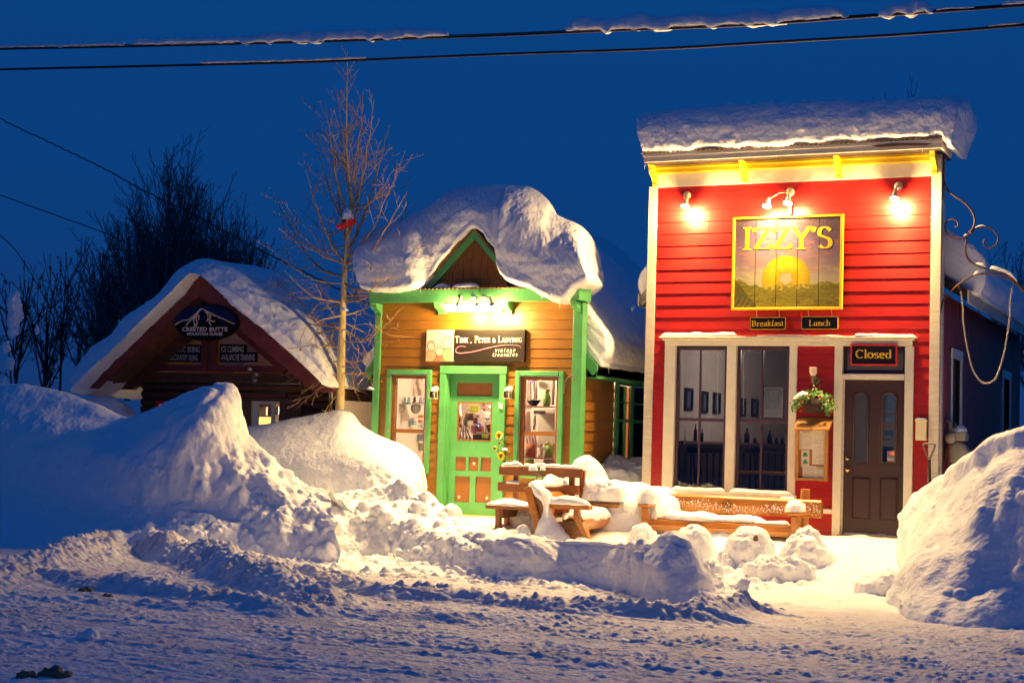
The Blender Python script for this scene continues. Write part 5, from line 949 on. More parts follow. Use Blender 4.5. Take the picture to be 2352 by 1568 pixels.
ring_ob('roof_snow', st, 420, 130, lambda V: .014*fbm3(V, 2, 3, 51)+.012*fbm3(V*np.array([.8, 1, 1.3]), 9, 4, 52)*sm(.3, -.2, V[..., 1])+.006*fbm3(V, 25, 2, 53)+.02*np.abs(n3(V, 5, 54))*sm(.1, -.3, V[..., 1]), label='thick loaf of snow on the cornice of the red shop', cat='roof snow')
def roof_blanket(name, xe, xr, ze, zr, y0, y1, t, label, over=.12, seed=0, sgn=1):
    ys_ = np.linspace(y0, y1, 12); st = []
    for i, y in enumerate(ys_):
        e = .06*math.sin(y*2.1+seed); k = 1+.12*math.sin(y*1.3+seed)
        o = xe+sgn*(over+e*.4); tx = t*k
        st.append([(xe-sgn*.05, y, ze+.02), (o, y, ze+.02), (o+sgn*.05, y, ze+tx*.45), (o-sgn*.08, y, ze+tx*.95), (xe+(xr-xe)*.35, y, ze+(zr-ze)*.35+tx*1.08), (xe+(xr-xe)*.7, y, ze+(zr-ze)*.7+tx*1.05), (xr, y, zr+tx*.9), (xr, y, zr+.03), (xe+(xr-xe)*.5, y, ze+(zr-ze)*.5+.02)])
    return ring_ob(name, st, int((y1-y0)*22)+20, 110, lambda V: .02*fbm3(V, 2, 4, 60+seed)+.006*fbm3(V, 20, 2, 61), label=label, cat='roof snow')
roof_blanket('roof_snow', -3.1, RX, 3.66, RZ, .45, 8.9, .55, 'blue snow blanket on the right roof slope behind the red false front', seed=1)
roof_blanket('roof_snow', -7.60, RX-.3, 3.66, RZ-.2, .38, 5, .42, 'snow edge sticking out left of the red false front', seed=2, sgn=-1, over=.02)
icicles(izzy, [((cxl+.02, -.43, zc0-.01), .10, .006), ((cxl+.05, -.43, zc0-.01), .05, .004), ((cxr-.25, -.43, zc0-.01), .05, .005), ((-7.73, .32, 3.5), .10, .006), ((-7.70, .32, 3.5), .06, .005)])
# flood lamps
for i, (dx, dy, bx, by, lab, aim) in enumerate(((345, 627, 335, 690, 'lit flood lamp at the upper left of the red facade', (0, -.45, -1)), (960, 605, 820, 690, 'left bulb of the lit twin flood lamp over the painted sign', (-.1, -.5, -1)), (961, 606, 945, 672, 'right bulb of the lit twin flood lamp over the painted sign', (0, -.5, -1)), (1605, 572, 1580, 645, 'lit flood lamp at the upper right of the red facade', (0, -.45, -1)))):
    b = P(*K4(dx, dy), .0); c = P(*K4(bx, by), -.17 if i in (0, 3) else -.27); floodlight('floodlight', (b[0], .0-.001*i, b[2]), c, aim, P_IZZY*(1.2 if i in (0, 3) else .62), lab)

# =================================================================== THE OCHRE SHOP
T = -.3
TL, TLi = P(*K3(218, 500), T)[0], P(*K3(262, 500), T)[0]; TRi, TR = P(*K3(1643, 500), T)[0], P(*K3(1688, 500), T)[0]+.05
tf0 = P(*K2(985, 945), T-.25)[2]; tf1 = P(*K2(985, 850), T-.25)[2]; TX = TR-.02
tk = thing('ochre_shop', ((TL+TR)/2, T+.1, .3), 'little ochre brown false-front shop with green trim and snow-buried pediment', 'shop')
TW1 = RC(Z3, 88, 92, 570, 1390, T); TW1 = (TW1[0], TW1[1], 1.02, TW1[3]); TW2 = RC(Z4, 88, 95, 592, 1300, T); TW2 = (TW2[0], TW2[1], TW1[2], TW1[3])
TD = RC(Z3, 660, 62, 1378, 1690, T); TD = (TD[0], TD[1], .40, TD[3])
MB().holes(TL+.02, TR-.02, 0, tf1+.05, T+.062, T+.16, [(TW1[0]+.09, TW1[1]-.09, TW1[2]+.09, TW1[3]-.09), (TW2[0]+.09, TW2[1]-.09, TW2[2]+.09, TW2[3]-.09), (TD[0]+.1, TD[1]-.1, .4, TD[3]-.1)]).ob('front_wall', 'dark', tk)
siding(tk, 'orange', TLi, TRi, .42, tf0+.02, .134, T+.012, [(q[0]+.02, q[1]-.02, q[2]+.02, q[3]-.02) for q in (TW1, TW2, TD)])
box('corner_post', 'green', tk, TL, TLi, T-.02, T+.12, .2, tf0-.002, .006); box('corner_post', 'green', tk, TRi, TR, T-.02, T+.16, .2, tf0-.002, .006)
fl, fr_ = P(*K2(208, 905), T-.25)[0], P(*K2(1755, 870), T-.25)[0]
box('fascia_board', 'green', tk, fl, fr_+.04, T-.25, T-.21, tf0, tf1, .005); box('fascia_return', 'green', tk, fr_+.041, TR+.03, T-.24, T+.2, tf0+.01, tf1+.02, .005); box('soffit', 'green', tk, fl+.01, fr_+.03, T-.209, T+.06, tf0+.01, tf0+.03, 0)
MB().box(fl+.02, fr_, T-.2, T+.5, tf0+.05, tf1-.03).ob('roof_deck', 'dark', tk)
corrugated('roof_sheet', 'corr', tk, fl-.02, fr_+.05, T-.27, T+.3, tf1+.01, tf1+.03, amp=.009)
for (xa, xb, w) in ((236, 284, 1), (722, 778, 1), (1232, 1284, 1), (1763, 1808, 1)):
    a = RC(K2, xa, 950, xb, 1050, T-.1); bracket('bracket', 'green', tk, a[0], a[1], T-.2, T-.003, tf0-.165, tf0-.003)
a = RC(K2, 780, 935, 1235, 1050, T-.02)
box('lamp_board', 'cream', tk, a[0]+.02, a[1]-.02, T-.03, T+.008, tf0-.13, tf0-.003, .003)
# pediment
pY = T-.08; ap = P(*K2(1022, 402), pY); lb_ = P(*K2(662, 838), pY); hw = ap[0]-lb_[0]; zb_ = tf1+.02; ap_in = P(*K2(1025, 466), pY)[2]
slope = (ap[2]-lb_[2])/hw; hp = [(-slope, 1, ap_in-slope*ap[0]+.03), (slope, 1, ap_in+slope*ap[0]+.03)]
MB().prism([(ap[0]-hw, zb_-.02), (ap[0]+hw, zb_-.02), (ap[0], ap[2]-.03)], pY+.05, pY+.6).ob('pediment_core', 'dark', tk)
z = zb_; i = 0
while z < ap_in:
    x = ap[0]-hw+(-.06 if i % 2 else 0)
    while x < ap[0]+hw:
        w = random.choice((.12, .15, .17)); pl = clip_poly([(x+.003, z-.012*random.random()), (x+w-.003, z-.012*random.random()), (x+w-.003, z+.165), (x+.003, z+.165)], hp)
        if pl and abs(pl[0][0]-pl[-1][0])+abs(pl[0][1]-pl[2][1]) > .03:
            mb = MB(); n_ = len(pl); vs = [(p[0], pY+.012+.02*(p[1]-z)/.165+random.uniform(-.002, .002), p[1]) for p in pl]+[(p[0], pY+.045, p[1]) for p in pl]
            mb.add(vs, [tuple(range(n_)), tuple(range(2*n_-1, n_-1, -1))]+[(i_+n_, (i_+1) % n_+n_, (i_+1) % n_, i_) for i_ in range(n_)]).ob('shingle', 'shingle', tk)
        x += w
    z += .152; i += 1
dz = ap[2]-ap_in
for sg in (-1, 1):
    pl = [(ap[0], ap[2]), (ap[0], ap_in), (ap[0]+sg*hw*.93, zb_-.0), (ap[0]+sg*hw*1.12, zb_)]
    if sg > 0: pl = pl[::-1]
    MB().prism(pl if sg < 0 else pl, pY-.045, pY+.011).ob('rake_board', 'green', tk, bevel=.004)
    MB().prism([(ap[0], ap[2]+.055), (ap[0], ap[2]+.003), (ap[0]+sg*hw*1.14, zb_-.02), (ap[0]+sg*hw*1.20, zb_-.02)][::(1 if sg < 0 else -1)], pY-.10, pY+.7).ob('pediment_roof', 'rustwood', tk)
# door
box('door_casing', 'green', tk, *RC(Z3, 662, 90, 728, 1600, T)[:2], T-.03, T+.06, .40, TD[3], .006); c1, c2 = RC(Z3, 1310, 90, 1378, 1600, T)[:2]; box('door_casing', 'green', tk, c1, c2, T-.03, T+.06, .40, TD[3], .006)
cL = RC(Z3, 662, 90, 728, 1600, T)[1]; box('door_head', 'green', tk, TD[0], TD[1]+.01, T-.035, T+.06, TD[3]-.10, TD[3]+.01, .006)
dY = T+.10; dd = RC(Z3, 766, 138, 1312, 1690, dY); dd = (dd[0], c1+.0, .46, TD[3]-.103)
MB().box(cL-.02, cL+.02, T+.0, dY+.04, .42, TD[3]-.1).ob('door_jamb', 'green', tk)
gl_ = RC(Z3, 862, 440, 1237, 862, dY)
pans = [RC(Z3, *r, dY) for r in ((862, 233, 1243, 377), (845, 1032, 957, 1182), (985, 1035, 1092, 1185), (1118, 1038, 1228, 1190), (835, 1242, 997, 1522), (1058, 1248, 1225, 1530))]
td = MB().holes(dd[0]-.03, dd[1], dd[2], dd[3], dY, dY+.045, [gl_]+pans).ob('door', 'green', tk)
for p in pans: MB().box(p[0]+.001, p[1]-.001, dY+.018, dY+.03, p[2]+.001, p[3]-.001).ob('door_panel', 'brownpanel', td)
MB().holes(gl_[0], gl_[1], gl_[2], gl_[3], dY-.003, dY+.03, [(gl_[0]+.018, gl_[1]-.018, gl_[2]+.018, gl_[3]-.018)]).ob('glass_stop', 'brownpanel', td); MB().box(gl_[0]+.01, gl_[1]-.01, dY+.02, dY+.023, gl_[2]+.01, gl_[3]-.01).ob('door_glass', 'glass', td)
for (sx_, sy_) in ((1038, 1105), (876, 1468), (1178, 1478)): c = P(*Z3(sx_, sy_), dY); star(MB(), c[0], c[2], .038, dY+.016, .006).ob('star', 'tan', td)
for hy in (318, 1450): c = P(*Z3(768, hy), dY); MB().tube([(c[0]-.008, dY-.006, c[2]-.06), (c[0]-.008, dY-.006, c[2]+.06)], .009, 8).box(c[0]-.03, c[0]-.004, dY-.004, dY-.001, c[2]-.055, c[2]+.055).ob('hinge', 'dgreen', td)
box('threshold', 'yellow', tk, dd[0]-.05, dd[1]+.02, T-.02, T+.14, .42, .455, .004)
def shopwin(q, zmid, nm, shelf=None):
    x0, x1, z0, z1 = q; f = .072
    for r in ((x0, x0+f, z0, z1), (x1-f, x1, z0, z1), (x0+f+.001, x1-f-.001, z1-f, z1), (x0+f+.001, x1-f-.001, z0, z0+f)): box('window_trim', 'green', tk, r[0], r[1], T-.028, T+.06, r[2], r[3], .010)
    x0 += f+.001; x1 -= f+.001; z0 += f+.001; z1 -= f+.001; b = .055
    for r in ((x0-.0, x0+.012, z0, z1), (x1-.012, x1, z0, z1), (x0+.013, x1-.013, z1-.012, z1)): MB().box(r[0], r[1], T-.012, T+.0, r[2], r[3]).ob('storm_frame', 'metal', tk)
    o = MB().box(x0, x0+b, T+.03, T+.08, z0, z1).box(x1-b, x1, T+.03, T+.08, z0, z1).box(x0+b, x1-b, T+.03, T+.08, z1-b, z1).box(x0+b, x1-b, T+.03, T+.08, z0, z0+b).ob(nm, 'brownpanel', tk)
    MB().box(x0+b+.001, x1-b-.001, T+.035, T+.075, zmid-.028, zmid+.028).ob('meeting_rail', 'brownpanel', o)
    for (a, c) in ((zmid+.028, z1-b), (z0+b, zmid-.028)): MB().box(x0+b, x1-b, T+.055, T+.058, a, c).ob('pane', 'glass', o)
    for zz_ in (z1-.01, zmid): 
        for xx_ in (x0-.005, x1+.005): MB().box(xx_-.014, xx_+.014, T-.034, T-.029, zz_-.01, zz_+.01).ob('storm_clip', 'metal', o)
    return o
shopwin(TW1, P(*Z3(340, 754), T+.05)[2], 'window'); shopwin(TW2, P(*Z4(355, 754), T+.05)[2], 'window')
# side wall and eaves
sy0, sy1 = PXx(*Z4(1130, 500), TX)[1], 3.2; sz1, sz0 = PXx(*Z4(1290, 180), TX)[2], PXx(*Z4(1290, 1010), TX)[2]
TE = PXx(*K3(1850, 250), TX)[2]-.0
MB().box(TX-.14, TX-.042, T+.18, sy0+.05, 0, 3.0).box(TX-.14, TX-.042, sy0+.05, sy1, 0, sz0).box(TX-.14, TX-.042, sy0+.05, sy1, sz1-.05, 3.0).box(TX-.14, TX-.042, sy1, 6, 0, 3.0).ob('side_wall', 'dark', tk)
siding_x(tk, 'orange', T+.17, 5.9, .4, 2.72, .145, TX, [(sy0, sy1, sz0, sz1)])
def wx_(name, m, ya, yb, za, zb, X0=0, X1=.03): return MB().box(TX+X0+.001, TX+X1, ya, yb, za, zb).ob(name, m, tk, bevel=.003)
ym = PXx(*Z4(1300, 500), TX)[1]; yl = PXx(*Z4(1165, 500), TX)[1]; zr_ = PXx(*Z4(1290, 622), TX)[2]
wx_('window_casing', 'green', sy0, yl-.02, sz0, sz1); wx_('window_casing', 'green', ym-.05, ym+.06, sz0, sz1-.12); wx_('window_casing', 'green', sy1-.12, sy1, sz0, sz1-.12); wx_('window_casing', 'green', yl-.019, sy1, sz1-.119, sz1); wx_('window_rail', 'green', yl-.019, ym-.051, zr_-.03, zr_+.02, -.02, .02); wx_('window_rail', 'green', ym+.061, sy1-.121, zr_-.03, zr_+.02, -.02, .02)
for (ya, yb) in ((yl-.02, ym-.05), (ym+.06, sy1-.12)):
    MB().box(TX-.05, TX-.047, ya, yb, sz0, sz1-.12).ob('pane', 'glass', tk); MB().box(TX-.03, TX-.005, ya, yb, (zr_+sz1-.1)/2-.01, (zr_+sz1-.1)/2+.012).ob('glazing_bar', 'dgreen', tk)
    cv = MB()
    for k in range(9): yk = ya+(yb-ya)*k/9; cv.box(TX-.22+.02*(k % 2), TX-.21+.02*(k % 2), yk+.01, yk+(yb-ya)/9, sz0, sz1-.12)
    cv.ob('curtain', 'curtain', tk)
ER = P(*K2(2000, 1430), .15); EL = P(*K3(118, 140), .15); e0 = P(*K2(1850, 1245), .15); rx = (TL+TR)/2; sl = 1.05; EZ = ER[2]
rz_ = EZ+(ER[0]-rx)*sl
for sg, xe in ((1, ER[0]), (-1, 2*rx-ER[0]-.1)):
    ze = rz_-abs(xe-rx)*sl
    MB().prism([(xe, ze), (rx, rz_), (rx, rz_-.16), (xe, ze-.16)][::-sg], T+.22, 6).ob('roof_slope', 'dark', tk)
    MB().prism([(xe+sg*.01, ze-.02), (xe+sg*.01, ze-.1), (xe-sg*.06, ze-.16), (rx+sg*1.2, rz_-1.2*sl-.18), (rx+sg*1.2, rz_-1.2*sl)][::sg], T+.175, T+.215).ob('rake_board', 'green', tk)
    MB().box(min(xe, xe-sg*.025), max(xe, xe-sg*.025), T+.23, 6, ze-.20, ze-.05).ob('eave_board', 'green' , tk)
MB().box(TX+.001, ER[0]-.03, T+.23, 6, EZ-.20, EZ-.18).ob('eave_soffit', 'dgreen', tk)
roof_blanket('roof_snow', ER[0], rx-.05, EZ+.02, rz_-.0, T+.22, 5.5, .55, 'snow on the right roof slope of the ochre shop, bulging past the eave', seed=3, over=.1)
roof_blanket('roof_snow', 2*rx-ER[0]-.1, rx+.05, EZ-.08, rz_-.0, T+.22, 5.0, .30, 'snow on the left roof slope of the ochre shop behind the tree', seed=4, sgn=-1, over=.04)
# interior
ix0, ix1 = TL+.15, TX-.16
for r in ((ix0, ix1, 2.2, 2.25, .4, 3.0), (ix0, ix0+.03, T+.17, 2.2, .4, 3.0), (ix1-.03, ix1, T+.17, sy0-.1, .4, 3.0), (ix0, ix1, T+.17, 2.2, 2.96, 3.0)): box('interior_wall', 'creamwall', tk, *r, 0)
box('interior_floor', 'rustwood', tk, ix0, ix1, T+.17, 2.2, .36, .4, 0)
LY = T+.26; li = thing('shop_lamp', ((TL+TR)/2, LY, 2.95), 'lit ceiling lamp inside the ochre shop', 'lamp'); MB().ball(((TL+TR)/2, LY, 2.78), .07, 12).ob('globe', 'glow', li, True); MB().tube([((TL+TR)/2, LY, 2.96), ((TL+TR)/2, LY, 2.84)], .01, 6).ob('rod', 'brass', li); lamp_point('light', ((TL+TR)/2, LY, 2.66), 170, .08, li, (1, .76, .52))
l2 = thing('shop_lamp', ((TL+TR)/2+.5, 1.7, 2.95), 'extra lamp added at the back of the ochre shop to light its side window', 'lamp'); MB().ball(((TL+TR)/2+.5, 1.7, 2.7), .07, 12).ob('globe', 'glow', l2, True); lamp_point('light', ((TL+TR)/2+.5, 1.7, 2.5), 90, .08, l2, (1, .76, .52))  # second lamp, added to make the curtained side window glow
Yw = T+.52
def wbox(name, m, K, r, Y, th, label, cat, group=None): a = RC(K, *r, Y); return MB().box(a[0], a[1], Y, Y+th, a[2], a[3]).ob(name, m, None, bevel=.004, label=label, cat=cat, group=group)
def cloth(name, m, K, r, Y, label, cat, folds=4, taper=.25, amp=.018, seed=0):
    a = RC(K, *r, Y); u, v = np.meshgrid(np.linspace(0, 1, 40), np.linspace(0, 1, 24), indexing='ij'); w = 1-taper*v+.05*np.sin(v*7+seed); cx = (a[0]+a[1])/2
    x = cx+(u-.5)*(a[1]-a[0])*w+.012*n2(v*4, u*0+seed, seed); y = Y+amp*np.sin(u*6.283*folds+v*1.5+seed)*(1-.5*v)+.01*n2(u*5, v*5, seed); z = a[2]+(a[3]-a[2])*(v+.03*(1-v)*n2(u*6, u*0, seed+1))
    o = link(name, grid_mesh(name, np.stack([x, y, z], -1)), m, None, True); recentre(o); return tag(o, label, cat)
def purse(m, K, r, Y, label, tilt=0, chain=False):
    a = RC(K, *r, Y); w, h = a[1]-a[0], a[3]-a[2]; cx = (a[0]+a[1])/2; t = thing('purse', (cx, Y, a[2]), label, 'purse', 'purses in the door window'); hb = h*.66; ca, sa = math.cos(tilt), math.sin(tilt)
    R = lambda p: (cx+(p[0])*ca-(p[1])*sa, a[2]+p[0]*sa+p[1]*ca)
    body = [(-w*.5, 0), (-w*.46, -.0), (w*.46, 0), (w*.5, .004), (w*.42, hb), (-w*.42, hb)]; MB().prism([R(p) for p in body], Y, Y+.04).ob('body', m, t, bevel=.008)
    MB().prism([R(p) for p in ((-w*.43, hb*.98), (-w*.30, hb*.42), (0, hb*.34), (w*.30, hb*.42), (w*.43, hb*.98))], Y-.008, Y-.0005).ob('flap', m, t, bevel=.003); MB().ball((R((0, hb*.42))[0], Y-.012, R((0, hb*.42))[1]), .007, 8).ob('clasp', 'silver', t, True)
    MB().tube([(R(p)[0], Y+.02, R(p)[1]) for p in ((-w*.36, hb), (-w*.3, h*.86), (0, h), (w*.3, h*.86), (w*.36, hb))], .005, 6).ob('handle', 'silver' if chain else m, t, True)
def wlathe(name, m, K, cx, y0, y1, prof, Y, label, cat, group=None, n=18):
    a = P(*K(cx, y1), Y); b = P(*K(cx, y0), Y); h = b[2]-a[2]; s = .2124/3578*21.6 if K is Z3 else .2204/3578*21.2
    return MB().lathe((a[0], Y, a[2]), [(r*s, z*h) for r, z in prof], n).ob(name, m, None, True, label=label, cat=cat, group=group)
# left window display
sh1 = wbox('shelf', 'creamwall', Z3, (180, 462, 505, 468), Yw-.04, .22, 'glass shelf carrying the insulators in the left ochre window', 'shelf')
for i, (cx, w, m_) in enumerate(((240, 26, 'plum'), (296, 22, 'bluegl'), (339, 24, 'bluegl'), (400, 27, 'bottle'), (466, 24, 'plum'), (495, 12, 'bluegl'))):
    wlathe('glass_insulator', m_, Z3, cx, 386, 460, [(w, 0), (w*.95, .25), (w*.7, .3), (w*.75, .6), (w*.6, .66), (w*.62, .9), (w*.2, 1)], Yw+.06, ['violet insulator at the left end of the shelf', 'first teal insulator from the left', 'second teal insulator, beside the first', 'dark insulator at the middle of the shelf', 'violet insulator near the right end of the shelf', 'narrow teal insulator at the right end of the shelf'][i]+' in the left ochre window', 'insulator', 'glass insulators in the window')
for (cx, cy_, r, lab) in ((257, 510, 56, 'smaller left'), (414, 505, 70, 'larger right')):
    c = P(*Z3(cx, cy_), Yw-.03); R_ = r*.2124/3578*21.5; t = thing('souvenir_plate', (c[0], Yw-.02, c[2]-R_), lab+' one of two decorated plates in the left ochre window', 'plate', 'plates in the window')
    MB().lathe((c[0], Yw-.02, c[2]), [(R_, .0), (R_, -.006), (R_*.75, .004), (R_*.7, .006)], 28, axis='y').ob('rim', 'lace', t, True)
    picture('print', c[0]-R_*.5, c[0]+R_*.5, c[2]-R_*.5, c[2]+R_*.5, Yw-.0265, lambda u, v: blend([.72+0*u, .66+0*u, .45+0*u], (n2(u*7, v*7, int(cx)) > .15)*.6, (.22, .24, .12)), 24, 24, 'art_matt', t)
cloth('cloth', 'creamwall', Z3, (262, 185, 502, 372), Yw+.4, 'large pale cloth hanging behind the insulators in the left window', 'cloth', 3, .15); cloth('garment', 'rose', Z3, (182, 190, 232, 440), Yw+.3, 'pinkish hanging garment at the left of the left ochre window', 'garment', 2)
for i, (r, m_) in enumerate((((205, 655, 300, 720), 'lace'), ((215, 640, 400, 690), 'bluegl'), ((320, 610, 400, 650), 'rose'), ((330, 690, 360, 720), 'white'), ((440, 580, 490, 612), 'terracotta'), ((430, 785, 502, 860), 'skyb'), ((390, 885, 470, 960), 'stone'))): wbox('trinket', m_, Z3, r, Yw+.2+.07*i, .08, ['pale folded cloth low in the left window', 'row of bluish little books behind the folded cloth', 'pink box above the bluish books', 'small white card on the lower shelf', 'reddish trinket above the VISA sticker', 'grey-blue box in the lower left window pane', 'dark framed photo at the bottom of the left window'][i], 'trinket', 'goods in the left window')
a = RC(Z3, 425, 622, 492, 727, T+.05); t = thing('card_sticker', (a[0], T+.05, a[2]), 'pale MasterCard and VISA sticker in the left ochre window', 'sticker'); h = a[3]-a[2]; w = a[1]-a[0]
MB().box(a[0], a[1], T+.052, T+.0525, a[2], a[3]).ob('backing', 'white', t)
for k, m_ in enumerate(('mcr', 'mco')): MB().lathe((a[0]+w*(.38+.24*k), T+.0508-.0003*k, a[2]+h*.74), [(h*.15, 0), (h*.15, .0002)], 18, axis='y').ob('disc', m_, t)
sans('lettering', 'VISA', a[0]+w*.1, a[1]-w*.1, a[2]+h*.16, a[2]+h*.34, T+.0505, 'visa', t, shear=.3)
# right window display
for r, lab in (((190, 466, 515, 478), 'upper shelf with the bowl and vase in the right ochre window'), ((190, 1003, 520, 1016), 'lower shelf with the two pots in the right ochre window')): wbox('shelf', 'brownpanel', Z4, r, Yw-.05, .3, lab, 'shelf')
s2 = .2204/3578*21.2
wlathe('fluted_bowl', 'signbrown', Z4, 287, 404, 465, [(34, 0), (40, .1), (66, .6), (84, 1), (78, .98), (50, .5)], Yw+.07, 'dark fluted bowl on the upper shelf of the right ochre window', 'bowl', n=24)
wlathe('vase', 'olive', Z4, 424, 297, 467, [(36, 0), (46, .25), (44, .5), (26, .75), (27, .85), (40, 1), (36, .99)], Yw+.06, 'green vase beside the fluted bowl', 'vase')
wlathe('flower_pot', 'terracotta', Z4, 258, 862, 1003, [(46, 0), (52, .6), (57, 1), (53, .99)], Yw+.08, 'orange-red pot on the lower shelf', 'pot'); wlathe('flower_pot', 'lime', Z4, 448, 878, 1004, [(42, 0), (46, .6), (50, 1), (46, .99)], Yw+.08, 'lime green pot on the lower shelf', 'pot'); wlathe('pear', 'pear', Z4, 432, 830, 882, [(10, 0), (28, .3), (26, .6), (12, .85), (4, 1)], Yw+.08, 'yellow pear lying in the lime green pot', 'pear')
a = RC(Z4, 287, 514, 408, 552, Yw-.05); t = thing('antiques_sign', (a[0], Yw-.05, a[2]), 'small grey plate reading ANTIQUES in the right ochre window', 'sign'); MB().box(a[0], a[1], Yw-.05, Yw-.04, a[2], a[3]).ob('plate', 'stone', t); sans('lettering', 'ANTIQUES', a[0]+.01, a[1]-.01, a[2]+.012, a[3]-.012, Yw-.0505, 'ink', t)
cloth('cloth', 'lace', Z4, (198, 185, 262, 500), Yw+.30, 'white cloth hanging at the upper left of the right ochre window', 'cloth', 3, .15, seed=1); cloth('dress', 'rose', Z4, (190, 520, 262, 738), Yw+.28, 'rose dress on the left behind the right ochre window', 'dress', 3, .4, seed=2)
for i, (r, lab) in enumerate((((286, 188, 330, 402), 'lace strip above the fluted bowl'), ((488, 190, 516, 460), 'lace strip at the right edge of the right ochre window'), ((284, 560, 314, 715), 'bead string left of the pale mirror'))):
    cloth('lace_strip', 'lace', Z4, r, Yw+.12, lab, 'lace', 2, .1, .012, seed=3+i)
wbox('bundle', 'plum', Z4, (236, 185, 290, 228), Yw+.2, .06, 'violet bundle at the top of the right ochre window', 'cloth'); wbox('mirror', 'creamwall', Z4, (332, 490, 508, 735), Yw+.32, .02, 'tall pale panel behind the ANTIQUES plate', 'panel'); wbox('mirror', 'creamwall', Z4, (335, 188, 485, 460), Yw+.34, .02, 'pale panel behind the green vase', 'panel')
cloth('cloth', 'rose', Z4, (190, 765, 320, 1003), Yw+.26, 'white cloth behind the orange-red pot', 'cloth', 4, .1, seed=7); cloth('cloth', 'lace', Z4, (335, 860, 520, 1003), Yw+.28, 'pale cloth behind the lime green pot', 'cloth', 4, .1, seed=8); wbox('board', 'creamwall', Z4, (325, 770, 515, 900), Yw+.32, .02, 'pale board behind the pear', 'board')
wbox('cloth', 'pear', Z4, (198, 1016, 285, 1080), Yw+.1, .03, 'yellow embroidered cloth below the lower shelf', 'cloth'); wbox('box', 'rose', Z4, (390, 1022, 510, 1080), Yw+.1, .06, 'rose box below the lower shelf', 'box')
# door window goods
gY = dY+.34
wbox('notice', 'pear', Z3, (1000, 474, 1096, 552), gY-.01, .003, 'yellowish handwritten notice in the door glass of the ochre shop', 'notice')
purse('brownc', Z3, (945, 520, 1040, 640), gY+.03, 'dark brown purse below the yellowish notice', .03); purse('rose', Z3, (1048, 500, 1125, 612), gY+.06, 'pale rose purse right of the brown one', 0, True); purse('lace', Z3, (1140, 500, 1232, 655), gY+.05, 'cream beaded purse at the right of the door glass', -.05, True); purse('plum', Z3, (1072, 630, 1138, 722), gY+.02, 'small violet purse hanging at a tilt in the door glass', .5); purse('terracotta', Z3, (1065, 665, 1145, 765), gY+.09, 'reddish purse behind the tilted violet one'); purse('brownpanel', Z3, (1035, 560, 1078, 680), gY+.11, 'tan purse behind the rose one'); purse('brownc', Z3, (1165, 640, 1228, 770), gY+.12, 'black purse at the lower right of the door glass', .1)
cloth('garment', 'rose', Z3, (872, 700, 1030, 862), gY+.05, 'pale pink blouse hanging at the lower left of the door glass', 'garment', 4, .45); cloth('garment', 'lace', Z3, (925, 600, 985, 740), gY+.07, 'cream sleeve above the pink blouse', 'garment', 2, .3); cloth('garment', 'brownc', Z3, (868, 600, 915, 715), gY+.08, 'dark jacket at the left of the door glass', 'garment', 2, .2); cloth('scarf', 'pear', Z3, (885, 445, 908, 600), gY+.06, 'mustard scarf at the upper left of the door glass', 'scarf', 2, .1, .012)
cloth('scarf', 'rose', Z3, (1195, 448, 1230, 520), gY+.09, 'rose scarf at the upper right corner of the door glass', 'scarf', 2, .1, .012); cloth('belts', 'brownc', Z3, (1128, 448, 1172, 540), gY+.10, 'dark belts hanging at the top right of the door glass', 'belts', 3, .1, .012)
wbox('card_box', 'pink', Z3, (1012, 690, 1062, 770), gY+.06, .03, 'pink card box in the door glass', 'box'); wbox('counter', 'brownc', Z3, (1030, 772, 1232, 786), gY+.10, .15, 'dark shelf edge low in the door glass', 'shelf'); wbox('price_tag', 'pear', Z3, (1128, 790, 1200, 832), gY-.01, .003, 'little yellow tag low in the door glass', 'tag'); wbox('counter', 'stone', Z3, (1030, 790, 1232, 860), gY+.2, .1, 'grey counter front below the dark shelf in the door glass', 'counter')
kt('OPEN HOURS', 1136, 796, 1192, 808, Z3, gY-.0115, 'ink', tk) if False else None

for k, tx in enumerate(('These Hours', 'Monday & Sat', '9 - 5', 'and 7 to 9ish')): kt(tx, 1008, 480+17*k, 1088, 492+17*k, Z3, gY-.0115, 'ink', tk)
for i, (a_, b_) in enumerate((((890, 445), (900, 590)), ((1120, 450), (1140, 560)), ((1165, 650), (1185, 770)))):
    p = arc_resample([P(*Z3(*a_), dY+.09), P(*Z3((a_[0]+b_[0])/2-6, (a_[1]+b_[1])/2), dY+.09), P(*Z3(*b_), dY+.09)], 14); mb = MB()
    for k in range(13): c = (Vector(p[k])+Vector(p[k+1]))/2; d = (Vector(p[k+1])-Vector(p[k])); s_ = Vector((0, 1, 0)) if k % 2 else Vector((1, 0, 0)); mb.tube([c+d*.6*math.cos(t)+s_*.012*math.sin(t) for t in np.linspace(0, 6.283, 8)[:-1]], .003, 4, closed=True)
    recentre(mb.ob('purse_chain', 'silver', None, label=['gold-toned chain strap at the upper left of the door glass', 'silver chain strap at the top middle of the door glass', 'silver chain strap hanging at the lower right of the door glass'][i], cat='chain'))
a = RC(Z3, 1305, 445, 1360, 518, T-.035); MB().prism([(a[0], a[3]), (a[0]+.02, a[2]+.01), (a[1], a[2]), (a[1]-.01, a[3]-.02)], T-.042, T-.036).ob('paper_tag', 'white', None, label='crumpled white tag pinned to the right door casing', cat='tag')
c = P(*Z4(710, 205), T-.02); MB().tube(arc_resample([P(*Z4(*p), T-.1) for p in ((714, 205), (712, 165), (690, 148), (655, 160), (625, 205), (608, 270), (602, 340))], 24), .008, 6).ob('plant_hook', 'stone', None, True, label='thin curved plant hook at the green corner post', cat='hook')
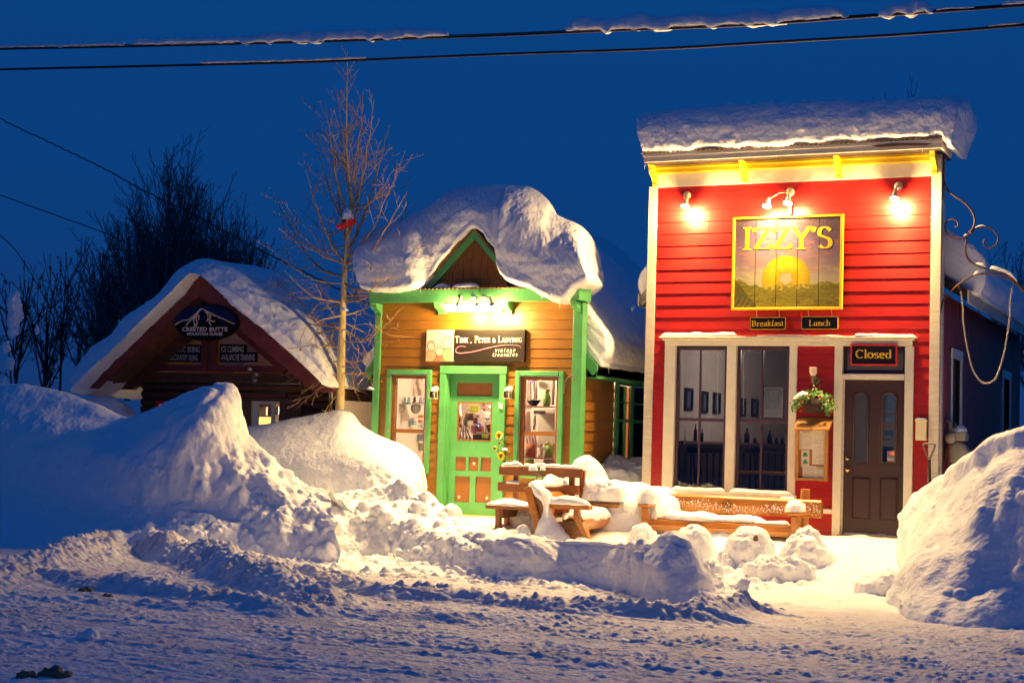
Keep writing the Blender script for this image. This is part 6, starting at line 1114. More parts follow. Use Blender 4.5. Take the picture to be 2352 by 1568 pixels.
# lanterns
def lantern(K, cx, cy_, lab):
    c = P(*K(cx, cy_), T-.13); b = P(*K(cx+35, cy_-60), T); t = thing('wall_lantern', (b[0], T, b[2]-.1), lab, 'lantern', 'lanterns beside the green door')
    s = .2124/3578*21.4; w = 40*s; h = 80*s; zb = c[2]-h/2
    MB().lathe((b[0], T+.01, b[2]), [(.045, 0), (.045, -.025), (.025, -.03)], 16, axis='y').ob('wall_plate', 'whitemetal', t, True)
    MB().tube([(b[0], T-.02, b[2]), (b[0]-.01, T-.07, b[2]+.02), (c[0], T-.13, b[2]+.01), (c[0], T-.13, zb+h+.05)], .009, 8).ob('arm', 'whitemetal', t, True)
    MB().lathe((c[0], T-.13, zb+h), [(w*1.25, 0), (w*1.2, .012), (w*.7, .03), (w*.35, .05), (.01, .06)], 4).ob('cap', 'whitemetal', t)
    fr = MB()
    for sx_ in (-1, 1):
        for sy_ in (-1, 1): fr.box(c[0]+sx_*w*.85-.004, c[0]+sx_*w*.85+.004, T-.13+sy_*w*.85-.004, T-.13+sy_*w*.85+.004, zb, zb+h)
    fr.box(c[0]-w, c[0]+w, T-.13-w, T-.13+w, zb-.01, zb).ob('cage', 'whitemetal', t)
    MB().box(c[0]-w*.8, c[0]+w*.8, T-.13-w*.8, T-.13+w*.8, zb+.004, zb+h-.004).ob('glass', 'glass', t); MB().ball((c[0], T-.13, zb+.06), .028, 12, sz=1.3).ob('bulb', 'bulbdim', t, True)
lantern(Z3, 603, 360, 'unlit cream wall lantern left of the green door'); lantern(Z3, 1405, 360, 'unlit cream wall lantern right of the green door')
# sunflowers
sf = thing('sunflower_bunch', P(*Z3(1400, 1090), T-.12), 'bunch of yellow sunflowers with snow on it beside the green door', 'flowers')
rnd = random.Random(9)
def flower(K, cx, cy_, r, tilt=0, dark=False):
    c = P(*K(cx, cy_), T-.17); R_ = r*.2124/3578*21.3; mb = MB()
    for ring_, n_, rr_ in ((0, 16, 1), (1, 13, .85)):
        for k in range(n_):
            a = 2*math.pi*k/n_+rnd.uniform(-.1, .1)+ring_*.2; L = R_*rr_*rnd.uniform(.85, 1.1); w = R_*.16; ux, uz = math.cos(a), math.sin(a); y0 = T-.18-ring_*.006
            mb.add([(c[0]+ux*R_*.35-uz*w*.6, y0, c[2]+uz*R_*.35+ux*w*.6), (c[0]+ux*L*.75-uz*w, y0-.012, c[2]+uz*L*.75+ux*w), (c[0]+ux*L, y0-.002, c[2]+uz*L), (c[0]+ux*L*.75+uz*w, y0-.012, c[2]+uz*L*.75-ux*w), (c[0]+ux*R_*.35+uz*w*.6, y0, c[2]+uz*R_*.35-ux*w*.6)], [(0, 1, 2, 3, 4)])
    f = mb.ob('flower_head', 'pear' if dark else 'flower', sf); MB().lathe((c[0], T-.19, c[2]), [(R_*.36, 0), (R_*.30, -.010), (R_*.1, -.014)], 14, axis='y').ob('flower_heart', 'flowerc', f, True); return c
heads = [flower(Z3, 1320, 800, 52), flower(Z3, 1343, 1020, 52), flower(Z3, 1277, 940, 30, dark=True), flower(Z3, 1327, 885, 24, dark=True)]
for c in heads: MB().tube(arc_resample([c+[0, .02, 0], (c+P(*Z3(1400, 1080), T-.1))/2+[.03, .02, .02], P(*Z3(1410, 1085), T-.1)], 10), .005, 5).ob('stem', 'stem', sf, True)
for (cx, cy_, s_) in ((1390, 830, .045), (1370, 985, .05), (1430, 1040, .06), (1450, 1060, .05), (1310, 975, .04), (1395, 1050, .05), (1400, 970, .045)):
    mb = MB(); leafq(mb, P(*Z3(cx, cy_), T-.15), s_, rnd); mb.ob('leaf', 'leaf', sf)
dome_ob('snow_pat', P(*Z3(1378, 958), T-.17), .032, .03, .028, 'dab of snow on the sunflower bunch', 'snow pat', n=16, amp=.01, s=12, m='snow_fine'); dome_ob('snow_pat', P(*Z3(1338, 822), T-.2), .016, .012, .018, 'dab of snow on the topmost sunflower', 'snow pat', n=12, amp=.004, s=20, m='snow_fine')
# shop sign
sY = T-.045; a = RC(Z6, 285, 122, 2048, 693, sY); sb = thing('shop_sign', ((a[0]+a[1])/2, T, a[2]), 'dark sign reading TINK, PETER & LADYBUG vintage treasures above the green door', 'sign')
xm = P(*Z6(776, 400), sY)[0]; MB().box(xm+.001, a[1], sY, T+.012, a[2], a[3]).ob('board', 'signbrown', sb, bevel=.003); pb_ = MB().box(a[0], xm-.001, sY+.001, T+.012, a[2], a[3]-.003).ob('picture_board', 'white', sb)
def fam(u, v):
    px = 290+485*u; py = 693-565*v; c = [np.full_like(u, .80), np.full_like(u, .76), np.full_like(u, .66)]
    def ell(cx, cy, rx, ry): return np.hypot((px-cx)/rx, (py-cy)/ry)
    def person_(c, cx, cy, rx, ry, body, hair, bw, skin=(.82, .76, .66)):
        b = (py > cy+ry*.75)*(np.abs(px-cx) < bw*(.35+.9*np.clip((py-cy-ry*.6)/160, 0, 1))); ink = np.abs(np.abs(px-cx)-bw*(.35+.9*np.clip((py-cy-ry*.6)/160, 0, 1))) < 5
        c = blend(c, b*(.75+.25*n2(px/12, py/20, 5)), body); c = blend(c, (py > cy+ry*.75)*ink*.9, (.05, .04, .03))
        h = ell(cx, cy-ry*.12, rx*1.12, ry*1.05) < 1; c = blend(c, h*1., hair); e = ell(cx, cy+ry*.12, rx*.92, ry*.92); c = blend(c, (e < 1)*1., skin)
        ol = (np.abs(ell(cx, cy-ry*.05, rx*1.1, ry*1.08)-1) < .07); c = blend(c, ol*.9, (.05, .04, .03))
        for ex in (-.35, .35): c = blend(c, (ell(cx+ex*rx, cy, 7, 4.5) < 1)*1., (.05, .04, .03))
        c = blend(c, (np.abs(ell(cx, cy+ry*.3, rx*.35, ry*.22)-1) < .2)*(py > cy+ry*.38)*1., (.15, .05, .04)); return c
    c = person_(c, 668, 360, 78, 110, (.12, .42, .16), (.55, .65, .45), 120); c = person_(c, 375, 420, 62, 82, (.70, .36, .16), (.70, .30, .15), 100); c = person_(c, 528, 515, 62, 80, (.70, .10, .03), (.70, .58, .34), 92)
    return [q*.62 for q in c]
picture('print', a[0]+.004, xm-.004, a[2]+.003, a[3]-.006, sY-.0008, fam, 150, 170, 'art_matt', pb_)
q6 = lambda x, y: (P(*Z6(x, y), sY)[0], P(*Z6(x, y), sY)[2])
def t6(txt, x0, x1, y0, y1, cap, **k): b0, b1 = q6(x0, y0), q6(x1, y1); s = q6(x0, y0-cap)[1]-b0[1]; serif_text('lettering', txt, (b0, b1, s, s), sY-.001, 'white', sb, **k)
t6('TINK', 806, 1036, 352, 352, 114, thick=.105, thin=.04, caps=.72, track=.05); t6(',', 1080, 1100, 352, 352, 114, thick=.14, thin=.08); t6('PETER', 1152, 1430, 351, 350, 114, thick=.105, thin=.04, caps=.72, track=.06); t6('&', 1474, 1530, 349, 349, 72, thick=.2, thin=.09); t6('LADYBUG', 1572, 1998, 349, 347, 112, thick=.105, thin=.04, caps=.72, track=.06)
t6('vintage', 1510, 1880, 524, 522, 76, thick=.085, thin=.045, shear=.18, track=.17); t6('treasures', 1468, 1918, 602, 600, 76, thick=.085, thin=.045, shear=.18, track=.14)
fp = arc_resample([P(*Z6(*p), sY-.002) for p in ((1000, 436), (955, 420), (900, 420), (850, 440), (815, 480), (815, 515), (850, 540), (930, 544), (1050, 532), (1200, 503), (1400, 452), (1600, 410), (1750, 397), (1880, 400), (1950, 415), (1978, 440), (1972, 462))], 90)
MB().tube(fp, [(.0028+.0045*math.sin(math.pi*(i/89)**.7)) for i in range(90)], 6).ob('flourish', 'pink', sb, True)
for sx_, sy_ in ((797, 142), (2028, 125), (785, 683), (2010, 680)): c = P(*Z6(sx_, sy_), sY); MB().lathe((c[0], sY, c[2]), [(.006, 0), (.004, -.003)], 8, axis='y').ob('screw', 'bright', sb)
# flood lamps under the fascia
for i, (bx, aim, lab) in enumerate(((893, (-.25, .1, -1), 'left of three lit flood lamps under the green fascia'), (1040, (.1, .1, -1), 'middle of three lit flood lamps under the green fascia'), (1150, (.3, .1, -1), 'right of three lit flood lamps under the green fascia'))):
    c = P(*K2(bx, 982), T-.36); b = P(*K2((905, 1005, 1080)[i], 915), T-.25); floodlight('floodlight', (b[0], T-.252, b[2]), c, aim, P_TINK, lab, disc_r=.035)
# snow cap of the ochre shop
st = []
tab = [(165, 560, 165, 850), (185, 470, 190, 856), (240, 420, 260, 868), (400, 350, 400, 868), (560, 290, 560, 845), (680, 225, 660, 820), (760, 170, 740, 700), (850, 115, 830, 590), (950, 80, 940, 460), (1020, 68, 1020, 398), (1100, 62, 1090, 440), (1180, 62, 1140, 520), (1240, 62, 1195, 590), (1330, 66, 1215, 720), (1440, 85, 1300, 800), (1530, 130, 1420, 840), (1590, 200, 1540, 900), (1610, 270, 1650, 940), (1700, 320, 1720, 930), (1790, 350, 1780, 850), (1850, 390, 1850, 812), (1872, 450, 1880, 790), (1880, 560, 1890, 770)]
for (tx, ty, bx, by) in tab:
    d = .78 if 800 < tx < 1560 else .6
    b = P(*K2(bx, by), T-.33); inner = 640 < bx < 1215
    yb = T-.16 if inner else T-.36
    if inner: b = P(*K2(bx, by), yb); b[2] += .03
    t_ = P(*K2(tx, ty), T+d*.55); h = t_[2]-b[2]; X0_, X1_ = b[0], t_[0]; L_ = lambda q: X0_+(X1_-X0_)*q
    st.append([(L_(0), yb, b[2]), (L_(.08), yb-.07, b[2]+h*.15), (L_(.3), yb-.05, b[2]+h*.42), (L_(.6), yb+.12, b[2]+h*.74), (L_(.9), T+d*.25, b[2]+h*.96), (L_(1), T+d*.6, b[2]+h), (L_(1), T+d*1.1, b[2]+h*.86), (L_(1), T+d*1.55, b[2]+h*.5), (L_(1), T+d*1.6, b[2]+.05), (L_(.4), T+d*.7, b[2]-.0 if not inner else b[2]+.02)])
ring_ob('roof_snow', st, 460, 150, lambda V: .020*fbm3(V, 1.5, 2, 71)+(.009*n3(V*np.array([.4, .4, 1]), 9, 74)+.008*np.abs(n3(V*np.array([.5, .5, 1]), 6, 75)))*sm(T+.25, T-.2, V[..., 1])+.010*fbm3(V, 9, 4, 72)*sm(T+.3, T-.1, V[..., 1])+.005*fbm3(V, 25, 2, 73), label='great swelling snow cap draped over the pediment of the ochre shop', cat='roof snow')
a = P(*K2(838, 830), T-.22); b = P(*K2(1048, 835), T-.22); snow_strip('snow_pat', [(a[0], T-.2, tf1+.025), (b[0], T-.2, tf1+.025)], .06, .065, None, 'oval patty of snow on the fascia below the pediment', 'snow pat', seed=41, rough=.08)
a = P(*K2(690, 835), T-.2); b = P(*K2(815, 815), T-.2); snow_strip('snow_pat', [(a[0], T-.16, tf1+.025), (b[0], T-.14, tf1+.03)], .05, .07, None, 'small wedge of snow in the left corner of the pediment', 'snow pat', seed=42, rough=.08)
icicles(tk, [(P(*K2(1665, 940), T-.33), .12, .012), (P(*K2(1690, 935), T-.33), .05, .009), (P(*K2(1530, 905), T-.33), .04, .008), (P(*K2(600, 850), T-.28), .06, .004), (P(*K2(2040, 1430), .2), .12, .005), (P(*K2(1340, 850), T-.33), .04, .01)])

# =================================================================== BENCHES
def px_(K, x, y, Y): p = P(*K(x, y), Y); return p[0], p[2]
yb = -1.3; t = thing('slatted_bench', P(*Z5(500, 1080), yb-.3), 'red-brown slatted bench with a metal star, under the right ochre window', 'bench')
a = RC(Z5, 247, 362, 1268, 472, yb); box('back_slat', 'benchbrown', t, a[0], a[1], yb, yb+.04, a[2], a[3], .005); b = RC(Z5, 232, 560, 1180, 672, yb-.05); box('back_slat', 'benchbrown', t, b[0], a[1]-.02, yb-.05, yb-.01, b[2], b[3], .005)
sz_ = P(*Z5(360, 838), yb-.55)[2]; sx0 = P(*Z5(82, 800), yb-.55)[0]; sx1 = a[1]+.06
for k in range(3): box('seat_slat', 'benchbrown', t, sx0+.0, sx1, yb-.55+.18*k, yb-.55+.18*k+.165, sz_-.045, sz_, .005)
for lx in (px_(Z5, 233, 900, yb-.5)[0], px_(Z5, 1060, 900, yb-.5)[0]): box('leg', 'benchbrown', t, lx-.035, lx+.035, yb-.5, yb-.43, .3, sz_-.046, .004); box('leg', 'benchbrown', t, lx-.035, lx+.035, yb+.042, yb+.09, .3, a[3]-.02, .004); box('brace', 'benchbrown', t, lx+.04, lx+.075, yb-.5, yb-.0, sz_-.16, sz_-.047, .004)
lx = px_(Z5, 345, 900, yb-.1)[0]; box('leg', 'benchbrown', t, lx-.03, lx+.03, yb-.12, yb-.06, .3, sz_-.046, .004)
lx = px_(Z5, 1138, 520, yb+.04)[0]; box('back_post', 'benchbrown', t, lx-.04, lx+.04, yb+.041, yb+.09, .3, a[3]-.03, .004)
c = P(*Z5(735, 430), yb-.02); star(MB(), c[0], c[2], .11, yb-.003, .02, 8).ob('star', 'stone', t)
snow_strip('bench_snow', [P(*Z5(275, 352), yb+.02), P(*Z5(540, 350), yb+.02)], .04, .07, None, 'snow heaped on the left end of the top slat of the brown bench', 'bench snow', seed=61)
snow_strip('bench_snow', [P(*Z5(540, 352), yb+.02), P(*Z5(900, 362), yb+.02), P(*Z5(1262, 382), yb+.02)], .035, .035, None, 'thin snow along the rest of the top slat of the brown bench', 'bench snow', seed=62)
dome_ob('bench_snow', P(*Z5(668, 385), yb-.035), .062, .035, .055, 'ball of snow stuck left of the metal star', 'bench snow', n=18, amp=.012, s=10, m='snow_fine', skirt=.02); dome_ob('bench_snow', P(*Z5(788, 380), yb-.035), .036, .03, .035, 'ball of snow stuck right of the metal star', 'bench snow', n=16, amp=.008, s=12, m='snow_fine', skirt=.02)
snow_strip('bench_snow', [P(*Z5(330, 556), yb-.03), P(*Z5(520, 566), yb-.03)], .03, .03, None, 'snow on the left of the lower slat of the brown bench', 'bench snow', seed=63); snow_strip('bench_snow', [P(*Z5(780, 566), yb-.03), P(*Z5(1100, 575), yb-.03)], .035, .04, None, 'snow on the right of the lower slat of the brown bench', 'bench snow', seed=64)
for k in range(3): snow_strip('bench_snow', [(sx0-.01, yb-.47+.18*k, sz_), (sx1, yb-.47+.18*k, sz_)], .10, .045+.01*k, None, ['snow on the front slat of the brown bench seat', 'snow on the middle slat of the brown bench seat', 'snow on the rear slat of the brown bench seat'][k], 'bench snow', seed=65+k)
# log bench seen from its side
yn, yf = -2.15, -1.15
t = thing('log_bench', P(*Z5(1100, 1150), -1.7), 'varnished log bench seen from its end, turned to face the red shop', 'bench')
def dlog(name, c, y0, y1, w, h, ang, par, m='log'):
    """half log along Y: round underside, flat face, pale ends"""
    n = 12; pts = [(w/2*math.cos(math.pi+math.pi*k/n), h*math.sin(math.pi+math.pi*k/n)) for k in range(n+1)]; ca, sa = math.cos(ang), math.sin(ang)
    pr = [(c[0]+p[0]*ca-p[1]*sa, c[1]+p[0]*sa+p[1]*ca) for p in pts]; o = MB().prism(pr, y0, y1).ob(name, m, par, bevel=.006)
    MB().prism([(c[0]+(p[0]-c[0])*.97, c[1]+(p[1]-c[1])*.97) for p in pr], y0-.004, y0-.0005).ob('end_grain', 'logend', o)
    cr = MB()
    for k in range(6): a_ = math.pi*1.1+k*math.pi*.8/5; q = (w/2*.85*math.cos(a_), h*.85*math.sin(a_)); q = (c[0]+q[0]*ca-q[1]*sa, c[1]+q[0]*sa+q[1]*ca); cr.beam((c[0], y0-.005, c[1]), (q[0], y0-.005, q[1]), .004, .003, (0, 1, 0))
    cr.ob('crack', 'dirt', o); return o
for Yk, off, nm in ((yn, (0, 0), 'near'), (yf, (0, 0), 'far')):
    if Yk == yn: top, bot = px_(Z5, 605, 600, Yk), px_(Z5, 765, 1010, Yk)
    dx_ = (P(*Z5(1075, 560), yf)[0]-P(*Z5(610, 600), yn)[0])*0 
    MB().beam((top[0], Yk, top[1]), (bot[0], Yk, bot[1]-.15), .09, .10, (1, 0, 0)).ob('back_post', 'log', t, bevel=.012)
a0, a1 = px_(Z5, 852, 832, yn), px_(Z5, 1380, 832, yn)
box('armrest', 'log', t, a0[0], a1[0], yn-.07, yn+.07, a0[1]-.03, a0[1]+.025, .010); box('armrest', 'log', t, a0[0]-.05, a1[0]+.0, yf-.07, yf+.07, a0[1]-.03, a0[1]+.025, .010)
for Yk in (yn, yf):
    q0 = (a1[0]-.19, a0[1]-.03); q1 = (a1[0]-.03, px_(Z5, 1310, 1150, yn)[1]-.1)
    MB().beam((q0[0], Yk, q0[1]), (q0[0]+.01, Yk, q0[1]-.09), .07, .10, (0, 1, 0)).ob('leg', 'log', t, bevel=.008)
    MB().beam((q0[0]+.005, Yk, q0[1]-.08), (q1[0], Yk, q1[1]), .075, .11, (0, 1, 0)).ob('leg', 'log', t, bevel=.01)
cb = px_(Z5, 735, 835, yn); dlog('backrest', cb, yn-.03, yf+.03, .36, .10, math.radians(112), t)
cs_ = px_(Z5, 1085, 1035, yn); dlog('seat', (cs_[0]+.02, cs_[1]+.02), yn-.02, yf+.03, .42, .15, math.radians(8), t)
MB().beam((bot[0]+.1, yn+.05, cs_[1]-.22), (a1[0]-.05, yn+.05, cs_[1]-.10), .10, .10, (0, 1, 0)).ob('brace', 'log', t, bevel=.01); MB().beam((bot[0]+.1, yf, cs_[1]-.22), (a1[0]-.05, yf, cs_[1]-.10), .10, .10, (0, 1, 0)).ob('brace', 'log', t, bevel=.01)
MB().beam((a0[0]+.0, yf+.02, a0[1]+.12), (a0[0]+.42, yf+.02, a0[1]+.12), .04, .10).ob('back_board', 'log', t, bevel=.006)
snow_strip('bench_snow', [(top[0]+.06, yn-.02, top[1]+.01), (top[0]+.06, (yn+yf)/2, top[1]+.0), (top[0]+.06, yf+.05, top[1]+.0)], .10, .10, None, 'snow along the top of the leaning log backrest', 'bench snow', seed=70, m='snow')
st = []
for (y_, xa, xb, dd) in ((548, 640, 690, .05), (590, 640, 770, .09), (650, 665, 850, .11), (710, 700, 868, .12), (770, 775, 864, .10), (820, 808, 852, .08), (870, 812, 860, .08), (930, 798, 890, .10), (1000, 768, 945, .14), (1080, 725, 1010, .18), (1150, 700, 1075, .22), (1220, 690, 1100, .24)):
    p0, p1 = P(*Z5(xa, y_), yn-.09), P(*Z5(xb, y_), yn-.09); cx, rx2 = (p0[0]+p1[0])/2, (p1[0]-p0[0])/2
    st.append([(cx+rx2*math.cos(a_), yn-.07+dd*math.sin(a_), p0[2]) for a_ in np.linspace(0, 2*math.pi, 11)[:-1]])
ring_ob('bench_snow', st, 70, 50, lambda V: .016*fbm3(V, 7, 3, 171)+.004*fbm3(V, 25, 2, 172), label='snow clinging inside the log backrest and pouring down to a cone below it', cat='bench snow')
snow_strip('bench_snow', [(a0[0]-.03, yn, a0[1]+.027), (a1[0]-.01, yn, a0[1]+.027)], .075, .075, None, 'snow on the near armrest of the log bench', 'bench snow', seed=72)
for k in range(3): snow_strip('bench_snow', [(cs_[0]-.12+.13*k, yn+.25, cs_[1]+.03), (cs_[0]-.12+.13*k, yf, cs_[1]+.03)], .12, .16, None, ['snow on the seat of the log bench close to its backrest', 'snow along the middle of the seat of the log bench', 'snow along the front edge of the seat of the log bench'][k], 'bench snow', seed=73+k, rough=.08, m='snow')
# long log bench
yb3, yf3 = -.75, -1.25; t = thing('long_log_bench', P(*K5(650, 1480), -1.0), 'long varnished log bench under the red shop windows, a W branded on its back', 'bench')
b = RC(K5, 236, 1213, 1343, 1338, yb3); n = 10
pr = [(yb3, b[2]), (yb3-.015, b[3])]; MB().prismx([(yb3, b[2]), (yb3-.02, b[2]+.03), (yb3-.035, (b[2]+b[3])/2), (yb3-.02, b[3]-.03), (yb3+.02, b[3]), (yb3+.11, b[3]-.05), (yb3+.12, b[2]+.06), (yb3+.05, b[2])], b[0], b[1]).ob('backrest', 'log', t, bevel=.008)
for xx_ in (b[0]+.02, b[1]-.0): MB().box(xx_-.001, xx_+.003, yb3, yb3+.09, b[2]+.02, b[3]-.03).ob('end_grain', 'logend', t)
s = RC(K5, 132, 1395, 1108, 1445, yf3); s = (s[0], s[1]+.02, s[2]-.05, s[3]+.0)
MB().prismx([(yf3, s[2]), (yf3-.03, (s[2]+s[3])/2), (yf3, s[3]), (yb3-.02, s[3]), (yb3-.05, s[2])], s[0], s[1]).ob('seat', 'log', t, bevel=.008)
al = RC(Z5, 1940, 795, 2110, 848, yf3-.05); az = (al[2]+al[3])/2
ax1 = P(*K5(1153, 1330), yf3-.05)[0]; axz = P(*K5(1153, 1330), yf3-.05)[2]
for cx_, cz2 in (((al[0]+al[1])/2, az), (ax1, axz)):
    MB().box(cx_-.075, cx_+.075, yf3-.09, yb3+.05, cz2-.03, cz2+.03).ob('armrest', 'log', t, bevel=.022); MB().lathe((cx_, yf3-.09, cz2), [(.072, 0), (.06, -.02)], 14, axis='y').ob('end_grain', 'logend', t) if False else None
    MB().beam((cx_+.01, yf3, cz2-.03), (cx_+.03, yf3-.0, .25), .10, .10).ob('leg', 'log', t, bevel=.02); MB().beam((cx_, yb3+.16, cz2-.1), (cx_, yb3+.16, .25), .09, .09).ob('leg', 'log', t, bevel=.02)
q = RC(K5, 1197, 1160, 1262, 1240, yb3+.18); MB().tube([((q[0]+q[1])/2-.02, yb3+.2, .3), ((q[0]+q[1])/2, yb3+.2, q[3])], (q[1]-q[0])/2, 14).ob('back_post', 'log', t, True, bevel=.006); MB().tube([((q[0]+q[1])/2-.02-(b[1]-b[0])*.86, yb3+.2, .3), ((q[0]+q[1])/2-(b[1]-b[0])*.86, yb3+.2, b[3]-.05)], .06, 14).ob('back_post', 'log', t, True)
c = P(*K5(683, 1266), yb3-.037); wm = MB().tube([(c[0]+.055*math.cos(a_), yb3-.038, c[2]+.05*math.sin(a_)) for a_ in np.linspace(0, 6.28, 22)[:-1]], .004, 5, closed=True).ob('brand_mark', 'dirt', t); sans('lettering', 'W', c[0]-.03, c[0]+.03, c[2]-.03, c[2]+.03, yb3-.040, 'dirt', t)
cr = MB(); rnd = random.Random(3)
for i in range(430):
    u = rnd.random(); xx_ = b[0]+(b[1]-b[0])*u; zz_ = b[2]+(b[3]-b[2])*(.38+.13*math.sin(u*9)+.15*rnd.gauss(0, 1)); 
    if not b[2]+.01 < zz_ < b[3]-.02: continue
    r = rnd.uniform(.003, .0085); tt = (zz_-b[2])/(b[3]-b[2]); cr.ball((xx_, yb3-.02-.015*math.sin(tt*math.pi)-r*.3, zz_), r, 6)
tag(recentre(cr.ob('snow_crumbs', 'snow_fine', None)), 'crumbs of snow sticking to the back of the long log bench', 'snow crumbs', None, 'stuff')
snow_strip('bench_snow', [(s[0]+.05, (yf3+yb3)/2-.02, s[3]), (s[0]+.8, (yf3+yb3)/2-.02, s[3]), (s[0]+1.5, (yf3+yb3)/2, s[3])], .19, .10, None, 'deep snow on the left half of the long log bench seat', 'bench snow', seed=80, rough=.12, m='snow')
snow_strip('bench_snow', [(s[1]-.62, yf3+.15, s[3]), (s[1]-.03, yf3+.15, s[3])], .10, .05, None, 'low snow on the right end of the long log bench seat', 'bench snow', seed=81)
dome_ob('bench_snow', ((al[0]+al[1])/2+.02, yf3+.06, az+.03), .16, .17, .20, 'round loaf of snow on the left arm of the long log bench', 'bench snow', p=.42, n=32, amp=.02, s=6, skirt=.01); dome_ob('bench_snow', (ax1, yf3+.02, axz+.03), .125, .15, .13, 'round cap of snow on the right arm of the long log bench', 'bench snow', p=.42, n=30, amp=.02, s=6, skirt=.01)
snow_strip('bench_snow', [(b[1]-.55, yb3+.06, b[3]-.01), (b[1]-.35, yb3+.06, b[3]-.01)], .04, .03, None, 'pat of snow by the round post at the right end of the long bench back', 'bench snow', seed=82)
c = P(*K5(885, 1512), -2.5); dome_ob('brown_knob', c, .03, .03, .05, 'brown knob poking out of the right round snow lump', 'knob', m='logend', n=14, amp=.004, s=20)

# =================================================================== THE DARK CABIN
CY_, CW = -.6, .15
cab = thing('log_cabin', (-14.5, CY_, .8), 'dark log cabin with barn-red gable trim under a heavy snow roof', 'cabin')
def c1(x, y, Y=CY_): p = P(*K1(x, y), Y); return (p[0], p[2])
apx, apz = c1(1328, 212); lx_, lz_ = c1(548, 945); rx_, rz2 = c1(2205, 948); zl = (lz_+rz2)/2; hwc = (rx_-lx_)/2; 
th_ = .20
for sg, ex in ((-1, lx_), (1, rx_)):
    pl = [(apx, apz), (apx, apz-.27), (ex-sg*.30, zl-.02), (ex, zl-.0)]
    MB().prism(pl if sg < 0 else pl[::-1], CY_-.03, CY_+.03).ob('rake_board', 'cabintrim', cab, bevel=.004)
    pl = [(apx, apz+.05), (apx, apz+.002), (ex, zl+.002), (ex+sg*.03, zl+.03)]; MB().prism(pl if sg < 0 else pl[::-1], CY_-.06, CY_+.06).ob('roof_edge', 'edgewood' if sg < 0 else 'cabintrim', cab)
    pl = [(apx, apz+.04), (apx, apz-.12), (ex, zl-.12), (ex, zl+.03)]; MB().prism(pl if sg < 0 else pl[::-1], CY_+.061, 9).ob('roof_slope', 'rustwood', cab)
MB().box(apx-.035, apx+.035, CY_+.031, CY_+.09, apz-.9, apz-.2).ob('king_post', 'cabintrim', cab)
wl0, wl1 = lx_+.55, rx_-.35; wz = .5
trl = [c1(885, 822, CW), c1(1365, 822, CW), c1(1365, 470, CW), c1(1200, 545, CW)]; trr = [c1(1408, 822, CW), c1(1890, 822, CW), c1(1600, 545, CW), c1(1408, 470, CW)]
zt0, zt1 = trl[0][1], trl[2][1]; slope_c = (apz-zl)/hwc
zg = zt0-.02
# upper gable wall is windows; below it logs
n_l = 14; zlog = np.linspace(wz, zg-.16, n_l+1)
dx0, dx1, dz1 = c1(1575, 1010, CW)[0], c1(1990, 1010, CW)[0], c1(1700, 1008, CW)[1]
for i in range(n_l):
    for (xa, xb) in (((wl0, dx0), (dx1, wl1)) if zlog[i+1] < dz1+.02 else ((wl0, wl1),)):
        MB().tube([(xa, CW+.08, (zlog[i]+zlog[i+1])/2), (xb, CW+.08, (zlog[i]+zlog[i+1])/2)], (zlog[1]-zlog[0])/2*1.0, 8).ob('log', 'cabin', cab, True)
x = c1(880, 845, CW)[0]
while x < c1(1900, 845, CW)[0]: 
    w = random.uniform(.30, .42); MB().box(x+.004, x+w-.004, CW+.0+random.uniform(0, .01), CW+.05, zg-.155, zg-.003).ob('wall_board', 'cabin', cab, bevel=.004); x += w
MB().box(wl0, x, CW+.051, CW+.2, zg-.155, zg-.003).ob('wall_core', 'black', cab)
for tri, sg in ((trl, -1), (trr, 1)):
    xs_ = [p[0] for p in tri]; xi = max(xs_) if sg < 0 else min(xs_); xo = min(xs_) if sg < 0 else max(xs_); W_ = .085; hgt = (abs(xi-xo))*slope_c*.96
    pane = [(xi, zt0), (xo, zt0), (xi, zt0+hgt)]
    if sg > 0: pane = [(xi, zt0), (xo, zt0), (xi, zt0+hgt)][::-1]
    o = MB().box(min(xi, xo), max(xi, xo), CW-.03, CW+.05, zt0, zt0+.10).ob('gable_window', 'cabintrim', cab, bevel=.004)
    MB().box(min(xi, xi+sg*.10), max(xi, xi+sg*.10), CW-.035, CW+.05, zt0+.101, zt0+hgt-.12).ob('window_stile', 'cabintrim', o, bevel=.004)
    d = Vector((xi-xo, 0, hgt)); MB().beam((xo, CW+.01, zt0+.03), (xi, CW+.01, zt0+hgt-.0), .06, .13).ob('window_rail', 'cabintrim', o)
    MB().prism([(xi, zt0+.1), (xo, zt0+.1), (xi, zt0+hgt)][::(1 if sg > 0 else -1)], CW+.06, CW+.063).ob('pane', 'glass', o)
MB().box(c1(1367, 700, CW)[0], c1(1407, 700, CW)[0], CW+.0, CW+.1, zt0, apz-.5).ob('centre_post', 'cabin', cab)
MB().prism([(apx-hwc*.95, 1.6), (apx+hwc*.95, 1.6), (apx+hwc*.95, zl-.1), (apx, apz-.2), (apx-hwc*.95, zl-.1)], CW+2.4, CW+2.45).ob('loft_wall', 'oak', cab)
pl = [(apx-hwc*.98, zl-.1), (apx, apz-.16), (apx+hwc*.98, zl-.1), (apx+hwc*.93, zl-.1), (apx, apz-.34), (apx-hwc*.93, zl-.1)]
for sg in (-1, 1): 
    q = [(apx, apz-.16), (apx, apz-.42), (apx+sg*(hwc-.5), zl+.0), (apx+sg*hwc*.97, zl-.0)]; MB().prism(q if sg < 0 else q[::-1], CW-.02, CW+.12).ob('gable_board', 'cabin', cab)
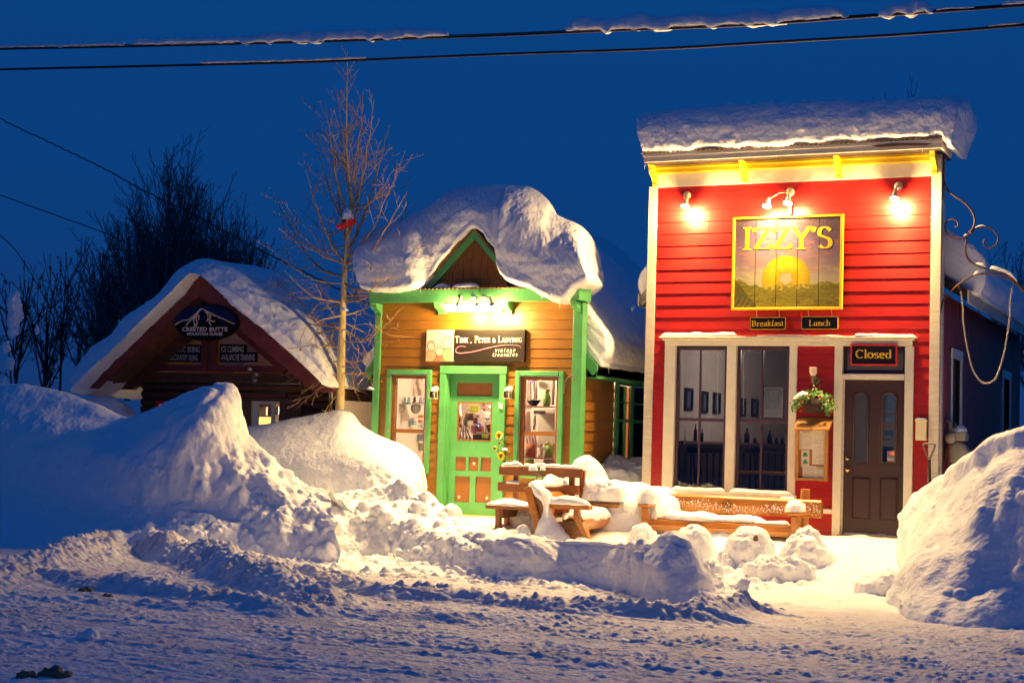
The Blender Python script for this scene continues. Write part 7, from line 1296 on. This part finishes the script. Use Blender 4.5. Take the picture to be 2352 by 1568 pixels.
for (r, tx) in (((1183, 662, 1322, 708), 'X-C SKIING'), ((1100, 716, 1308, 760), 'BACKCOUNTRY SKIING'), ((1463, 660, 1612, 706), 'ICE CLIMBING'), ((1463, 713, 1686, 761), 'AVALANCHE TRAINING')):
    a = RC(K1, *r, CW+.045); q = thing('activity_board', ((a[0]+a[1])/2, CW+.05, a[2]), 'black board hand-lettered %s in the cabin gable window' % tx, 'sign', 'activity boards in the gable')
    MB().box(a[0]-.03, a[1]+.05, CW+.047, CW+.055, a[2]-.012, a[3]+.03).ob('board', 'black', q); sans('lettering', tx, a[0], a[1], a[2]+.012, a[3]-.0, CW+.045, 'dimwhite', q, bold=.015)
a = RC(K1, 1612, 905, 1732, 938, CW-.015); sans('lettering', 'GROUP', a[0], a[1], a[2], a[3], CW-.015, 'rustwood', cab); a = RC(K1, 1785, 905, 1812, 935, CW-.015); sans('lettering', 'W', a[0], a[1], a[2], a[3], CW-.015, 'rustwood', cab)
# oval sign
e0, e1, f0, f1 = RC(K1, 1147, 385, 1573, 625, CY_-.10); ec, ez_ = (e0+e1)/2, (f0+f1)/2; ra, rb = (e1-e0)/2, (f1-f0)/2
ov = thing('oval_sign', (ec, CY_-.05, f0), 'oval sign with a mountain, CRESTED BUTTE MOUNTAIN GUIDES, in the cabin gable', 'sign')
MB().lathe((ec, CY_-.02, ez_), [(rb, 0), (rb, -.045), (rb*.985, -.05)], 48, sx=ra/rb, axis='y').ob('board', 'black', ov)
oY = CY_-.0715; z8 = lambda x, y: (P(*Z8(x, y), oY)[0], P(*Z8(x, y), oY)[2])
sky_p = [z8(200, 620)]+[z8(870+672*math.cos(a_)*.985, 585-375*math.sin(a_)*.985) for a_ in np.linspace(math.radians(186), math.radians(-2), 30)][0:]+[z8(p[0], p[1]) for p in ((1500, 600), (1300, 530), (1130, 440), (940, 340), (795, 278), (640, 400), (480, 520), (380, 540), (240, 620))]
MB().prism(sky_p[1:], oY+.0006, oY+.0014).ob('painted_sky', 'navy', ov)
def stroke(pts, w, m='tan', dy=0): q = [P(*Z8(*p), oY-dy) for p in pts]; MB().tube(arc_resample(q, max(6, len(q)*4)) if len(q) > 2 else q, w, 5).ob('painted_line', m, ov)
for pts, w in ((((240, 620), (330, 560), (400, 530), (490, 520), (560, 480), (660, 400), (740, 320), (795, 278)), .008), (((795, 278), (850, 300), (940, 345), (1060, 405), (1130, 440), (1220, 480), (1330, 530), (1430, 580), (1500, 600)), .008), (((795, 285), (730, 350), (660, 440), (560, 530), (500, 590), (470, 655)), .010), (((700, 410), (640, 480), (630, 560), (655, 620), (625, 665)), .009), (((705, 420), (680, 500), (705, 570), (680, 630), (690, 665)), .009), (((720, 400), (745, 450), (735, 520)), .009), (((860, 320), (920, 400), (935, 480), (905, 550)), .009), (((870, 320), (950, 380), (985, 450), (965, 510), (1010, 540), (1080, 550)), .010), (((965, 510), (960, 570), (1000, 635)), .009), (((960, 390), (1050, 430), (1150, 440), (1170, 490)), .006)): stroke(pts, w)
for pts in (((790, 320), (790, 420), (760, 500), (770, 600)), ((850, 350), (840, 450), (880, 520), (860, 600)), ((1180, 520), (1240, 570), (1300, 630))): stroke(pts, .012, 'navy')
def z8t(tx, x0, x1, y0, y1): a_ = z8((x0+x1)/2, y1); b_ = z8((x0+x1)/2, y0); sans('lettering', tx, z8(x0, y0)[0], z8(x1, y0)[0], a_[1], b_[1], oY-.001, 'tan', ov, bold=.03)
z8t('CRESTED BUTTE', 382, 1350, 672, 760); z8t('MOUNTAIN GUIDES', 490, 1242, 782, 848)
# cabin door, lamp, red window
box('door_lintel', 'cabintrim', cab, *RC(K1, 1572, 970, 1890, 1000, CW-.03)[:2], CW-.04, CW+.05, *RC(K1, 1572, 970, 1890, 1000, CW-.03)[2:], .005)
q = RC(K1, 1578, 1005, 1660, 1250, CW); box('door_side_board', 'rustwood', cab, q[0], q[1], CW-.0, CW+.08, .5, q[3], .005); q2_ = RC(K1, 1985, 1010, 1993, 1130, CW); box('door_post', 'rustwood', cab, q2_[0]-.03, q2_[0]+.03, CW-.02, CW+.08, .5, q2_[3], .005); box('door_beam', 'rustwood', cab, q[1], q2_[0]-.031, CW-.01, CW+.07, q[3]-.04, q[3]+.01, .004)
g0 = RC(K1, 1665, 1020, 1850, 1250, CW); fw = RC(K1, 1700, 1042, 1788, 1200, CW); f2 = RC(K1, 1806, 1042, 1842, 1170, CW)
gd = MB().holes(g0[0], g0[1], .5, g0[3], CW+.02, CW+.06, [(fw[0], fw[1], .6, fw[3]), (f2[0], f2[1], .6, f2[3])]).ob('glazed_door', 'cream', cab); MB().box(fw[0], f2[1], CW+.04, CW+.043, .6, fw[3]).ob('door_glass', 'glass', gd)
sh_p = RC(K1, 1853, 1010, 1982, 1130, CW); sd = MB().box(sh_p[0], sh_p[1], CW-.03, CW+.01, .6, sh_p[3]).ob('shutter', 'rustwood', cab, bevel=.004); MB().box(sh_p[0]+.12, sh_p[1]-.05, CW-.034, CW-.031, sh_p[2]-.1, sh_p[3]-.30).ob('shutter_pane', 'signblack', sd)
box('room_wall', 'creamwall', cab, g0[0]-.8, g0[1]+1.2, CW+1.8, CW+1.85, .5, 2.3, 0); 
ql = thing('room_lamp', (g0[0]+.5, CW+.9, 1.4), 'bright yellow lamp glowing through the cabin door pane', 'lamp'); qa = RC(K1, 1700, 1128, 1783, 1215, CW+.5); MB().box(qa[0], qa[1], CW+.5, CW+.56, qa[2], qa[3]).ob('lampshade', 'glow2', ql, bevel=.01); lamp_point('light', (qa[0]+.3, CW+1.1, 1.9), 30, .1, ql, (1, .72, .4))
for i, (r, m_) in enumerate((((1808, 1060, 1840, 1115), 'skyb'), ((1700, 1062, 1760, 1120), 'lace'))): wbox('room_item', m_, K1, r, CW+.8+.2*i, .05, ['violet-blue item in the narrow right pane of the cabin door', 'pale box above the glowing lamp in the cabin door'][i], 'box')
q = RC(K1, 1035, 1024, 1200, 1080, CW-.01); MB().holes(q[0], q[1], q[2], q[3], CW-.03, CW+.0, [(q[0]+.05, q[1]-.05, q[2]-.1, q[3]-.05)]).ob('red_window', 'signred', cab); MB().box(q[0]+.04, q[1]-.04, CW+.001, CW+.004, q[2], q[3]-.04).ob('red_pane', 'redlit', cab)
b_ = P(*K1(1690, 880), CW); fl_ = thing('cabin_floodlight', (b_[0], CW, b_[2]), 'unlit pair of flood lamps on the cabin wall above GROUP W', 'floodlight')
MB().lathe((b_[0], CW, b_[2]), [(.05, 0), (.05, -.03)], 14, axis='y').ob('wall_plate', 'metal', fl_, True)
for (x_, y_) in ((1665, 812), (1712, 848)): c = P(*K1(x_, y_), CW-.2); MB().tube([(b_[0], CW-.03, b_[2]), c, c+np.array([-.04, -.05, .0])], [.012, .03, .05], 12).ob('lamp_head', 'metal', fl_, True)
# snow on the cabin
st = []
for (bx, by, tx, ty) in ((540, 965, 500, 880), (560, 940, 505, 830), (700, 800, 610, 690), (850, 660, 745, 590), (990, 520, 850, 455), (1120, 395, 1010, 365), (1220, 295, 1100, 285), (1290, 222, 1190, 175), (1330, 200, 1290, 98), (1400, 225, 1400, 78), (1500, 312, 1530, 120), (1620, 420, 1660, 215), (1780, 552, 1820, 350), (1950, 705, 1980, 470), (2100, 845, 2110, 600), (2190, 930, 2190, 740)):
    b = P(*K1(bx, by), CY_-.10); t_ = P(*K1(tx, ty), CY_+.25); dx_, dz_ = t_[0]-b[0], t_[2]-b[2]
    L_ = lambda q, r, y: (b[0]+dx_*q, y, b[2]+dz_*r)
    st.append([L_(0, 0, CY_-.10), L_(.15, .3, CY_-.16), L_(.6, .75, CY_-.06), L_(1, 1, CY_+.35), L_(1, 1.0, CY_+2.2), L_(1, 1, CY_+5.5), L_(.9, .6, CY_+6.2), L_(0, 0, CY_+6), L_(0, 0, CY_+3)])
ring_ob('roof_snow', st, 420, 150, lambda V: .025*fbm3(V, 1.4, 3, 91)+.012*fbm3(V, 8, 4, 92)*sm(CY_+.5, CY_-.1, V[..., 1])+.005*fbm3(V, 20, 2, 93), label='deep snow over both roof slopes of the dark cabin', cat='roof snow')
icicles(cab, [(P(*K1(2192, 960), CY_), .12, .006), (P(*K1(2198, 965), CY_), .2, .005), (P(*K1(2180, 960), CY_), .15, .005)])

# =================================================================== TREES
class Tree:
    def __init__(s, seed, rmin=.0045): s.r = random.Random(seed); s.rmin = rmin
    def branch(s, mb, p, d, L, r, lvl, up=.25, wob=.12, seg=.14, n=5, kids=(.16, .55), kl=.5, stop=0, kang=(35, 60)):
        k = max(2, int(L/seg)); pts = [Vector(p)]; rs = [r]; d = Vector(d).normalized()
        for i in range(k):
            d = (d+Vector((s.r.gauss(0, wob), s.r.gauss(0, wob), s.r.gauss(0, wob)+up*seg*1.6))).normalized(); pts.append(pts[-1]+d*(L/k)); rs.append(max(s.rmin, r*(1-.88*(i+1)/k)))
        mb.tube(pts, rs, n if lvl > 1 else 3 if lvl < 1 else 4, cap=False)
        if lvl > stop:
            x = kids[1]*s.r.random()*.4+L*.12
            while x < L*.96:
                i = min(k-1, int(x/L*k)); q = pts[i].lerp(pts[i+1], x/L*k-i) if i+1 < len(pts) else pts[i]; dd = (pts[i+1]-pts[i]).normalized()
                o = dd.orthogonal().normalized(); o.rotate(Matrix.Rotation(s.r.uniform(0, 6.283), 3, dd)); a = math.radians(s.r.uniform(*kang)); nd = dd*math.cos(a)+o*math.sin(a)
                s.branch(mb, q, nd, (L-x*.55)*kl*s.r.uniform(.6, 1.1), rs[i]*.55, lvl-1, up, wob*1.1, seg*.85, n, (kids[0]*.9, kids[1]*.9), kl, stop, kang)
                x += s.r.uniform(*kids)
        return pts
aT = Tree(4, .0038); Ya = -.45
tr_pts = [P(x, y, Ya+dy) for x, y, dy in ((779, 975, 0), (780, 940, 0), (783, 860, 0), (786, 760, .02), (790, 660, .04), (795, 590, .05), (801, 520, .06), (806, 470, .05), (800, 400, .06), (795, 330, .08), (796, 250, .08), (797, 180, .1), (798, 120, .1))]
asp = thing('aspen_tree', tr_pts[1], 'bare pale aspen with a slim trunk standing in the snow drift before the cabin', 'tree')
tp = arc_resample(tr_pts, 60); tL = np.linspace(0, 1, 60); MB().tube(tp, [max(.004, .072*(1-t)**1.25+.004) for t in tL], 10, cap=False).ob('trunk', 'bark', asp, True)
def at_trunk(py):
    zz_ = P(785, py, Ya)[2]; i = int(np.argmin(np.abs(tp[:, 2]-zz_))); return Vector(tp[i]), tL[i]
mb = MB()
sc = 1/3578*21.8
# main limbs: start on the trunk, end point in the picture, depth offset
for (sy_, ex, ey, dy, r_) in ((640, 640, 470, .5, .022), (600, 700, 390, -.4, .02), (560, 760, 250, .3, .02), (600, 935, 440, -.5, .024), (575, 890, 300, .4, .024), (545, 860, 230, -.2, .02), (650, 905, 620, -.7, .018), (690, 650, 620, -.6, .017), (500, 745, 230, -.3, .016), (470, 850, 330, .4, .016), (430, 770, 190, .1, .012), (430, 835, 240, -.3, .013), (520, 690, 480, .7, .015), (730, 690, 760, -.8, .014), (700, 880, 560, .8, .016), (610, 620, 430, -.3, .018), (760, 900, 740, -.7, .012), (620, 960, 460, .3, .018), (790, 700, 830, .5, .010), (480, 905, 390, -.5, .014), (380, 745, 300, .2, .010), (370, 840, 290, -.2, .010), (760, 610, 690, .4, .014), (840, 850, 870, -.6, .009), (860, 700, 900, -.5, .009), (880, 845, 905, .3, .008), (900, 735, 960, -.4, .007), (700, 622, 640, .5, .014), (740, 650, 700, .2, .012), (800, 660, 800, -.5, .010), (680, 960, 690, .4, .012), (740, 935, 830, .5, .010), (560, 645, 520, .3, .014), (520, 720, 300, .4, .012), (480, 835, 210, .2, .012), (820, 880, 800, .2, .008), (590, 930, 350, -.4, .015), (760, 625, 600, .2, .013), (650, 612, 560, -.5, .014), (720, 950, 600, .5, .013), (780, 930, 700, -.3, .011), (830, 655, 880, .3, .010), (850, 880, 880, -.2, .009), (700, 985, 540, -.2, .013), (870, 660, 940, -.6, .008)):
    p0, tt = at_trunk(sy_); e_ = Vector(P(ex, ey, Ya+dy)); mid = p0.lerp(e_, .45)+Vector((0, 0, -.16*(e_-p0).length*(.9 if ey < sy_ else -.3))); q = arc_resample([p0, mid, e_], max(8, int((e_-p0).length/.13))); q = [Vector(v)+Vector((aT.r.gauss(0, .008), aT.r.gauss(0, .008), aT.r.gauss(0, .008))) for v in q]; q[0] = p0
    n_ = len(q); rr_ = [max(.0035, r_*(1-.85*i/(n_-1))) for i in range(n_)]; mb.tube(q, rr_, 6, cap=False); L = (e_-p0).length; x = L*.16
    while x < L*.97:
        i = min(n_-2, int(x/L*(n_-1))); dd = (q[i+1]-q[i]).normalized(); o = dd.orthogonal().normalized(); o.rotate(Matrix.Rotation(aT.r.uniform(0, 6.28), 3, dd)); a = math.radians(aT.r.uniform(30, 60)); low = ey > 560
        aT.branch(mb, q[i], dd*math.cos(a)+o*math.sin(a), min(.95, (L-x*.6)*.5*aT.r.uniform(.5, 1.1)+.06), rr_[i]*.5, 1, .28 if not low else .05, .10 if not low else .2, .09, 4, (.06, .2), .42, 0)
        x += aT.r.uniform(.10, .28)
for k in range(26):
    p0, tt = at_trunk(aT.r.uniform(130, 420)); az = aT.r.uniform(0, 6.28); aT.branch(mb, p0, (math.cos(az), math.sin(az), 1.1), aT.r.uniform(.25, .7)*(.4+.6*(1-tt)*2), .006, 1, .3, .08, .09, 4, (.08, .2), .4)
mb.ob('crown', 'twig', asp, True)
dl_ = MB(); rnd = random.Random(2)
for i in range(26):
    c = P(rnd.uniform(640, 900), rnd.uniform(560, 880), Ya+rnd.uniform(-.5, .3)); u = Vector((rnd.uniform(-.3, .3), rnd.uniform(-.3, .3), -1)).normalized(); v = u.orthogonal().normalized(); c = Vector([float(q) for q in c]); dl_.add([c, c+u*.03+v*.012, c+u*.06, c+u*.03-v*.012], [(0, 1, 2, 3)])
dl_.ob('withered_leaves', 'leafd', asp)
f0_ = P(797, 512, Ya-.14); bf = thing('bird_feeder', f0_, 'small red bird feeder capped with snow high in the aspen', 'bird feeder')
MB().hexa([(f0_[0]-.12, f0_[1]-.08, f0_[2]-.09), (f0_[0]+.10, f0_[1]-.08, f0_[2]-.01), (f0_[0]+.10, f0_[1]+.08, f0_[2]-.01), (f0_[0]-.12, f0_[1]+.08, f0_[2]-.09), (f0_[0]-.13, f0_[1]-.09, f0_[2]-.05), (f0_[0]+.13, f0_[1]-.09, f0_[2]+.05), (f0_[0]+.13, f0_[1]+.09, f0_[2]+.05), (f0_[0]-.13, f0_[1]+.09, f0_[2]-.05)]).ob('tray', 'feeder', bf); MB().box(f0_[0]-.05, f0_[0]+.06, f0_[1]-.04, f0_[1]+.04, f0_[2]-.0, f0_[2]+.09).ob('house', 'feeder', bf)
dome_ob('snow_pat', (f0_[0]+.01, f0_[1], f0_[2]+.06), .10, .10, .17, 'tall cap of snow on the red bird feeder', 'snow cap', n=26, p=.5, amp=.02, s=9, m='snow_fine', skirt=.02)
snow_strip('snow_pat', [P(783, 712, Ya-.1), P(800, 714, Ya-.1)], .035, .03, None, 'small pat of snow in the aspen fork', 'snow pat', seed=90); snow_strip('snow_pat', [P(842, 893, -.6), P(858, 895, -.6)], .04, .035, None, 'dab of snow on the lowest aspen twigs', 'snow pat', seed=91)
# dark trees behind
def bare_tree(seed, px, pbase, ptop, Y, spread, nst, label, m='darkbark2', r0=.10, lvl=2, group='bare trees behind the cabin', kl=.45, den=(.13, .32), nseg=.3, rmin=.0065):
    T_ = Tree(seed, rmin); b = P(px, pbase, Y); t_ = P(px, ptop, Y); H = t_[2]-b[2]; root = thing('bare_tree', b, label, 'tree', group); tr_ = MB(); cr_2 = MB()
    tk_ = T_.branch(tr_, b, (0, 0, 1), H*.8, r0, 0, .1, .03, .4, 6)
    for k in range(nst):
        a = T_.r.uniform(0, 6.28); hh_ = T_.r.uniform(.03, .6)*H; R_ = spread*T_.r.uniform(.15, 1); q = T_.r.uniform(.75, 1.0)*(1-.42*(R_/spread)**2); L = max(.5, (H-hh_)*q)
        T_.branch(cr_2, Vector(b)+Vector((0, 0, hh_)), (math.cos(a)*R_/L*2.0, math.sin(a)*R_/L*2.0, .9), L, r0*.4, lvl, .35, .07, nseg, 4, den, kl, 0, (22, 48))
    tr_.ob('trunk', m, root, True); cr_2.ob('crown', m, root); return cr_2.v
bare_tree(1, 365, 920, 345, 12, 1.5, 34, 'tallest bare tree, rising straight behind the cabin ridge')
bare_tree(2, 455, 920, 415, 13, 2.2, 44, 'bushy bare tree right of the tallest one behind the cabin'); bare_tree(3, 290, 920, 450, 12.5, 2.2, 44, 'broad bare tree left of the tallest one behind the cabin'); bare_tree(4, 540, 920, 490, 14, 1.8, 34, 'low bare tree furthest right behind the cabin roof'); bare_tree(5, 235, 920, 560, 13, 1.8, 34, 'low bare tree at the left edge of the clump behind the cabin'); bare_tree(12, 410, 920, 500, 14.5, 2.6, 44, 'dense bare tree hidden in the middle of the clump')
lv_pts = []; lv_pts += bare_tree(6, 100, 930, 600, -.2, .9, 16, 'leafless shrub with withered leaves left of the cabin drift', 'darkbark', .04, 2, 'shrubs at the left edge', .4, (.16, .4), .2, .005); lv_pts += bare_tree(7, 135, 930, 490, .2, .5, 9, 'tall thin shoot rising from the shrubs at the left', 'darkbark', .03, 1, 'shrubs at the left edge', .3, (.16, .35), .2, .005); lv_pts += bare_tree(8, 30, 930, 560, -.6, .8, 14, 'leafless shrub at the far left edge of the picture', 'darkbark', .04, 2, 'shrubs at the left edge', .4, (.16, .4), .2, .005); lv_pts += bare_tree(9, 180, 900, 650, 1.5, .6, 10, 'low leafless shrub nearest the cabin roof snow', 'darkbark', .03, 2, 'shrubs at the left edge', .4, (.16, .4), .2, .005)
sl_ = MB(); rnd = random.Random(12)
for i in range(900):
    c = Vector(rnd.choice(lv_pts)); u = Vector((rnd.uniform(-.5, .5), rnd.uniform(-.3, .3), -1)).normalized(); v = u.orthogonal().normalized(); v.rotate(Matrix.Rotation(rnd.uniform(0, 6.28), 3, u)); sl_.add([c, c+u*.028+v*.016, c+u*.055, c+u*.028-v*.016], [(0, 1, 2, 3)])
tag(recentre(sl_.ob('withered_leaves', 'leafd', None)), 'withered brown leaves clinging to the shrubs at the left', 'leaves', None, 'stuff')
def blob(px, py, Y, rx, rz, lab, seed): rx *= .8; rz *= .62; c = P(px, py, Y); a = ringloft([[(c[0]+rx*w*math.cos(q)+.1*rx*math.sin(h*5+seed), c[1]+rx*.7*w*math.sin(q), c[2]+rz*h) for q in np.linspace(0, 2*math.pi, 10)[:-1]] for h, w in ((-.6, .25), (-.4, .7), (-.1, .95), (.3, 1.0), (.6, .85), (.9, .6), (1, .3))], 40, 36, lambda V: rx*.22*fbm3(V, 1.6/rx, 3, seed)); o = link('branch_snow', grid_mesh('branch_snow', a, True), 'snow', None, True); recentre(o); tag(o, lab, 'snow clump', 'snow caught in the left shrubs')
blob(33, 725, -1.2, .17, .62, 'large clump of snow hanging in the shrub at the far left', 1); blob(30, 760, -1.2, .12, .3, 'lower lobe of the large snow clump at the far left', 6); blob(85, 760, -1.0, .05, .16, 'small upright dab of snow right of the large clump', 2); blob(14, 800, -1.2, .09, .2, 'snow clump below the large one at the left edge', 3); blob(22, 838, -1.2, .10, .22, 'snow clump low at the left edge by the brown leaves', 4); blob(8, 885, -1.2, .10, .2, 'lowest snow clump at the left edge', 5)
for i, (sx_, px, top, lab) in enumerate(((20, 2050, 145, 'bare treetop twigs showing above the right end of the red shop roof snow'), (21, 1978, 165, 'two thin bare twigs above the red shop roof snow'))): bare_tree(sx_, px, 560, top, 12, .5 if i == 0 else .2, 7 if i == 0 else 3, lab, 'darkbark2', .03, 1, 'twigs above the red shop', .3, (.3, .6), .25)
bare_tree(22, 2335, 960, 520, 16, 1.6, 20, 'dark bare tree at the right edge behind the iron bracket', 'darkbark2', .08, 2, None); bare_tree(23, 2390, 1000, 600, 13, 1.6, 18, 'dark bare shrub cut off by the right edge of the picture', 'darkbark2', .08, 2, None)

# =================================================================== CABLES
def cable(pts, r, Y, label, name='power_cable', n=60, group=None, wob=0):
    P_ = arc_resample([P(x, y, Y if not isinstance(Y, list) else Y[i]) for i, (x, y) in enumerate(pts)], n)
    if wob: P_[:, 2] += wob*np.sin(np.arange(n)*1.9)+wob*.6*np.sin(np.arange(n)*.83)
    o = MB().tube(P_, r, 8, cap=True).ob(name, 'cable', None, True); recentre(o); return tag(o, label, 'cable', group)
YW = -3.2
w1p = [(-1000, 134), (-400, 122), (-100, 116), (0, 113), (300, 107), (700, 97), (1000, 87), (1176, 81), (1400, 71), (1700, 59), (2000, 38), (2352, 13), (2700, -14), (3300, -62), (3900, -112)]
w2p = [(-1000, 190), (-400, 172), (0, 160), (300, 153), (700, 143), (1000, 131), (1176, 124), (1500, 113), (1760, 98), (2100, 78), (2352, 58), (2700, 30), (3300, -20), (3900, -72)]
cable(w1p, .016, YW, 'upper thick black cable laden with long rolls of snow', n=140); cable([(x, y-4.5) for x, y in w1p], .007, YW, 'thin bearer wire running along the top of the upper cable', 'bearer_wire', n=140); cable(w2p, .017, YW-.2, 'lower thick black cable, nearly bare of snow', n=140)
def on_w(w, x0, x1, n=30): xs_ = np.linspace(x0, x1, n); ys_ = np.interp(xs_, [p[0] for p in w], [p[1] for p in w]); return xs_, ys_
for i, (w, x0, x1, h, hw, Yk, lab) in enumerate(((w1p, -60, 288, .035, .022, YW, 'thin snow roll at the left end of the upper cable'), (w1p, 300, 620, .055, .03, YW, 'second snow roll from the left on the upper cable'), (w1p, 580, 1030, .08, .035, YW, 'long middle snow roll on the upper cable, above the aspen'), (w1p, 1298, 1950, .095, .04, YW, 'longest and thickest snow roll on the upper cable, left of the red shop roof'), (w1p, 2018, 2145, .09, .04, YW, 'short fat snow roll on the upper cable above the red shop'), (w1p, 2150, 2240, .02, .02, YW, 'thin trace of snow right of the short fat roll'), (w1p, 2300, 2420, .04, .022, YW, 'small snow roll at the right end of the upper cable'), (w2p, 460, 840, .018, .018, YW-.2, 'thin crust of snow on the lower cable'), (w2p, 2270, 2360, .014, .014, YW-.2, 'trace of snow at the right end of the lower cable'))):
    xs_, ys_ = on_w(w, x0, x1); pth = [P(x, y-4, Yk) for x, y in zip(xs_, ys_)]; snow_strip('cable_snow', pth, hw*1.25, h*1.45, None, lab, 'cable snow', 'snow rolls on the cables', seed=100+i, rough=.13, n=int((x1-x0)/2.6), sag=.5)
cable([(-300, 60), (-100, 205), (0, 272), (120, 330), (240, 388), (330, 438), (450, 495), (570, 560), (700, 625), (760, 655), (850, 700)], .011, 1.0, 'sagging twisted wire running down from the upper left to the aspen', 'service_wire', 200, 'service wires at the left', .006)
cable([(-300, 310), (-100, 400), (0, 447), (130, 495), (240, 535), (330, 575), (420, 620)], .009, 1.2, 'second sagging wire below the first at the left', 'service_wire', 80, 'service wires at the left', .003); cable([(-200, 380), (0, 540), (60, 610), (110, 700)], .008, 1.0, 'short steep wire at the left edge by the shrubs', 'service_wire', 40, 'service wires at the left')
